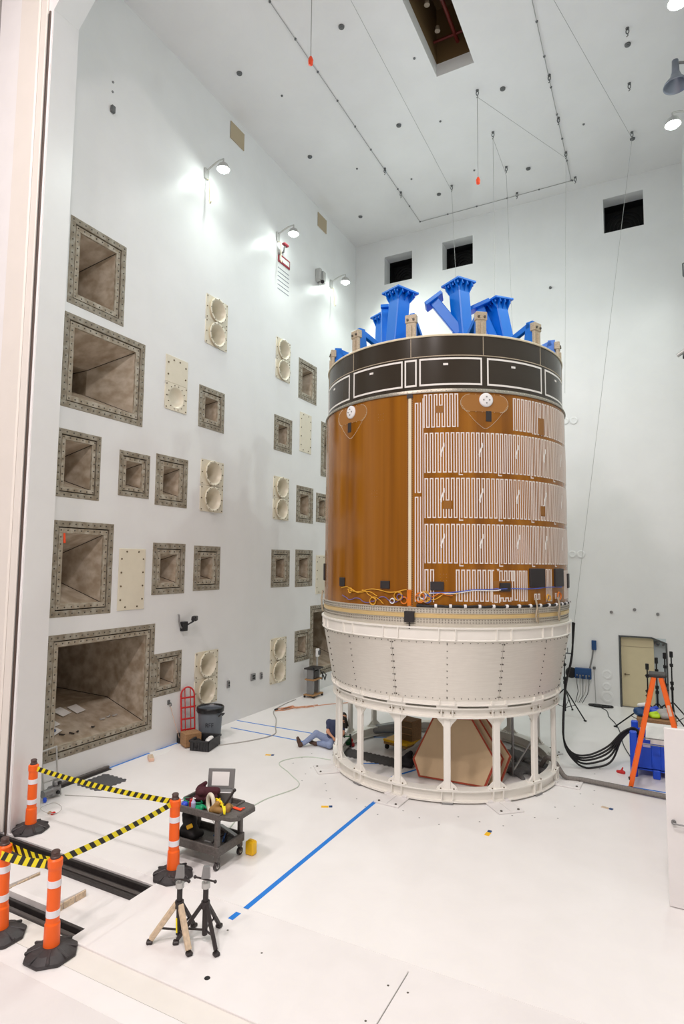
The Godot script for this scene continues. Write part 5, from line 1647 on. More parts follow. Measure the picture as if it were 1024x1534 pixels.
	for i in 5:
		m = MB.new()
		m.rbx(Vector3(-0.18 + i * 0.08, 0.02, 0.315), Vector3(-0.15 + i * 0.08, 0.2, 0.335), 0.004)
		part(m, "rib", M.tote_black, t)
	m = MB.new()
	m.nets([[Vector3(-0.05, 0.03, 0), Vector3(0.05, 0.09, 0.02), 0.06, 0.07], [Vector3(0.02, 0.06, 0.06), Vector3(0.07, 0.12, 0.0), 0.05, 0.04], [Vector3(-0.1, 0.03, -0.1), Vector3(0.05, 0.04, 0.1), 0.05, 0.06]], 0.014, 0.02)
	o = solid(m, "white_rag", M.paper_white, "crumpled white rag inside the black tote", "rag")
	o.position = Vector3(0.9, 0.1, 9.45)
	m = MB.new()
	m.nets([[Vector3(-0.07, 0.09, -0.08), Vector3(0.06, 0.09, 0.1), 0.09, 0.09]], 0.016, 0.02)
	o = solid(m, "dark_pouch", M.bag_black, "dark rounded pouch inside the black tote", "pouch")
	o.position = Vector3(0.78, 0.03, 9.72)
	# sanding block, white paper, rubber mat, long bar
	t = thing("sanding_block", "pale pinkish block lying on the floor below the big horn", "block", Vector3(0.4, 0, 10.83), "", 0.9)
	m = MB.new()
	m.rbx(Vector3(-0.06, 0.0, -0.14), Vector3(0.06, 0.07, 0.14), 0.012)
	part(m, "body", M.cord_orange if false else M.ladder_label, t)
	m = MB.new()
	m.rbx(Vector3(-0.055, 0.068, -0.13), Vector3(0.055, 0.082, 0.13), 0.006)
	part(m, "pad", M.wood_pale, t)
	m = MB.new()
	var ov := PackedVector2Array()
	for i in 24: ov.append(Vector2(0.16 * cos(TAU * i / 24.0), 0.3 * sin(TAU * i / 24.0) * (1.0 + 0.12 * sin(i * 1.7))))
	m.prism(ov, Transform3D(Basis(Vector3.RIGHT, -PI * 0.5), Vector3.ZERO), 0.004)
	o = solid(m, "white_cloth", M.paper_white, "flat white cloth on the floor at the wall base", "cloth")
	o.position = Vector3(0.19, 0, 10.32)
	puzzle_mat("rubber_mat", "grey rubber mat with toothed edges below the big horn", Vector3(0.57, 0, 12.3), 0.32, 0.33, M.mat_grey, -0.05)
	m = MB.new()
	m.rbx(Vector3(0.02, 0, 11.68), Vector3(0.08, 0.07, 12.95), 0.01)
	t = thing("steel_angle", "long grey steel angle lying along the wall base below the horn", "bar", Vector3(0.0, 0, 0))
	part(m, "upright_leg", M.rail_steel, t)
	m = MB.new()
	m.rbx(Vector3(0.02, 0, 11.68), Vector3(0.14, 0.012, 12.95), 0.003)
	part(m, "flat_leg", M.rail_dark, t)
	# folded stand with motor unit near the jamb
	t = thing("folding_stand", "light grey folding frame stand with a motor unit by the jamb", "stand", Vector3(0.34, 0, 13.25))
	for q in [[Vector3(0, 0.05, -0.12), Vector3(-0.12, 0.86, -0.14)], [Vector3(0, 0.05, 0.17), Vector3(-0.12, 0.84, 0.18)], [Vector3(-0.12, 0.86, -0.14), Vector3(-0.12, 0.84, 0.18)], [Vector3(-0.02, 0.3, -0.13), Vector3(-0.02, 0.3, 0.17)], [Vector3(0.12, 0.02, -0.1), Vector3(-0.04, 0.4, -0.13)]]:
		m = MB.new()
		m.cyl(q[0], q[1], 0.016, 0.016, 8)
		part(m, "frame_tube", M.metal_light, t)
	m = MB.new()
	m.rbx(Vector3(-0.05, 0.03, -0.12), Vector3(0.12, 0.2, 0.1), 0.03); m.cyl(Vector3(0.05, 0.12, 0.05), Vector3(0.05, 0.12, 0.24), 0.07, 0.07, 14); m.rbx(Vector3(0.0, 0.2, -0.1), Vector3(0.1, 0.3, 0.02), 0.02)
	part(m, "motor", M.metal_grey, t)
	m = MB.new()
	m.cyl(Vector3(0.13, 0.1, -0.02), Vector3(0.16, 0.1, -0.02), 0.035, 0.03, 10); m.rbx(Vector3(0.1, 0.22, -0.1), Vector3(0.13, 0.28, -0.04), 0.006)
	part(m, "knob", M.cable_black, t)
	m = MB.new()
	m.rbx(Vector3(0.1, 0.0, 0.22), Vector3(0.17, 0.09, 0.28), 0.02)
	part(m, "blue_foot", M.bin_blue, t)
	t = thing("wire_scrap", "coiled thin wires with a red clip on the floor near the jamb post", "wire", Vector3(0.95, 0, 13.72))
	m = MB.new()
	pts = []
	for i in 40: pts.append(Vector3(0.14 * cos(i * 0.2) + 0.03 * sin(i * 0.5), 0.01 + 0.1 * absf(sin(i * 0.1)), 0.16 * sin(i * 0.2)))
	m.tube(pts, 0.005, 5)
	part(m, "wires", M.cord_grey, t)
	m = MB.new()
	m.rbx(Vector3(0.08, 0, 0.0), Vector3(0.13, 0.04, 0.08), 0.01)
	part(m, "red_clip", M.red_paint, t)
	m = MB.new()
	m.rbx(Vector3(0.0, 0, 0.02), Vector3(0.05, 0.035, 0.08), 0.01)
	part(m, "brass_clip", M.leather_tan, t)
	# black wall camera with its junction box and hose
	t = thing("wall_camera", "black wall camera with junction box and curved grey hose", "camera", Vector3(0, 2.88, 9.5))
	m = MB.new()
	m.rbx(Vector3(0, -0.2, -0.08), Vector3(0.1, 0.03, 0.1), 0.01)
	part(m, "junction_box", M.camera_dark, t)
	m = MB.new()
	m.cyl(Vector3(0.08, -0.05, -0.08), Vector3(0.16, 0.02, -0.18), 0.02, 0.02, 8); m.rbox(Transform3D(Basis(Vector3.UP, 0.5), Vector3(0.2, 0.1, -0.2)), Vector3(0.12, 0.12, 0.22), 0.015); m.cyl(Vector3(0.26, 0.1, -0.09), Vector3(0.29, 0.1, -0.04), 0.05, 0.05, 12); m.bar(Vector3(0.16, 0.02, -0.18), Vector3(0.18, 0.06, -0.19), 0.05, 0.05)
	part(m, "camera_head", M.camera_dark, t)
	m = MB.new()
	m.tube([Vector3(0.03, 0.22, 0.2), Vector3(0.06, 0.2, 0.21), Vector3(0.07, 0.05, 0.21), Vector3(0.08, -0.08, 0.17), Vector3(0.06, -0.12, 0.09)], 0.02, 8)
	part(m, "hose", M.metal_grey, t)
	# sockets and hook
	for q in [[1.06, 7.66, "dark socket low on the wall beside the rubbish bin's bells"], [1.07, 6.52, "square grey socket in the pair between the bell plates"], [1.04, 6.12, "narrow dark socket in the pair between the bell plates"]]:
		t = thing("wall_socket", q[2], "socket", Vector3(0, q[0], q[1]), "sockets on the horn wall")
		m = MB.new()
		var hw := 0.1 if q[1] == 6.52 else 0.045
		m.rbx(Vector3(0, -0.1, -hw), Vector3(0.05, 0.1, hw), 0.01)
		part(m, "box", M.metal_grey, t)
		m = MB.new()
		for y in [-0.055, 0.015]: m.rbx(Vector3(0.05, y, -hw * 0.6), Vector3(0.06, y + 0.045, hw * 0.6), 0.004)
		part(m, "outlet", M.camera_dark, t)
	t = thing("pulley_hook", "small dark hook on the wall with a red cord to the hand truck", "hook", Vector3(0, 1.02, 9.92))
	m = MB.new()
	m.rbx(Vector3(0, -0.05, -0.04), Vector3(0.03, 0.06, 0.04), 0.008); m.tube([Vector3(0.03, 0, 0), Vector3(0.09, -0.01, 0), Vector3(0.1, -0.06, 0), Vector3(0.05, -0.08, 0)], 0.015, 6)
	part(m, "hook", M.hook_dark, t)
	m = MB.new()
	m.tube([Vector3(0.06, -0.05, 0), Vector3(0.1, -0.5, -0.14), Vector3(0.16, -1.0, -0.3)], 0.006, 5)
	part(m, "cord", M.ladder_label, t)
	# tan plates and small fittings high on the wall
	for q in [[7.87, "tan square plate under the ceiling, above the gooseneck lamp nearest the doorway"], [2.83, "tan square plate under the ceiling near the far corner"]]:
		m = MB.new()
		m.rbx(Vector3(0, 16.56, q[0] - 0.32), Vector3(0.025, 17.08, q[0] + 0.32), 0.004)
		solid(m, "wall_plate", M.tan_plate, q[1], "plate", "tan plates high on the horn wall")
	t = thing("wall_bracket", "tiny dark bracket alone high on the wall near the doorway", "bracket", Vector3(0, 14.46, 12.32))
	m = MB.new()
	m.rbx(Vector3(0, -0.08, -0.06), Vector3(0.07, 0.08, 0.04), 0.01)
	part(m, "body", M.hook_dark, t)
	for y in [0.42, 0.65]:
		m = MB.new()
		m.cyl(Vector3(0, y, 0.0), Vector3(0.02, y, 0.0), 0.025, 0.025, 8)
		part(m, "stud", M.metal_grey, t)
	# notice with a red border, lines of lettering below
	t = thing("wall_notice", "red-bordered white notice with faint lines of lettering below it", "notice", Vector3(0, 14.12, 5.3))
	m = MB.new()
	m.rbx(Vector3(0, -0.06, -0.34), Vector3(0.03, 0.22, 0.34), 0.004)
	part(m, "border", M.sign_red, t)
	m = MB.new()
	m.rbx(Vector3(0.028, 0.0, -0.29), Vector3(0.036, 0.16, 0.29), 0.002)
	part(m, "panel", M.paper_white, t)
	for i in 6:
		m = MB.new()
		m.bx(Vector3(0, -0.26 - i * 0.14, -0.33), Vector3(0.003, -0.235 - i * 0.14, 0.33))
		part(m, "text_line", M.ink_grey, t)
	t = thing("signal_lamp", "small red beacon on a bracket above the red-bordered notice", "beacon", Vector3(0, 14.5, 5.62))
	m = MB.new()
	m.tube([Vector3(0, -0.2, 0), Vector3(0.2, -0.18, 0), Vector3(0.24, 0.0, 0)], 0.03, 8)
	part(m, "bracket", M.metal_grey, t)
	m = MB.new()
	m.rbx(Vector3(0.18, 0.02, -0.16), Vector3(0.32, 0.1, 0.1), 0.03)
	part(m, "lens", M.sign_red, t)
	# grey security camera between the far lamps
	t = thing("security_camera", "grey tube camera on a bracket between the two far lamps", "camera", Vector3(0, 14.5, 3.1))
	m = MB.new()
	m.rbx(Vector3(0, -0.1, -0.2), Vector3(0.25, 0.35, 0.0), 0.03); m.rbx(Vector3(0, -0.05, 0.02), Vector3(0.2, 0.4, 0.16), 0.02)
	part(m, "housing", M.metal_light, t)
	m = MB.new()
	m.cyl(Vector3(0.2, -0.05, 0.02), Vector3(0.45, -0.3, 0.42), 0.07, 0.08, 14)
	part(m, "tube", M.metal_light, t)
	m = MB.new()
	m.cyl(Vector3(0.45, -0.3, 0.42), Vector3(0.46, -0.31, 0.435), 0.065, 0.065, 14)
	part(m, "lens", M.camera_dark, t)

func puzzle_mat(called: String, label: String, at: Vector3, hx: float, hz: float, m_: Material, turn: float) -> void:
	var p := PackedVector2Array()
	var sides := [[Vector2(-hx, -hz), Vector2(hx, -hz)], [Vector2(hx, -hz), Vector2(hx, hz)], [Vector2(hx, hz), Vector2(-hx, hz)], [Vector2(-hx, hz), Vector2(-hx, -hz)]]
	for s in sides:
		var a: Vector2 = s[0]
		var b: Vector2 = s[1]
		var n := maxi(3, int(a.distance_to(b) / 0.11))
		var d := (b - a) / n
		var out := Vector2(d.y, -d.x).normalized() * 0.03
		for i in n:
			p.append(a + d * (i + 0.1)); p.append(a + d * (i + 0.3) + out); p.append(a + d * (i + 0.6) + out); p.append(a + d * (i + 0.8))
	var m := MB.new()
	m.prism(p, Transform3D(Basis(Vector3.RIGHT, -PI * 0.5), Vector3.ZERO), 0.012)
	var o := solid(m, called, m_, label, "mat")
	o.position = at; o.rotation.y = turn

# ------------------------------------------------------------------ floor tape, cords, marks
func strip(called: String, a: Vector2, b: Vector2, w: float, m_: Material, label: String, group := "", y := 0.0) -> void:
	var m := MB.new()
	m.bar(Vector3(a.x, y + 0.0012, a.y), Vector3(b.x, y + 0.0012, b.y), w, 0.002)
	solid(m, called, m_, label, "tape", group)

func cord(called: String, p: Array, r: float, m_: Material, label: String, category := "cord") -> MeshInstance3D:
	var c := Curve3D.new()
	for i in p.size():
		var t: Vector3 = (p[mini(i + 1, p.size() - 1)] - p[maxi(i - 1, 0)]) * 0.17
		c.add_point(p[i], -t, t)
	var pts := []
	var L := c.get_baked_length()
	var n := clampi(int(L / 0.06), 6, 120)
	for i in n + 1: pts.append(c.sample_baked(L * i / n, true))
	var m := MB.new()
	m.tube(pts, r, 6)
	return solid(m, called, m_, label, category)

func make_floor_marks() -> void:
	strip("floor_tape", Vector2(5.695, 14.45), Vector2(5.73, 10.5), 0.075, M.tape_blue, "long bright blue tape line from the plate to the ring stand")
	strip("floor_tape", Vector2(5.69, 14.76), Vector2(5.695, 14.6), 0.075, M.tape_blue, "short bright blue tape piece on the floor plate edge", "", 0.022)
	strip("floor_tape", Vector2(0.03, 7.24), Vector2(3.6, 7.31), 0.05, M.tape_blue, "blue tape line from the wall, passing behind the seated person")
	strip("floor_tape", Vector2(0.33, 7.9), Vector2(3.6, 8.04), 0.05, M.tape_blue, "blue tape line running under the seated person's legs")
	strip("floor_tape", Vector2(0.03, 10.3), Vector2(0.04, 9.6), 0.05, M.tape_blue, "short blue tape along the wall base before the hand truck")
	strip("floor_tape", Vector2(0.03, 11.65), Vector2(0.03, 10.5), 0.05, M.tape_blue, "blue tape along the wall base below the big horn")
	strip("floor_tape", Vector2(0.03, 8.6), Vector2(0.04, 7.95), 0.05, M.tape_blue, "short blue tape along the wall base past the rubbish bin")
	strip("floor_tape", Vector2(8.68, 7.36), Vector2(11.4, 7.38), 0.05, M.tape_blue, "blue tape line beside the grey hose by the ladder")
	strip("floor_tape", Vector2(4.6, 8.75), Vector2(5.4, 8.3), 0.06, M.tape_blue, "blue tape inside the stand below the dark mat")
	strip("floor_tape", Vector2(5.5, 9.2), Vector2(5.85, 8.4), 0.06, M.tape_blue, "blue tape inside the stand beside the hexagon panel")
	strip("floor_tape", Vector2(4.0, 6.8), Vector2(5.2, 6.2), 0.05, M.tape_blue, "blue tape inside the stand behind the dark mat")
	strip("floor_tape", Vector2(7.2, 7.4), Vector2(8.5, 7.4), 0.05, M.tape_blue, "blue tape inside the stand beside the grey blankets")
	for q in [[2.5, 9.27, 0.3, "yellow floor marker with blue end, between the bin and the seated person"], [5.05, 11.17, 0.5, "yellow floor marker with blue end, beside the long blue tape"], [7.9, 10.82, 1.5, "yellow floor marker with blue end, alone in the open floor"], [9.55, 8.74, -0.3, "thin blue and tan marker on the floor before the grey hose"]]:
		var t := thing("floor_marker", q[3], "marker", Vector3(q[0], 0, q[1]), "taped floor markers", q[2])
		var m := MB.new()
		m.bx(Vector3(-0.09, 0.0003, -0.04), Vector3(0.04, 0.003, 0.04))
		part(m, "yellow_tape", M.yellow_plastic if q[0] < 9 else M.wood_pale, t)
		m = MB.new()
		m.bx(Vector3(0.05, 0.0003, -0.03), Vector3(0.11, 0.012, 0.03))
		part(m, "blue_end", M.device_blue, t)
	cord("floor_cable", [Vector3(1.05, 0.012, 9.3), Vector3(1.5, 0.012, 8.6), Vector3(1.7, 0.012, 7.9), Vector3(1.35, 0.012, 7.3), Vector3(0.9, 0.012, 6.6), Vector3(0.35, 0.012, 5.9), Vector3(0.15, 0.012, 5.0), Vector3(0.12, 0.012, 4.3)], 0.014, M.cord_grey, "thin grey cord from the black tote along the wall to the instrument stand")
	cord("air_hose", [Vector3(4.3, 0.01, 13.3), Vector3(3.95, 0.01, 12.3), Vector3(3.9, 0.01, 11.5), Vector3(4.1, 0.01, 10.6), Vector3(3.6, 0.01, 10.1), Vector3(3.0, 0.01, 9.6), Vector3(3.3, 0.01, 9.0), Vector3(3.9, 0.01, 8.9)], 0.01, M.cord_green, "thin pale green hose from the tool cart to the ring stand")
	cord("floor_cable", [Vector3(0.5, 0.008, 13.1), Vector3(1.0, 0.008, 12.9), Vector3(1.8, 0.008, 12.6), Vector3(2.6, 0.008, 12.2), Vector3(3.6, 0.008, 12.6), Vector3(4.0, 0.008, 13.0)], 0.006, M.cord_grey, "very thin grey wire on the floor between the jamb and the cart")
	var rng := RandomNumberGenerator.new()
	rng.seed = 3
	var t := thing("extension_cord", "tangled orange extension cord on the floor near the instrument stand", "cord")
	for k in 3:
		var pts := []
		for i in 40:
			var f := i / 39.0
			pts.append(Vector3(0.35 + 0.75 * f + 0.05 * sin(f * 9.0 + k * 2.0), 0.013 + 0.008 * k, 5.75 - 1.0 * f + 0.14 * sin(f * 7.0 + k * 1.7)))
		var m := MB.new()
		m.tube(pts, 0.013, 5)
		part(m, "strand", M.cord_orange, t)
	var mm := MB.new()
	for i in 5: mm.tube([Vector3(0.4 + 0.03 * i, 0.02 + 0.012 * i, 5.6), Vector3(0.55 + 0.02 * i, 0.03 + 0.012 * i, 5.42 - 0.03 * i), Vector3(0.68, 0.02 + 0.01 * i, 5.3)], 0.014, 5)
	part(mm, "bundle", M.cord_orange, t)
	mm = MB.new()
	mm.rbx(Vector3(0.3, 0, 5.7), Vector3(0.38, 0.05, 5.82), 0.01)
	part(mm, "plug", M.cable_black, t)
	cord("floor_cable", [Vector3(1.1, 0.012, 4.75), Vector3(1.3, 0.012, 4.4), Vector3(2.0, 0.012, 3.6), Vector3(2.6, 0.012, 2.9)], 0.012, M.cord_orange, "single orange cord running from the tangle to behind the ring stand")
	# dots drilled in the floor around the stand
	t = thing("floor_anchors", "small drilled anchor dots in the floor around the ring stand", "anchors")
	for i in 30:
		var d := -70.0 + i * 6.2
		mm = MB.new()
		var p := AXIS + pol(d, 3.0 + 0.18 * (i % 3), 0)
		mm.cyl(p, p + Vector3.UP * 0.002, 0.015, 0.015, 8)
		part(mm, "anchor", M.metal_grey, t)

# ------------------------------------------------------------------ ceiling fittings
func make_ceiling() -> void:
	var H := ROOM_H
	for q in [[Vector3(2.99, H, 0.6), Vector3(2.99, H, 13.9), "thin ceiling conduit running from the corner track above the horn wall"], [Vector3(8.36, H, 0.65), Vector3(8.36, H, 13.9), "thin ceiling conduit above the tan door's side of the chamber"], [Vector3(2.99, H, 0.6), Vector3(8.4, H, 0.62), "thin ceiling conduit parallel to the back wall"]]:
		var t := thing("ceiling_conduit", q[2], "conduit", Vector3.ZERO, "thin ceiling conduits")
		var m := MB.new()
		m.cyl(q[0] + Vector3.DOWN * 0.02, q[1] + Vector3.DOWN * 0.012, 0.009, 0.009, 6)
		part(m, "tube", M.wire_grey, t)
		var L: float = q[0].distance_to(q[1])
		var n := int(L / 1.05)
		for i in n + 1:
			var p: Vector3 = q[0].lerp(q[1], float(i) / n)
			m = MB.new()
			m.cyl(p, p + Vector3.DOWN * 0.03, 0.032, 0.026, 8)
			part(m, "clamp", M.hook_dark, t)
	for x in [1.12, 4.16, 7.19, 10.25]:
		for z in [1.9, 5.6, 9.25]:
			var m := MB.new()
			m.cyl(Vector3(x, H, z), Vector3(x, H - 0.03, z), 0.075, 0.07, 14); m.cyl(Vector3(x, H - 0.03, z), Vector3(x, H - 0.045, z), 0.04, 0.03, 10)
			solid(m, "ceiling_anchor", M.hook_dark, "round dark ceiling disc in the row " + {1.12: "along the horn wall", 4.16: "past one conduit", 7.19: "past the ceiling slot", 10.25: "on the tan door's side"}[x] + {1.9: ", by the back wall", 5.6: ", midway", 9.25: ", by the doorway"}[z], "anchor", "anchor discs in the ceiling")
	for q in [[1.7, 8.1], [2.2, 4.4], [5.3, 5.2], [5.4, 7.6], [3.6, 3.1], [7.0, 8.9], [9.0, 3.2], [5.6, 2.6]]:
		var m := MB.new()
		m.cyl(Vector3(q[0], H, q[1]), Vector3(q[0], H - 0.02, q[1]), 0.035, 0.03, 8)
		solid(m, "ceiling_stud", M.hook_dark, "tiny dark stud in the white ceiling", "stud", "tiny ceiling studs")
	# shackles and the wires that hang from them
	var hooks := [[6.56, 5.85, "hooked shackle above the orange tag near the ceiling slot"], [6.56, 4.07, "hooked shackle above the blue fixture, closer to the slot"], [6.57, 2.3, "hooked shackle above the blue fixture, closer to the back wall"], [8.38, 2.17, "hooked shackle where the slanting wire meets the conduit"], [10.24, 2.21, "hooked shackle holding the wire down to the cylinder's foot"], [4.7, 2.16, "hooked shackle above the speaker opening in the middle"], [10.26, 6.1, "hooked shackle on the tan door's side, closest to the doorway"], [10.24, 4.25, "hooked shackle midway along the tan door's side"], [8.38, 5.5, "hooked shackle on the conduit farther from the back wall"], [8.38, 3.8, "hooked shackle on the conduit midway to the back wall"], [3.02, 4.0, "hooked shackle on the horn-wall conduit farther from the corner"], [3.02, 2.6, "hooked shackle on the horn-wall conduit closer to the corner"], [8.5, 0.75, "hooked shackle at the corner of the two conduits"], [6.6, 0.75, "hooked shackle on the conduit along the back wall"]]
	for q in hooks:
		var t := thing("ceiling_shackle", q[2], "shackle", Vector3(q[0], H, q[1]), "shackles hanging from the ceiling")
		t.scale = Vector3.ONE * 0.72
		var m := MB.new()
		m.cyl(Vector3.ZERO, Vector3(0, -0.04, 0), 0.06, 0.05, 10)
		part(m, "pad", M.hook_dark, t)
		m = MB.new()
		var pts := []
		for i in 17: pts.append(Vector3(0.045 * sin(TAU * i / 16.0), -0.12 + 0.085 * cos(TAU * i / 16.0), 0))
		m.tube(pts, 0.018, 6)
		m.tube([Vector3(0, -0.2, 0), Vector3(0.02, -0.26, 0), Vector3(-0.03, -0.3, 0)], 0.016, 6)
		part(m, "hook", M.hook_dark, t)
	var wires := [[[Vector3(6.56, H - 0.2, 4.07), Vector3(6.56, 11.4, 4.07)], "wire hanging straight down behind the blue fixture, closer to the slot"], [[Vector3(6.56, H - 0.2, 4.07), Vector3(6.57, H - 0.3, 2.3), Vector3(6.75, 9.5, 2.3)], "wire looped over two shackles and hanging behind the blue fixture"], [[Vector3(6.56, H - 0.2, 5.85), Vector3(8.38, H - 0.2, 2.17), Vector3(8.2, 9.6, 2.17)], "wire slanting across the ceiling and hanging beside the cylinder"], [[Vector3(7.7, H - 0.1, 12.2), Vector3(10.24, H - 0.2, 2.21), Vector3(8.03, 1.9, 0.4)], "long wire slanting from the ceiling down to the bar at the cylinder's foot"], [[Vector3(4.73, H - 0.1, 12.5), Vector3(4.7, H - 0.2, 2.16), Vector3(5.05, 11.0, 2.5)], "wire along the ceiling hanging between the speaker openings"]]
	for w in wires:
		var m := MB.new()
		m.tube(w[0], 0.006, 5)
		solid(m, "hanging_wire", M.wire_grey, w[1], "wire", "thin wires hanging from the ceiling")
	for q in [[3.98, 10.35, 15.58, "orange tag on a string hanging over the horn-wall conduit"], [6.52, 5.7, 14.78, "orange tag on a string hanging behind the ceiling slot"]]:
		var t := thing("hanging_tag", q[3], "tag", Vector3(q[0], q[2], q[1]), "orange tags hanging from the ceiling")
		var m := MB.new()
		m.tube([Vector3(0, 0.05, 0), Vector3(0, H - q[2] - 0.1, 0)], 0.01, 5)
		part(m, "string", M.wire_grey, t)
		m = MB.new()
		m.lathe(Transform3D(), [Vector2(0, -0.1), Vector2(0.05, -0.08), Vector2(0.06, 0.02), Vector2(0.03, 0.1), Vector2(0.0, 0.12)], 10, 0, TAU, true)
		part(m, "tag", M.tag_orange, t)
	# right wall: bell, hook and tube camera
	var t := thing("siren_bell", "grey bell-shaped siren horn on the wall above the lamp", "siren", Vector3(11.22, 15.35, 6.2))
	var m := MB.new()
	m.lathe(Transform3D(Basis(), Vector3.ZERO), [Vector2(0.0, 0.3), Vector2(0.05, 0.28), Vector2(0.1, 0.18), Vector2(0.24, 0.05), Vector2(0.26, 0.0), Vector2(0.27, 0.0), Vector2(0.25, 0.06), Vector2(0.13, 0.2), Vector2(0.08, 0.34), Vector2(0.07, 0.62), Vector2(0, 0.62)], 28, 0, TAU, true)
	part(m, "bell", M.bell_grey, t)
	m = MB.new()
	m.tube([Vector3(0.05, 0.55, 0), Vector3(0.2, 0.5, 0), Vector3(0.38, 0.5, 0)], 0.03, 8)
	part(m, "bracket", M.metal_grey, t)
	t = thing("tube_camera", "silver tube camera with a black base on the wall facing the horns", "camera", Vector3(ROOM_W, 9.5, 5.0))
	m = MB.new()
	m.cyl(Vector3(-0.52, -0.08, 0.0), Vector3(-0.05, 0.2, 0.1), 0.05, 0.05, 14)
	part(m, "tube", M.metal_light, t)
	m = MB.new()
	m.cyl(Vector3(-0.4, -0.12, 0.02), Vector3(-0.28, -0.12, 0.02), 0.06, 0.06, 12); m.bar(Vector3(-0.3, -0.12, 0.02), Vector3(0, -0.05, 0.05), 0.04, 0.04)
	part(m, "base", M.camera_dark, t)
	t = thing("wall_hook", "short black hook high in the corner by the far wall", "hook", Vector3(ROOM_W - 0.12, 13.3, 1.0))
	m = MB.new()
	m.tube([Vector3(0.1, 0.2, 0), Vector3(0.0, 0.18, 0), Vector3(0, -0.2, 0), Vector3(0.05, -0.26, 0)], 0.025, 6)
	part(m, "hook", M.hook_dark, t)
	# back wall: flush round covers and small bolts
	for q in [[8.2, 9.23, 0.13, "in the upper pair, clear of the cylinder"], [7.93, 9.24, 0.12, "in the upper pair, touching the cylinder's edge"], [8.33, 4.76, 0.13, "in the lower pair, clear of the cylinder"], [8.06, 4.76, 0.12, "in the lower pair, touching the cylinder's edge"], [9.02, 0.95, 0.15, "topmost of three beside the tan door"], [9.0, 0.58, 0.13, "middle of three beside the tan door"], [9.01, 0.26, 0.19, "lowest and largest of three beside the tan door"]]:
		m = MB.new()
		m.lathe(Transform3D(Basis(Vector3.RIGHT, PI * 0.5), Vector3(q[0], q[1], 0.0)), [Vector2(0, 0.02), Vector2(q[2] * 0.55, 0.02), Vector2(q[2] * 0.6, 0.028), Vector2(q[2] * 0.8, 0.028), Vector2(q[2], 0.02), Vector2(q[2], 0.0)], 28)
		solid(m, "round_cover", M.wall_paint, "white round cover on the far wall, " + q[3], "cover", "round covers on the far wall")
	for q in [[7.54, 13.98], [9.19, 2.92], [9.86, 3.03], [10.5, 2.92]]:
		m = MB.new()
		m.cyl(Vector3(q[0], q[1], 0), Vector3(q[0], q[1], 0.05), 0.05, 0.04, 10)
		solid(m, "wall_bolt", M.hook_dark if q[1] > 5 else M.metal_grey, "dark bolt alone high on the far wall" if q[1] > 5 else "small grey bolt on the far wall above the tan door", "bolt", "bolts on the far wall")

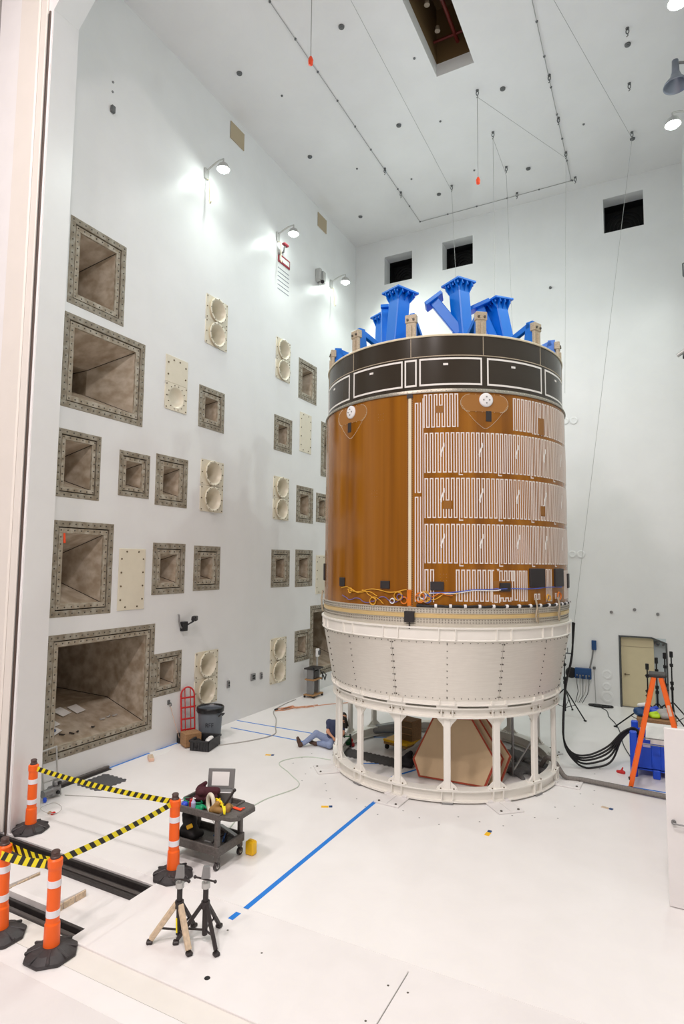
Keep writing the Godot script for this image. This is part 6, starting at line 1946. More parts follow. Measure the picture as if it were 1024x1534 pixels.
# ------------------------------------------------------------------ inside the ring stand
func make_inside() -> void:
	puzzle_mat("rubber_mat", "long dark rubber mat with toothed edges inside the ring stand", Vector3(4.62, 0, 8.3), 0.9, 0.24, M.mat_dark, -0.12)
	var poly := PackedVector2Array([Vector2(-0.7, 0.0), Vector2(-0.86, 0.32), Vector2(-0.5, 1.2), Vector2(0.34, 1.26), Vector2(0.87, 0.52), Vector2(0.68, 0.0)])
	var lab := ["copper-tan hexagonal panel with rust-red edges leaning under the cylinder, face visible", "hexagonal panel with rust-red edges leaning directly behind the copper-tan one", "hexagonal panel with rust-red edges, rearmost of the leaning stack"]
	for i in 3:
		var t := thing("hexagon_panel", lab[i], "panel", Vector3(6.7 + 0.11 * i, 0.02, 8.93 - 0.17 * i), "hexagonal panels leaning under the cylinder")
		t.rotation = Vector3(-0.3, 0.03 + 0.05 * i, 0)
		var m := MB.new()
		m.prism(poly, Transform3D(Basis(), Vector3(0, 0, -0.05)), 0.05)
		part(m, "core", M.edge_rust, t)
		m = MB.new()
		var inner := PackedVector2Array()
		for p in poly: inner.append(Vector2(0.0, 0.6) + (p - Vector2(0.0, 0.6)) * 0.95)
		m.prism(inner, Transform3D(Basis(), Vector3(0, 0, -0.002)), 0.008)
		part(m, "face", M.copper_face, t)
		m = MB.new()
		for k in 6:
			var a := poly[k]
			var b := poly[(k + 1) % 6]
			m.bar(Vector3(a.x, a.y, -0.025), Vector3(b.x, b.y, -0.025), 0.012, 0.015)
		part(m, "edge_line", M.wood_pale, t)
	# grey moving blankets spread behind the panels
	var rng := RandomNumberGenerator.new()
	rng.seed = 9
	for q in [[Vector3(7.75, 0, 7.35), 0.5, "crumpled grey blanket lying beside the scaffold pole inside the stand", 0.8], [Vector3(7.35, 0, 6.55), 0.55, "long grey blanket heaped toward the back columns of the stand", 0.25]]:
		var bones := []
		for i in 22:
			var f := i / 21.0
			var a := Vector3(lerpf(-q[1], q[1], f), 0.02 + rng.randf() * 0.025, rng.randf_range(-0.35, 0.2))
			bones.append([a, a + Vector3(rng.randf_range(-0.05, 0.15), rng.randf_range(-0.01, 0.04), 0.35 + rng.randf() * 0.2), 0.05, 0.045])
		var m := MB.new()
		m.nets(bones, 0.025, 0.07)
		var o := solid(m, "moving_blanket", M.blanket_grey, q[2], "blanket")
		o.position = q[0]; o.rotation.y = q[3]
	# scaffold pole with diagonal brace and foot
	var t := thing("scaffold_pole", "thin grey scaffold pole with a diagonal brace under the cylinder", "pole", Vector3(7.7, 0, 7.88))
	var m := MB.new()
	m.cyl(Vector3(0, 0, 0), Vector3(0, 1.5, 0), 0.024, 0.024, 10)
	part(m, "pole", M.metal_grey, t)
	m = MB.new()
	m.cyl(Vector3(0, 0.0, 0), Vector3(0, 0.02, 0), 0.08, 0.08, 12)
	part(m, "foot", M.metal_grey, t)
	m = MB.new()
	m.cyl(Vector3(0.02, 0.12, 0), Vector3(0.28, 0.6, -0.5), 0.018, 0.018, 8)
	part(m, "brace", M.metal_light, t)
	t = thing("scaffold_pole", "second scaffold pole with a clamp, standing farther back under the cylinder", "pole", Vector3(7.95, 0, 6.9))
	m = MB.new()
	m.cyl(Vector3(0, 0, 0), Vector3(0, 1.55, 0), 0.026, 0.026, 10)
	part(m, "pole", M.rail_steel, t)
	m = MB.new()
	m.rbx(Vector3(-0.07, 0.95, -0.04), Vector3(0.07, 1.02, 0.04), 0.01)
	part(m, "clamp", M.rail_steel, t)
	# hose reel near the person
	t = thing("hose_reel", "green and black reel on the floor beside the seated person", "reel", Vector3(3.78, 0, 7.85), "", 0.6)
	m = MB.new()
	m.cyl(Vector3(-0.06, 0.15, 0), Vector3(0.06, 0.15, 0), 0.11, 0.11, 18)
	part(m, "drum", M.green_dark, t)
	for s in [-1.0, 1.0]:
		m = MB.new()
		m.cyl(Vector3(s * 0.06, 0.15, 0), Vector3(s * 0.09, 0.15, 0), 0.15, 0.15, 20)
		part(m, "cheek", M.cable_black, t)
	m = MB.new()
	m.cyl(Vector3(0.09, 0.15, 0), Vector3(0.13, 0.15, 0), 0.05, 0.04, 12); m.rbx(Vector3(0.1, 0, -0.1), Vector3(0.18, 0.08, 0.02), 0.02)
	part(m, "hub", M.red_paint, t)
	# yellow dolly with a wooden crate
	t = thing("dolly", "yellow low dolly with casters under the cylinder", "dolly", Vector3(5.0, 0, 7.35), "", -0.25)
	m = MB.new()
	m.rbx(Vector3(-0.35, 0.18, -0.3), Vector3(0.35, 0.24, 0.3), 0.012)
	part(m, "deck", M.yellow_plastic, t)
	m = MB.new()
	m.rbx(Vector3(-0.34, 0.12, -0.29), Vector3(0.34, 0.18, 0.29), 0.008)
	part(m, "underframe", M.leather_tan, t)
	for sx in [-0.28, 0.28]:
		for sz in [-0.23, 0.23]:
			m = MB.new()
			m.cyl(Vector3(sx - 0.025, 0.06, sz), Vector3(sx + 0.025, 0.06, sz), 0.06, 0.06, 14)
			part(m, "caster", M.rubber_black, t)
	t = thing("wooden_crate", "brownish slatted crate standing on the yellow dolly", "crate", Vector3(5.1, 0.24, 7.25), "", -0.25)
	for i in 3:
		m = MB.new()
		m.rbx(Vector3(-0.22, 0.02 + i * 0.15, 0.2), Vector3(0.26, 0.14 + i * 0.15, 0.22), 0.004)
		part(m, "slat", M.hatch_brown, t)
	m = MB.new()
	m.rbx(Vector3(-0.22, 0, -0.2), Vector3(0.26, 0.46, 0.2), 0.006)
	part(m, "body", M.wood_tan, t)
	# black bag, grey plastic bag beside the panel
	m = MB.new()
	m.nets([[Vector3(-0.08, 0.1, 0), Vector3(0.08, 0.12, 0.02), 0.1, 0.1], [Vector3(0, 0.2, 0), Vector3(0.06, 0.28, -0.02), 0.08, 0.05], [Vector3(-0.12, 0.06, 0.1), Vector3(0.1, 0.06, 0.12), 0.06, 0.06]], 0.018, 0.04)
	var o := solid(m, "tool_bag", M.bag_black, "black tool bag at the low corner of the hexagon panel", "bag")
	o.position = Vector3(5.55, 0, 8.4)
	m = MB.new()
	m.nets([[Vector3(-0.25, 0.1, 0), Vector3(0.1, 0.3, -0.1), 0.1, 0.09], [Vector3(0.0, 0.3, -0.1), Vector3(0.25, 0.55, -0.2), 0.08, 0.06], [Vector3(-0.2, 0.06, 0.15), Vector3(0.15, 0.08, 0.12), 0.06, 0.07], [Vector3(0.1, 0.1, -0.2), Vector3(0.2, 0.3, -0.2), 0.1, 0.08]], 0.022, 0.05)
	o = solid(m, "plastic_wrap", M.cord_grey, "grey crumpled wrap behind the black tool bag", "wrap")
	o.position = Vector3(5.6, 0, 8.0)
	# long grey duct lying at the back
	t = thing("grey_duct", "long grey tapered duct lying behind the dark mat", "duct", Vector3(4.2, 0, 6.55))
	m = MB.new()
	m.cyl(Vector3(-0.35, 0.14, 0.15), Vector3(0.75, 0.3, -0.3), 0.1, 0.17, 16)
	part(m, "duct", M.metal_grey, t)
	m = MB.new()
	m.rbx(Vector3(0.3, 0, -0.3), Vector3(0.75, 0.16, 0.0), 0.02)
	part(m, "cradle", M.mat_dark, t)
	m = MB.new()
	m.tube([Vector3(0.6, 0.4, 0.05), Vector3(0.75, 0.28, 0.12), Vector3(0.68, 0.14, 0.16), Vector3(0.5, 0.2, 0.14), Vector3(0.55, 0.38, 0.08)], 0.03, 8)
	part(m, "hose_loop", M.cable_black, t)

# ------------------------------------------------------------------ instrument stand by the far horn
func make_instrument_stand() -> void:
	var t := thing("instrument_stand", "grey wheeled instrument stand with shelves and a small white screen unit", "stand", Vector3(0.36, 0, 3.6))
	var m := MB.new()
	m.rbx(Vector3(-0.2, 0.07, -0.32), Vector3(0.2, 0.11, 0.32), 0.01)
	part(m, "base_board", M.wood_tan, t)
	for sx in [-0.17, 0.17]:
		for sz in [-0.28, 0.28]:
			m = MB.new()
			m.cyl(Vector3(sx - 0.02, 0.04, sz), Vector3(sx + 0.02, 0.04, sz), 0.04, 0.04, 12)
			part(m, "caster", M.rubber_black, t)
	for z in [0.2, -0.16]:
		m = MB.new()
		m.rbx(Vector3(-0.12, 0.1, z - 0.05), Vector3(0.12, 0.92, z + 0.05), 0.01)
		part(m, "leg", M.metal_grey, t)
	m = MB.new()
	m.rbx(Vector3(-0.18, 0.55, -0.24), Vector3(0.18, 0.6, 0.28), 0.008)
	part(m, "shelf", M.wood_tan, t)
	m = MB.new()
	m.rbx(Vector3(-0.15, 0.62, -0.1), Vector3(0.15, 0.86, 0.2), 0.01)
	part(m, "instrument", M.rail_dark, t)
	m = MB.new()
	m.rbx(Vector3(-0.2, 0.9, -0.28), Vector3(0.22, 0.95, 0.3), 0.01)
	part(m, "top_shelf", M.rail_dark, t)
	m = MB.new()
	m.bar(Vector3(-0.05, 0.9, -0.3), Vector3(-0.05, 1.5, -0.3), 0.04, 0.06, 0.006)
	part(m, "mast", M.metal_light, t)
	m = MB.new()
	m.rbx(Vector3(-0.06, 1.25, -0.34), Vector3(0.02, 1.52, -0.2), 0.015)
	part(m, "screen_unit", M.wire_white, t)
	m = MB.new()
	m.rbx(Vector3(0.02, 1.32, -0.3), Vector3(0.026, 1.45, -0.24), 0.002); m.cyl(Vector3(-0.02, 1.3, -0.4), Vector3(-0.02, 1.46, -0.4), 0.04, 0.04, 10)
	part(m, "display", M.camera_dark, t)
	m = MB.new()
	m.tube([Vector3(0.2, 0.93, 0.3), Vector3(0.24, 0.97, 0.38), Vector3(0.2, 1.0, 0.42)], 0.03, 8)
	part(m, "knob", M.cable_black, t)
	m = MB.new()
	m.tube([Vector3(0.1, 0.8, -0.28), Vector3(0.16, 0.6, -0.4), Vector3(0.12, 0.45, -0.55), Vector3(0.14, 0.62, -0.6), Vector3(0.1, 0.75, -0.45), Vector3(0.12, 0.5, -0.35)], 0.02, 6)
	part(m, "cable_loop", M.cable_black, t)

# ------------------------------------------------------------------ by the tan door
func light_stand(at: Vector3, h: float, turn: float, spread: float, label: String) -> void:
	var t := thing("light_stand", label, "tripod", at, "black tripod stands near the tan door", turn)
	var m := MB.new()
	m.cyl(Vector3(0, 0.12, 0), Vector3(0, h * 0.62, 0), 0.026, 0.026, 10); m.cyl(Vector3(0, h * 0.6, 0), Vector3(0, h, 0), 0.018, 0.018, 10)
	part(m, "pole", M.cable_black, t)
	for y in [0.55, 0.62, 0.85]:
		m = MB.new()
		m.cyl(Vector3(0, h * y - 0.04, 0), Vector3(0, h * y + 0.04, 0), 0.042, 0.042, 10); m.rbox(Transform3D(Basis(), Vector3(0.05, h * y, 0)), Vector3(0.06, 0.03, 0.02), 0.006)
		part(m, "collar", M.cable_black, t)
	m = MB.new()
	m.rbx(Vector3(-0.04, h - 0.1, -0.03), Vector3(0.04, h + 0.06, 0.03), 0.01)
	part(m, "head", M.cable_black, t)
	for i in 3:
		var a := TAU * i / 3.0
		var f := Vector3(sin(a) * spread, 0.02, cos(a) * spread)
		m = MB.new()
		m.cyl(Vector3(sin(a) * 0.03, 0.75, cos(a) * 0.03), f, 0.018, 0.018, 8); m.cyl(Vector3(0, 0.22, 0), f * 0.5 + Vector3.UP * 0.36, 0.01, 0.01, 6)
		var l := part(m, "leg", M.cable_black, t)
		m = MB.new()
		m.rbox(Transform3D(Basis(Vector3.UP, a), f), Vector3(0.05, 0.04, 0.09), 0.012)
		part(m, "foot", M.rubber_black, l)

func make_door_side() -> void:
	# step ladder
	var t := thing("step_ladder", "tall orange step ladder with white labels beside the blue bulk bin", "ladder", Vector3(10.44, 0, 7.24))
	var H := 2.2
	for sx in [-1.0, 1.0]:
		for sz in [-1.0, 1.0]:
			var m := MB.new()
			m.bar(Vector3(sx * 0.54, 0.0, sz * 0.3), Vector3(sx * 0.06, H, sz * 0.17), 0.085, 0.035, 0.008, Vector3(0, 0, 1))
			var r := part(m, "rail", M.ladder_orange, t)
			m = MB.new()
			m.rbox(Transform3D(Basis(Vector3(0, 0, 1), -sx * 0.22), Vector3(sx * 0.54, 0.035, sz * 0.3)), Vector3(0.1, 0.07, 0.045), 0.01)
			part(m, "foot", M.rubber_black, r)
			if sx > 0 and sz > 0:
				for q in [[1.55, 0.3], [1.12, 0.18], [0.75, 0.3]]:
					m = MB.new()
					var f: float = q[0] / H
					m.rbox(Transform3D(Basis(Vector3(0, 0, 1), 0.215), Vector3(lerpf(0.54, 0.06, f), q[0], lerpf(0.3, 0.17, f) + 0.019)), Vector3(0.055, q[1], 0.004), 0.001)
					part(m, "label", M.ladder_label, r)
	for i in 7:
		var f := (i + 1) / 8.0
		var m := MB.new()
		m.rbox(Transform3D(Basis(), Vector3(-lerpf(0.54, 0.06, f), f * H, 0)), Vector3(0.08, 0.03, lerpf(0.58, 0.34, f)), 0.006)
		part(m, "step", M.metal_light, t)
	for y in [0.35, 0.95, 1.6]:
		var m := MB.new()
		m.bar(Vector3(lerpf(0.54, 0.06, y / H), y, -lerpf(0.3, 0.17, y / H)), Vector3(lerpf(0.54, 0.06, y / H), y, lerpf(0.3, 0.17, y / H)), 0.03, 0.02)
		part(m, "rear_bar", M.metal_light, t)
	var m := MB.new()
	m.rbx(Vector3(-0.16, H, -0.2), Vector3(0.16, H + 0.07, 0.2), 0.02)
	part(m, "top_cap", M.rail_dark, t)
	for sz in [-1.0, 1.0]:
		m = MB.new()
		m.bar(Vector3(-0.36, 0.9, sz * 0.24), Vector3(0.36, 0.9, sz * 0.24), 0.012, 0.02)
		part(m, "spreader", M.metal_grey, t)
	# blue bulk bin
	t = thing("bulk_bin", "large blue plastic bulk bin holding black cables", "bin", Vector3(10.55, 0, 6.15))
	m = MB.new()
	m.rbx(Vector3(-0.6, 0.14, -0.48), Vector3(0.62, 0.2, 0.48), 0.01)
	for q in [[Vector3(-0.6, 0.16, 0.42), Vector3(0.62, 0.78, 0.48)], [Vector3(-0.6, 0.16, -0.48), Vector3(0.62, 0.78, -0.42)], [Vector3(-0.6, 0.16, -0.48), Vector3(-0.54, 0.78, 0.48)], [Vector3(0.56, 0.16, -0.48), Vector3(0.62, 0.78, 0.48)]]: m.rbx(q[0], q[1], 0.012)
	part(m, "walls", M.bin_blue, t)
	for sx in [-0.6, 0.62]:
		for sz in [-0.48, 0.48]:
			m = MB.new()
			m.rbx(Vector3(sx - 0.07, 0.0, sz - 0.07), Vector3(sx + 0.07, 0.92 if sx < 0 else 0.8, sz + 0.07), 0.02)
			part(m, "corner_post", M.bin_blue, t)
	for x in [-0.18, 0.26]:
		m = MB.new()
		m.rbx(Vector3(x - 0.07, 0.0, 0.4), Vector3(x + 0.07, 0.18, 0.52), 0.015); m.rbx(Vector3(x - 0.09, 0.2, 0.47), Vector3(x + 0.09, 0.76, 0.5), 0.012)
		part(m, "rib", M.bin_blue, t)
	m = MB.new()
	m.rbx(Vector3(-0.42, 0.62, 0.478), Vector3(-0.28, 0.7, 0.486), 0.003)
	part(m, "label", M.clear_lilac, t)
	m = MB.new()
	m.rbox(Transform3D(Basis(Vector3.RIGHT, 0.1), Vector3(0.06, 0.83, -0.04)), Vector3(1.0, 0.02, 1.05), 0.006)
	m.rbox(Transform3D(Basis(Vector3.RIGHT, 0.12), Vector3(0.1, 0.76, 0.515)), Vector3(0.9, 0.1, 0.008), 0.003)
	var o := solid(m, "white_sheet", M.paper_white, "white sheet laid over the blue bulk bin", "sheet")
	o.position = Vector3(10.62, 0.0, 6.15)
	m = MB.new()
	m.nets([[Vector3(-0.05, 0.03, 0), Vector3(0.06, 0.03, 0.02), 0.03, 0.04], [Vector3(0.02, 0.05, 0), Vector3(0.05, 0.12, 0), 0.02, 0.015]], 0.01, 0.02)
	o = solid(m, "red_glove", M.red_paint, "small red crumpled item on the floor beside the blue bin", "glove")
	o.position = Vector3(9.68, 0, 6.6)
	# black cables running down the cylinder and over to the bin
	var lowness := ["topmost", "second highest", "middle", "second lowest", "lowest"]
	for i in 5:
		var g: float = [0.0, 0.05, 0.1, 0.17, 0.26][i]   # how far each strand sags below the first
		var s := i * 0.028
		cord("power_cable", [Vector3(8.86 - s * 0.4, 3.15, 6.9 - s), Vector3(8.78, 2.4, 6.86 - s), Vector3(8.64, 1.75, 6.84 - s), Vector3(8.58, 1.0, 6.88 - s), Vector3(8.6, 0.55 - g * 0.5, 6.85 - s), Vector3(8.78 + g * 0.4, 0.3 - g * 0.85, 6.75), Vector3(9.08 + g * 0.3, 0.29 - g, 6.6), Vector3(9.45 + g * 0.2, 0.5 - g * 1.2, 6.5), Vector3(9.72, 0.8 - g * 0.5, 6.42), Vector3(9.96, 0.92 - s * 0.4, 6.35), Vector3(10.1, 0.8 - s, 6.3), Vector3(10.2, 0.6, 6.2 - s)], 0.021, M.cable_black, lowness[i] + " black cable of the bundle swooping into the blue bin", "cable").set_meta("group", "black cables between the cylinder and the blue bin")
	# grey hose draped over the base ring
	cord("floor_hose", [Vector3(7.9, 0.06, 7.2), Vector3(8.15, 0.1, 7.35), Vector3(8.32, 0.36, 7.5), Vector3(8.52, 0.3, 7.6), Vector3(8.7, 0.08, 7.66), Vector3(9.0, 0.06, 7.6), Vector3(9.6, 0.06, 7.66), Vector3(10.3, 0.06, 7.75), Vector3(11.3, 0.06, 7.85)], 0.048, M.hose_grey, "thick grey hose draped over the ring stand and along the floor", "hose")
	# tripods
	light_stand(Vector3(10.2, 0, 2.9), 1.75, 2.36, 0.85, "black tripod stand with a short pole, first behind the ladder top")
	light_stand(Vector3(10.42, 0, 2.7), 1.9, 1.0, 0.8, "black tripod stand with a short pole, second behind the ladder top")
	light_stand(Vector3(10.62, 0, 2.75), 2.05, 0.4, 0.8, "tall black tripod stand in front of the door recess")
	light_stand(Vector3(10.78, 0, 2.4), 2.05, 2.2, 0.72, "tall black tripod stand past the door frame")
	light_stand(Vector3(8.0, 0, 2.0), 1.72, 0.9, 0.75, "black tripod stand with a crossbar beside the cylinder's foot")
	m = MB.new()
	m.bar(Vector3(-0.16, 0, 0), Vector3(0.2, 0, 0), 0.04, 0.04, 0.008); m.cyl(Vector3(0.05, 0, 0), Vector3(0.05, 0.16, 0), 0.012, 0.012, 8); m.tube([Vector3(-0.1, 0, 0), Vector3(-0.05, -0.2, 0.02), Vector3(-0.12, -0.28, 0)], 0.012, 6)
	o = solid(m, "cross_bar", M.hook_dark, "short dark crossbar on top of the tripod by the cylinder", "bar")
	o.position = Vector3(8.05, 1.8, 2.0)
	# low crate with boxes behind the bin
	t = thing("packing_crate", "wooden packing crate with an open brown box face behind the ladder", "crate", Vector3(10.42, 0, 4.2))
	m = MB.new()
	m.rbx(Vector3(-0.46, 0.3, -0.3), Vector3(0.4, 0.72, 0.3), 0.01)
	part(m, "box", M.cardboard, t)
	m = MB.new()
	m.rbx(Vector3(-0.36, 0.44, 0.3), Vector3(0.26, 0.62, 0.31), 0.004)
	part(m, "dark_panel", M.hatch_brown, t)
	for i in 3:
		m = MB.new()
		m.rbx(Vector3(-0.5, 0.26, -0.3 + 0.22 * i), Vector3(0.9, 0.3, -0.14 + 0.22 * i), 0.005)
		part(m, "pallet_board", M.wood_tan, t)
	for x in [-0.42, 0.1, 0.6]:
		m = MB.new()
		m.rbx(Vector3(x, 0.0, -0.28), Vector3(x + 0.1, 0.26, 0.28), 0.006)
		part(m, "pallet_block", M.wood_tan, t)
	for q in [["cloth_bag", M.device_blue, Vector3(10.08, 0.72, 4.2), "blue bag with a white top on the packing crate", 0.1], ["hard_hat", M.blue_plastic, Vector3(10.36, 0.78, 4.1), "blue rounded item behind the lime vest on the crate", 0.08], ["safety_vest", M.lime_plastic, Vector3(10.36, 0.72, 4.28), "crumpled lime yellow vest on the packing crate", 0.07], ["plastic_bag", M.cord_grey, Vector3(10.6, 0.72, 4.2), "pale grey bag beside the lime vest on the crate", 0.11]]:
		m = MB.new()
		var r: float = q[4]
		m.nets([[Vector3(-r, r, 0), Vector3(r * 0.8, r, 0), r, r * 0.9], [Vector3(0, r * 1.6, 0), Vector3(r * 0.4, r * 2.0, r * 0.3), r * 0.7, r * 0.5], [Vector3(-r * 0.6, r * 0.6, r), Vector3(r, r * 0.7, r * 0.8), r * 0.6, r * 0.6]], 0.016, 0.03)
		o = solid(m, q[0], q[1], q[3], "bag" if q[0] != "safety_vest" else "vest")
		o.position = q[2]
		if q[0] == "cloth_bag":
			m = MB.new()
			m.nets([[Vector3(-0.06, 0.25, 0), Vector3(0.08, 0.27, 0), 0.05, 0.06]], 0.014, 0.02)
			part(m, "white_top", M.paper_white, o)
	# blue junction box on the wall, cables, coil and small blue box
	t = thing("junction_panel", "dark blue connector panel on the far wall with hanging cables", "panel", Vector3(8.3, 0.95, 0.05))
	m = MB.new()
	m.rbx(Vector3(-0.22, -0.17, 0.0), Vector3(0.27, 0.16, 0.16), 0.012)
	part(m, "case", M.device_blue, t)
	for i in 5:
		m = MB.new()
		m.cyl(Vector3(-0.15 + i * 0.09, -0.06, 0.16), Vector3(-0.15 + i * 0.09, -0.06, 0.2), 0.025, 0.025, 10)
		part(m, "connector", M.metal_grey, t)
		m = MB.new()
		m.tube([Vector3(-0.15 + i * 0.09, -0.06, 0.19), Vector3(-0.15 + i * 0.09, -0.3, 0.26), Vector3(-0.12 + i * 0.07, -0.55 - 0.06 * (i % 3), 0.24), Vector3(-0.2 + i * 0.05, -0.9, 0.3)], 0.01, 5)
		part(m, "cable", M.cord_grey if i % 2 else M.cable_black, t)
	m = MB.new()
	m.cyl(Vector3(-0.36, 0.0, 0.12), Vector3(-0.3, 0.0, 0.2), 0.17, 0.17, 18)
	part(m, "cable_coil", M.cable_black, t)
	t = thing("blue_box", "small blue box on the far wall with a conduit dropping to the connector panel", "box", Vector3(8.66, 1.85, 0.0))
	m = MB.new()
	m.rbx(Vector3(-0.07, -0.15, 0), Vector3(0.07, 0.15, 0.1), 0.01)
	part(m, "case", M.device_blue, t)
	m = MB.new()
	m.tube([Vector3(-0.03, -0.15, 0.06), Vector3(-0.06, -0.4, 0.07), Vector3(-0.13, -0.7, 0.09), Vector3(-0.15, -0.8, 0.1)], 0.025, 8)
	part(m, "conduit", M.metal_grey, t)
	m = MB.new()
	m.tube([Vector3(-0.02, -0.72, 0.05), Vector3(0.0, -1.2, 0.06), Vector3(0.02, -1.8, 0.1)], 0.012, 6)
	part(m, "drop_cable", M.wire_grey, t)
	m = MB.new()
	m.rbx(Vector3(-0.05, -0.76, 0), Vector3(0.03, -0.68, 0.07), 0.01)
	part(m, "outlet", M.hook_dark, t)
	t = thing("cable_coil", "flat coil of black cable on the floor by the far wall", "cable", Vector3(8.75, 0, 0.35))
	for k in 4:
		m = MB.new()
		var pts := []
		for i in 25: pts.append(Vector3((0.2 + 0.05 * k) * cos(TAU * i / 24.0) + 0.03 * k, 0.02 + 0.015 * (k % 2) + 0.02 * sin(i * 0.8 + k) * 0.3, 0.13 * sin(TAU * i / 24.0)))
		m.tube(pts, 0.02, 6)
		part(m, "loop", M.cable_black, t)
	m = MB.new()
	m.rbx(Vector3(-0.1, 0, -0.06), Vector3(0.12, 0.07, 0.08), 0.02)
	part(m, "connector_block", M.cable_black, t)
	cord("floor_cable", [Vector3(8.85, 0.012, 0.5), Vector3(9.05, 0.012, 0.9), Vector3(9.15, 0.012, 1.6), Vector3(9.35, 0.012, 2.3), Vector3(9.5, 0.012, 3.1), Vector3(9.65, 0.012, 4.4), Vector3(9.85, 0.012, 5.4)], 0.012, M.cable_black, "thin dark cord from the cable coil toward the blue bin")

# ------------------------------------------------------------------ person sitting on the floor
func make_person() -> void:
	var t := thing("person", "person with long dark hair, navy shirt and jeans sitting on the floor", "person", Vector3(3.35, 0, 7.94))
	var V := func(x: float, y: float, z: float) -> Vector3: return Vector3(x, y, z)
	var hipL := Vector3(0.0, 0.14, 0.07)
	var hipR := Vector3(0.1, 0.13, -0.02)
	var kneeL := Vector3(-0.24, 0.3, 0.24)
	var ankL := Vector3(-0.47, 0.09, 0.43)
	var kneeR := Vector3(0.16, 0.1, 0.3)
	var ankR := Vector3(-0.2, 0.07, 0.2)
	var waist := Vector3(0.07, 0.3, 0.0)
	var chest := Vector3(0.12, 0.48, -0.03)
	var shL := Vector3(0.0, 0.55, 0.04)
	var shR := Vector3(0.29, 0.5, -0.1)
	var neck := Vector3(0.2, 0.59, -0.07)
	var head := Vector3(0.29, 0.65, -0.11)
	var elL := Vector3(0.02, 0.35, 0.14)
	var wrL := Vector3(0.17, 0.25, 0.16)
	var elR := Vector3(0.36, 0.33, -0.02)
	var wrR := Vector3(0.34, 0.22, 0.1)
	var legs := [[hipL, kneeL, 0.085, 0.062], [kneeL, ankL, 0.06, 0.042], [hipR, kneeR, 0.085, 0.062], [kneeR, ankR, 0.06, 0.042], [hipL, hipR, 0.1, 0.1], [(hipL + hipR) * 0.5, waist, 0.115, 0.1]]
	var trunk := [[waist, chest, 0.105, 0.12], [chest, neck, 0.11, 0.05], [shL, shR, 0.06, 0.06], [chest, shL, 0.09, 0.06], [chest, shR, 0.09, 0.06]]
	var arms := [[shL, elL, 0.046, 0.038], [elL, wrL, 0.036, 0.026], [shR, elR, 0.046, 0.038], [elR, wrR, 0.036, 0.026]]
	var skull := [[neck, head, 0.045, 0.05], [head, head + Vector3(0.02, 0.04, 0.0), 0.078, 0.085], [head + Vector3(0.03, 0.0, 0.03), head + Vector3(0.06, -0.06, 0.05), 0.065, 0.038]]
	var m := MB.new()
	m.nets(legs + trunk + arms + skull, 0.014, 0.03)
	# face: nose, brow and ears; hands with palm and five fingers
	var fdir := Vector3(0.55, -0.55, 0.6).normalized()
	var fside := fdir.cross(Vector3.UP).normalized()
	var fup := fside.cross(fdir)
	var fc := head + Vector3(0.035, -0.01, 0.025)
	var fb := [[fc + fdir * 0.06 + fup * 0.01, fc + fdir * 0.095 - fup * 0.012, 0.01, 0.012], [fc + fdir * 0.066 - fup * 0.045 - fside * 0.018, fc + fdir * 0.066 - fup * 0.045 + fside * 0.018, 0.007, 0.007], [fc + fdir * 0.07 + fup * 0.025 - fside * 0.03, fc + fdir * 0.07 + fup * 0.025 + fside * 0.03, 0.01, 0.01]]
	for s in [-1.0, 1.0]:
		fb.append([head + fside * s * 0.082 + fup * 0.02, head + fside * s * 0.085 - fup * 0.02, 0.013, 0.011])
		fb.append([fc + fdir * 0.064 + fup * 0.008 + fside * s * 0.03, fc + fdir * 0.066 + fup * 0.008 + fside * s * 0.034, 0.011, 0.011])
	m.nets(fb, 0.005, 0.008)
	for w in [[wrL, elL, 1.0], [wrR, elR, -1.0]]:
		var d: Vector3 = (w[0] - w[1]).normalized()
		var sd: Vector3 = d.cross(Vector3.UP).normalized()
		var palm: Vector3 = w[0] + d * 0.07
		var hb := [[w[0], palm, 0.024, 0.03], [w[0] + d * 0.04 + sd * 0.018, palm + sd * 0.022, 0.018, 0.016], [w[0] + d * 0.04 - sd * 0.018, palm - sd * 0.022, 0.018, 0.016]]
		for k in 4:
			var b: Vector3 = palm + sd * (k - 1.5) * 0.019
			var kn: Vector3 = b + d * [0.035, 0.042, 0.04, 0.03][k] - Vector3.UP * 0.012
			hb.append([b, kn, 0.009, 0.0085]); hb.append([kn, kn + d * 0.018 - Vector3.UP * 0.028, 0.0085, 0.007])
		var tb: Vector3 = w[0] + d * 0.03 + sd * w[2] * 0.028
		hb.append([tb, tb + d * 0.03 + sd * w[2] * 0.022, 0.011, 0.009]); hb.append([tb + d * 0.03 + sd * w[2] * 0.022, tb + d * 0.055 + sd * w[2] * 0.016 - Vector3.UP * 0.01, 0.009, 0.007])
		m.nets(hb, 0.005, 0.006)
	part(m, "body", M.skin, t)
	m = MB.new()
	var jl := []
	for b in legs: jl.append([b[0], b[1], b[2] + 0.012, b[3] + 0.014])
	jl[5] = [(hipL + hipR) * 0.5, waist - Vector3(0.0, 0.06, 0), 0.128, 0.112]
	m.nets(jl, 0.014, 0.03)
	part(m, "jeans", M.denim, t, "pale blue jeans")
	m = MB.new()
	var sh := []
	for b in trunk: sh.append([b[0], b[1], b[2] + 0.012, b[3] + 0.008])
	sh[1] = [chest, neck - Vector3(0, 0.04, 0), 0.12, 0.06]
	sh.append([waist, (hipL + hipR) * 0.5 + Vector3(0, 0.08, 0), 0.12, 0.125])
	for k in [0, 2]: sh.append([arms[k][0], arms[k][0].lerp(arms[k][1], 0.55), 0.062, 0.056])
	m.nets(sh, 0.014, 0.03)
	part(m, "shirt", M.shirt_navy, t, "navy short-sleeved shirt")
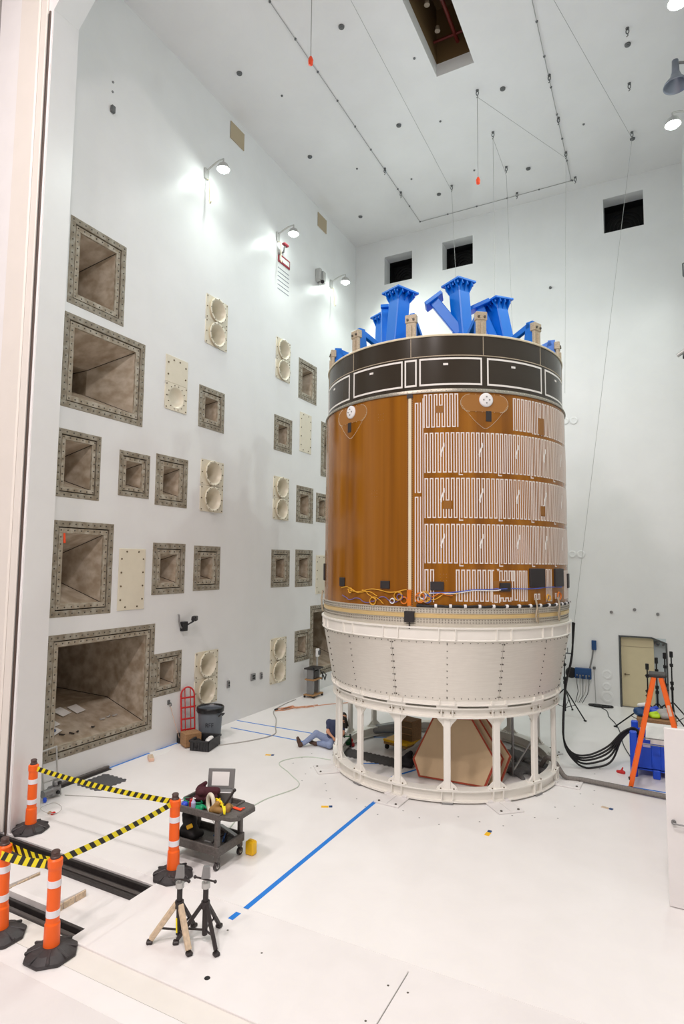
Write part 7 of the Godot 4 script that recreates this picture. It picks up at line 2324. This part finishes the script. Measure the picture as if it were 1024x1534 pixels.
	for q in [[ankL, Vector3(-0.55, 0.04, 0.47), Vector3(-0.62, 0.2, 0.47), "shoe"], [ankR, Vector3(-0.27, 0.05, 0.22), Vector3(-0.42, 0.1, 0.27), "shoe"]]:
		m = MB.new()
		m.nets([[q[0], q[1], 0.05, 0.048], [q[1], q[1].lerp(q[2], 0.6), 0.05, 0.046], [q[1].lerp(q[2], 0.6), q[2], 0.046, 0.036]], 0.012, 0.02)
		part(m, q[3], M.shoe_brown, t)
	m = MB.new()
	var hb := [[head + Vector3(-0.02, 0.03, -0.02), head + Vector3(0.015, 0.06, -0.01), 0.09, 0.082], [head + Vector3(-0.03, 0.0, 0.02), neck + Vector3(-0.01, 0.02, 0.04), 0.07, 0.05]]
	for k in 7:
		var a := -1.0 + k * 0.45
		var r0 := head + Vector3(sin(a) * 0.07, 0.03, cos(a) * 0.07 - 0.01)
		hb.append([r0, r0 + Vector3(0.02 + 0.01 * k, -0.2 - 0.02 * (k % 3), 0.01), 0.03, 0.014])
	for k in 4: hb.append([head + Vector3(0.03 + 0.02 * k, 0.05 - 0.015 * k, 0.05), head + Vector3(0.05 + 0.025 * k, -0.2, 0.06 - 0.01 * k), 0.035, 0.02])
	m.nets(hb, 0.011, 0.018)
	part(m, "hair", M.hair_dark, t, "long dark hair hanging forward")

func _ready() -> void:
	make_view()
	make_materials()
	for q in [[Vector3(0.6, 14.8, 9.17), 1.0, "gooseneck flood lamp on the horn wall, nearest the doorway"], [Vector3(0.62, 14.78, 5.7), 1.0, "gooseneck flood lamp above the red-bordered notice"], [Vector3(0.62, 14.75, 2.11), 1.0, "gooseneck flood lamp nearest the far corner of the horn wall"], [Vector3(11.15, 14.78, 5.7), -1.0, "gooseneck flood lamp below the bell-shaped siren"], [Vector3(11.15, 14.78, 9.17), -1.0, "gooseneck flood lamp on the wall facing the horns, toward the doorway"]]:
		wall_lamp(q[0], q[1], q[2])
	var hl := ["high bay lamp over the doorway side, toward the jamb", "high bay lamp over the doorway side, toward the far jamb", "high bay lamp over the hall, toward the jamb", "high bay lamp over the hall, toward the far jamb"]
	var k := 0
	for z in [21.5, 29.0]:
		for x in [3.5, 10.5]:
			hall_lamp(Vector3(x, 18.0, z), hl[k])
			k += 1
	make_shell()
	make_door()
	make_stand()
	make_skirt()
	make_cylinder()
	make_fixture()
	make_horns()
	make_plates()
	make_doorway()
	make_cart()
	make_wall_side()
	make_floor_marks()
	make_ceiling()
	make_inside()
	make_instrument_stand()
	make_door_side()
	make_person()
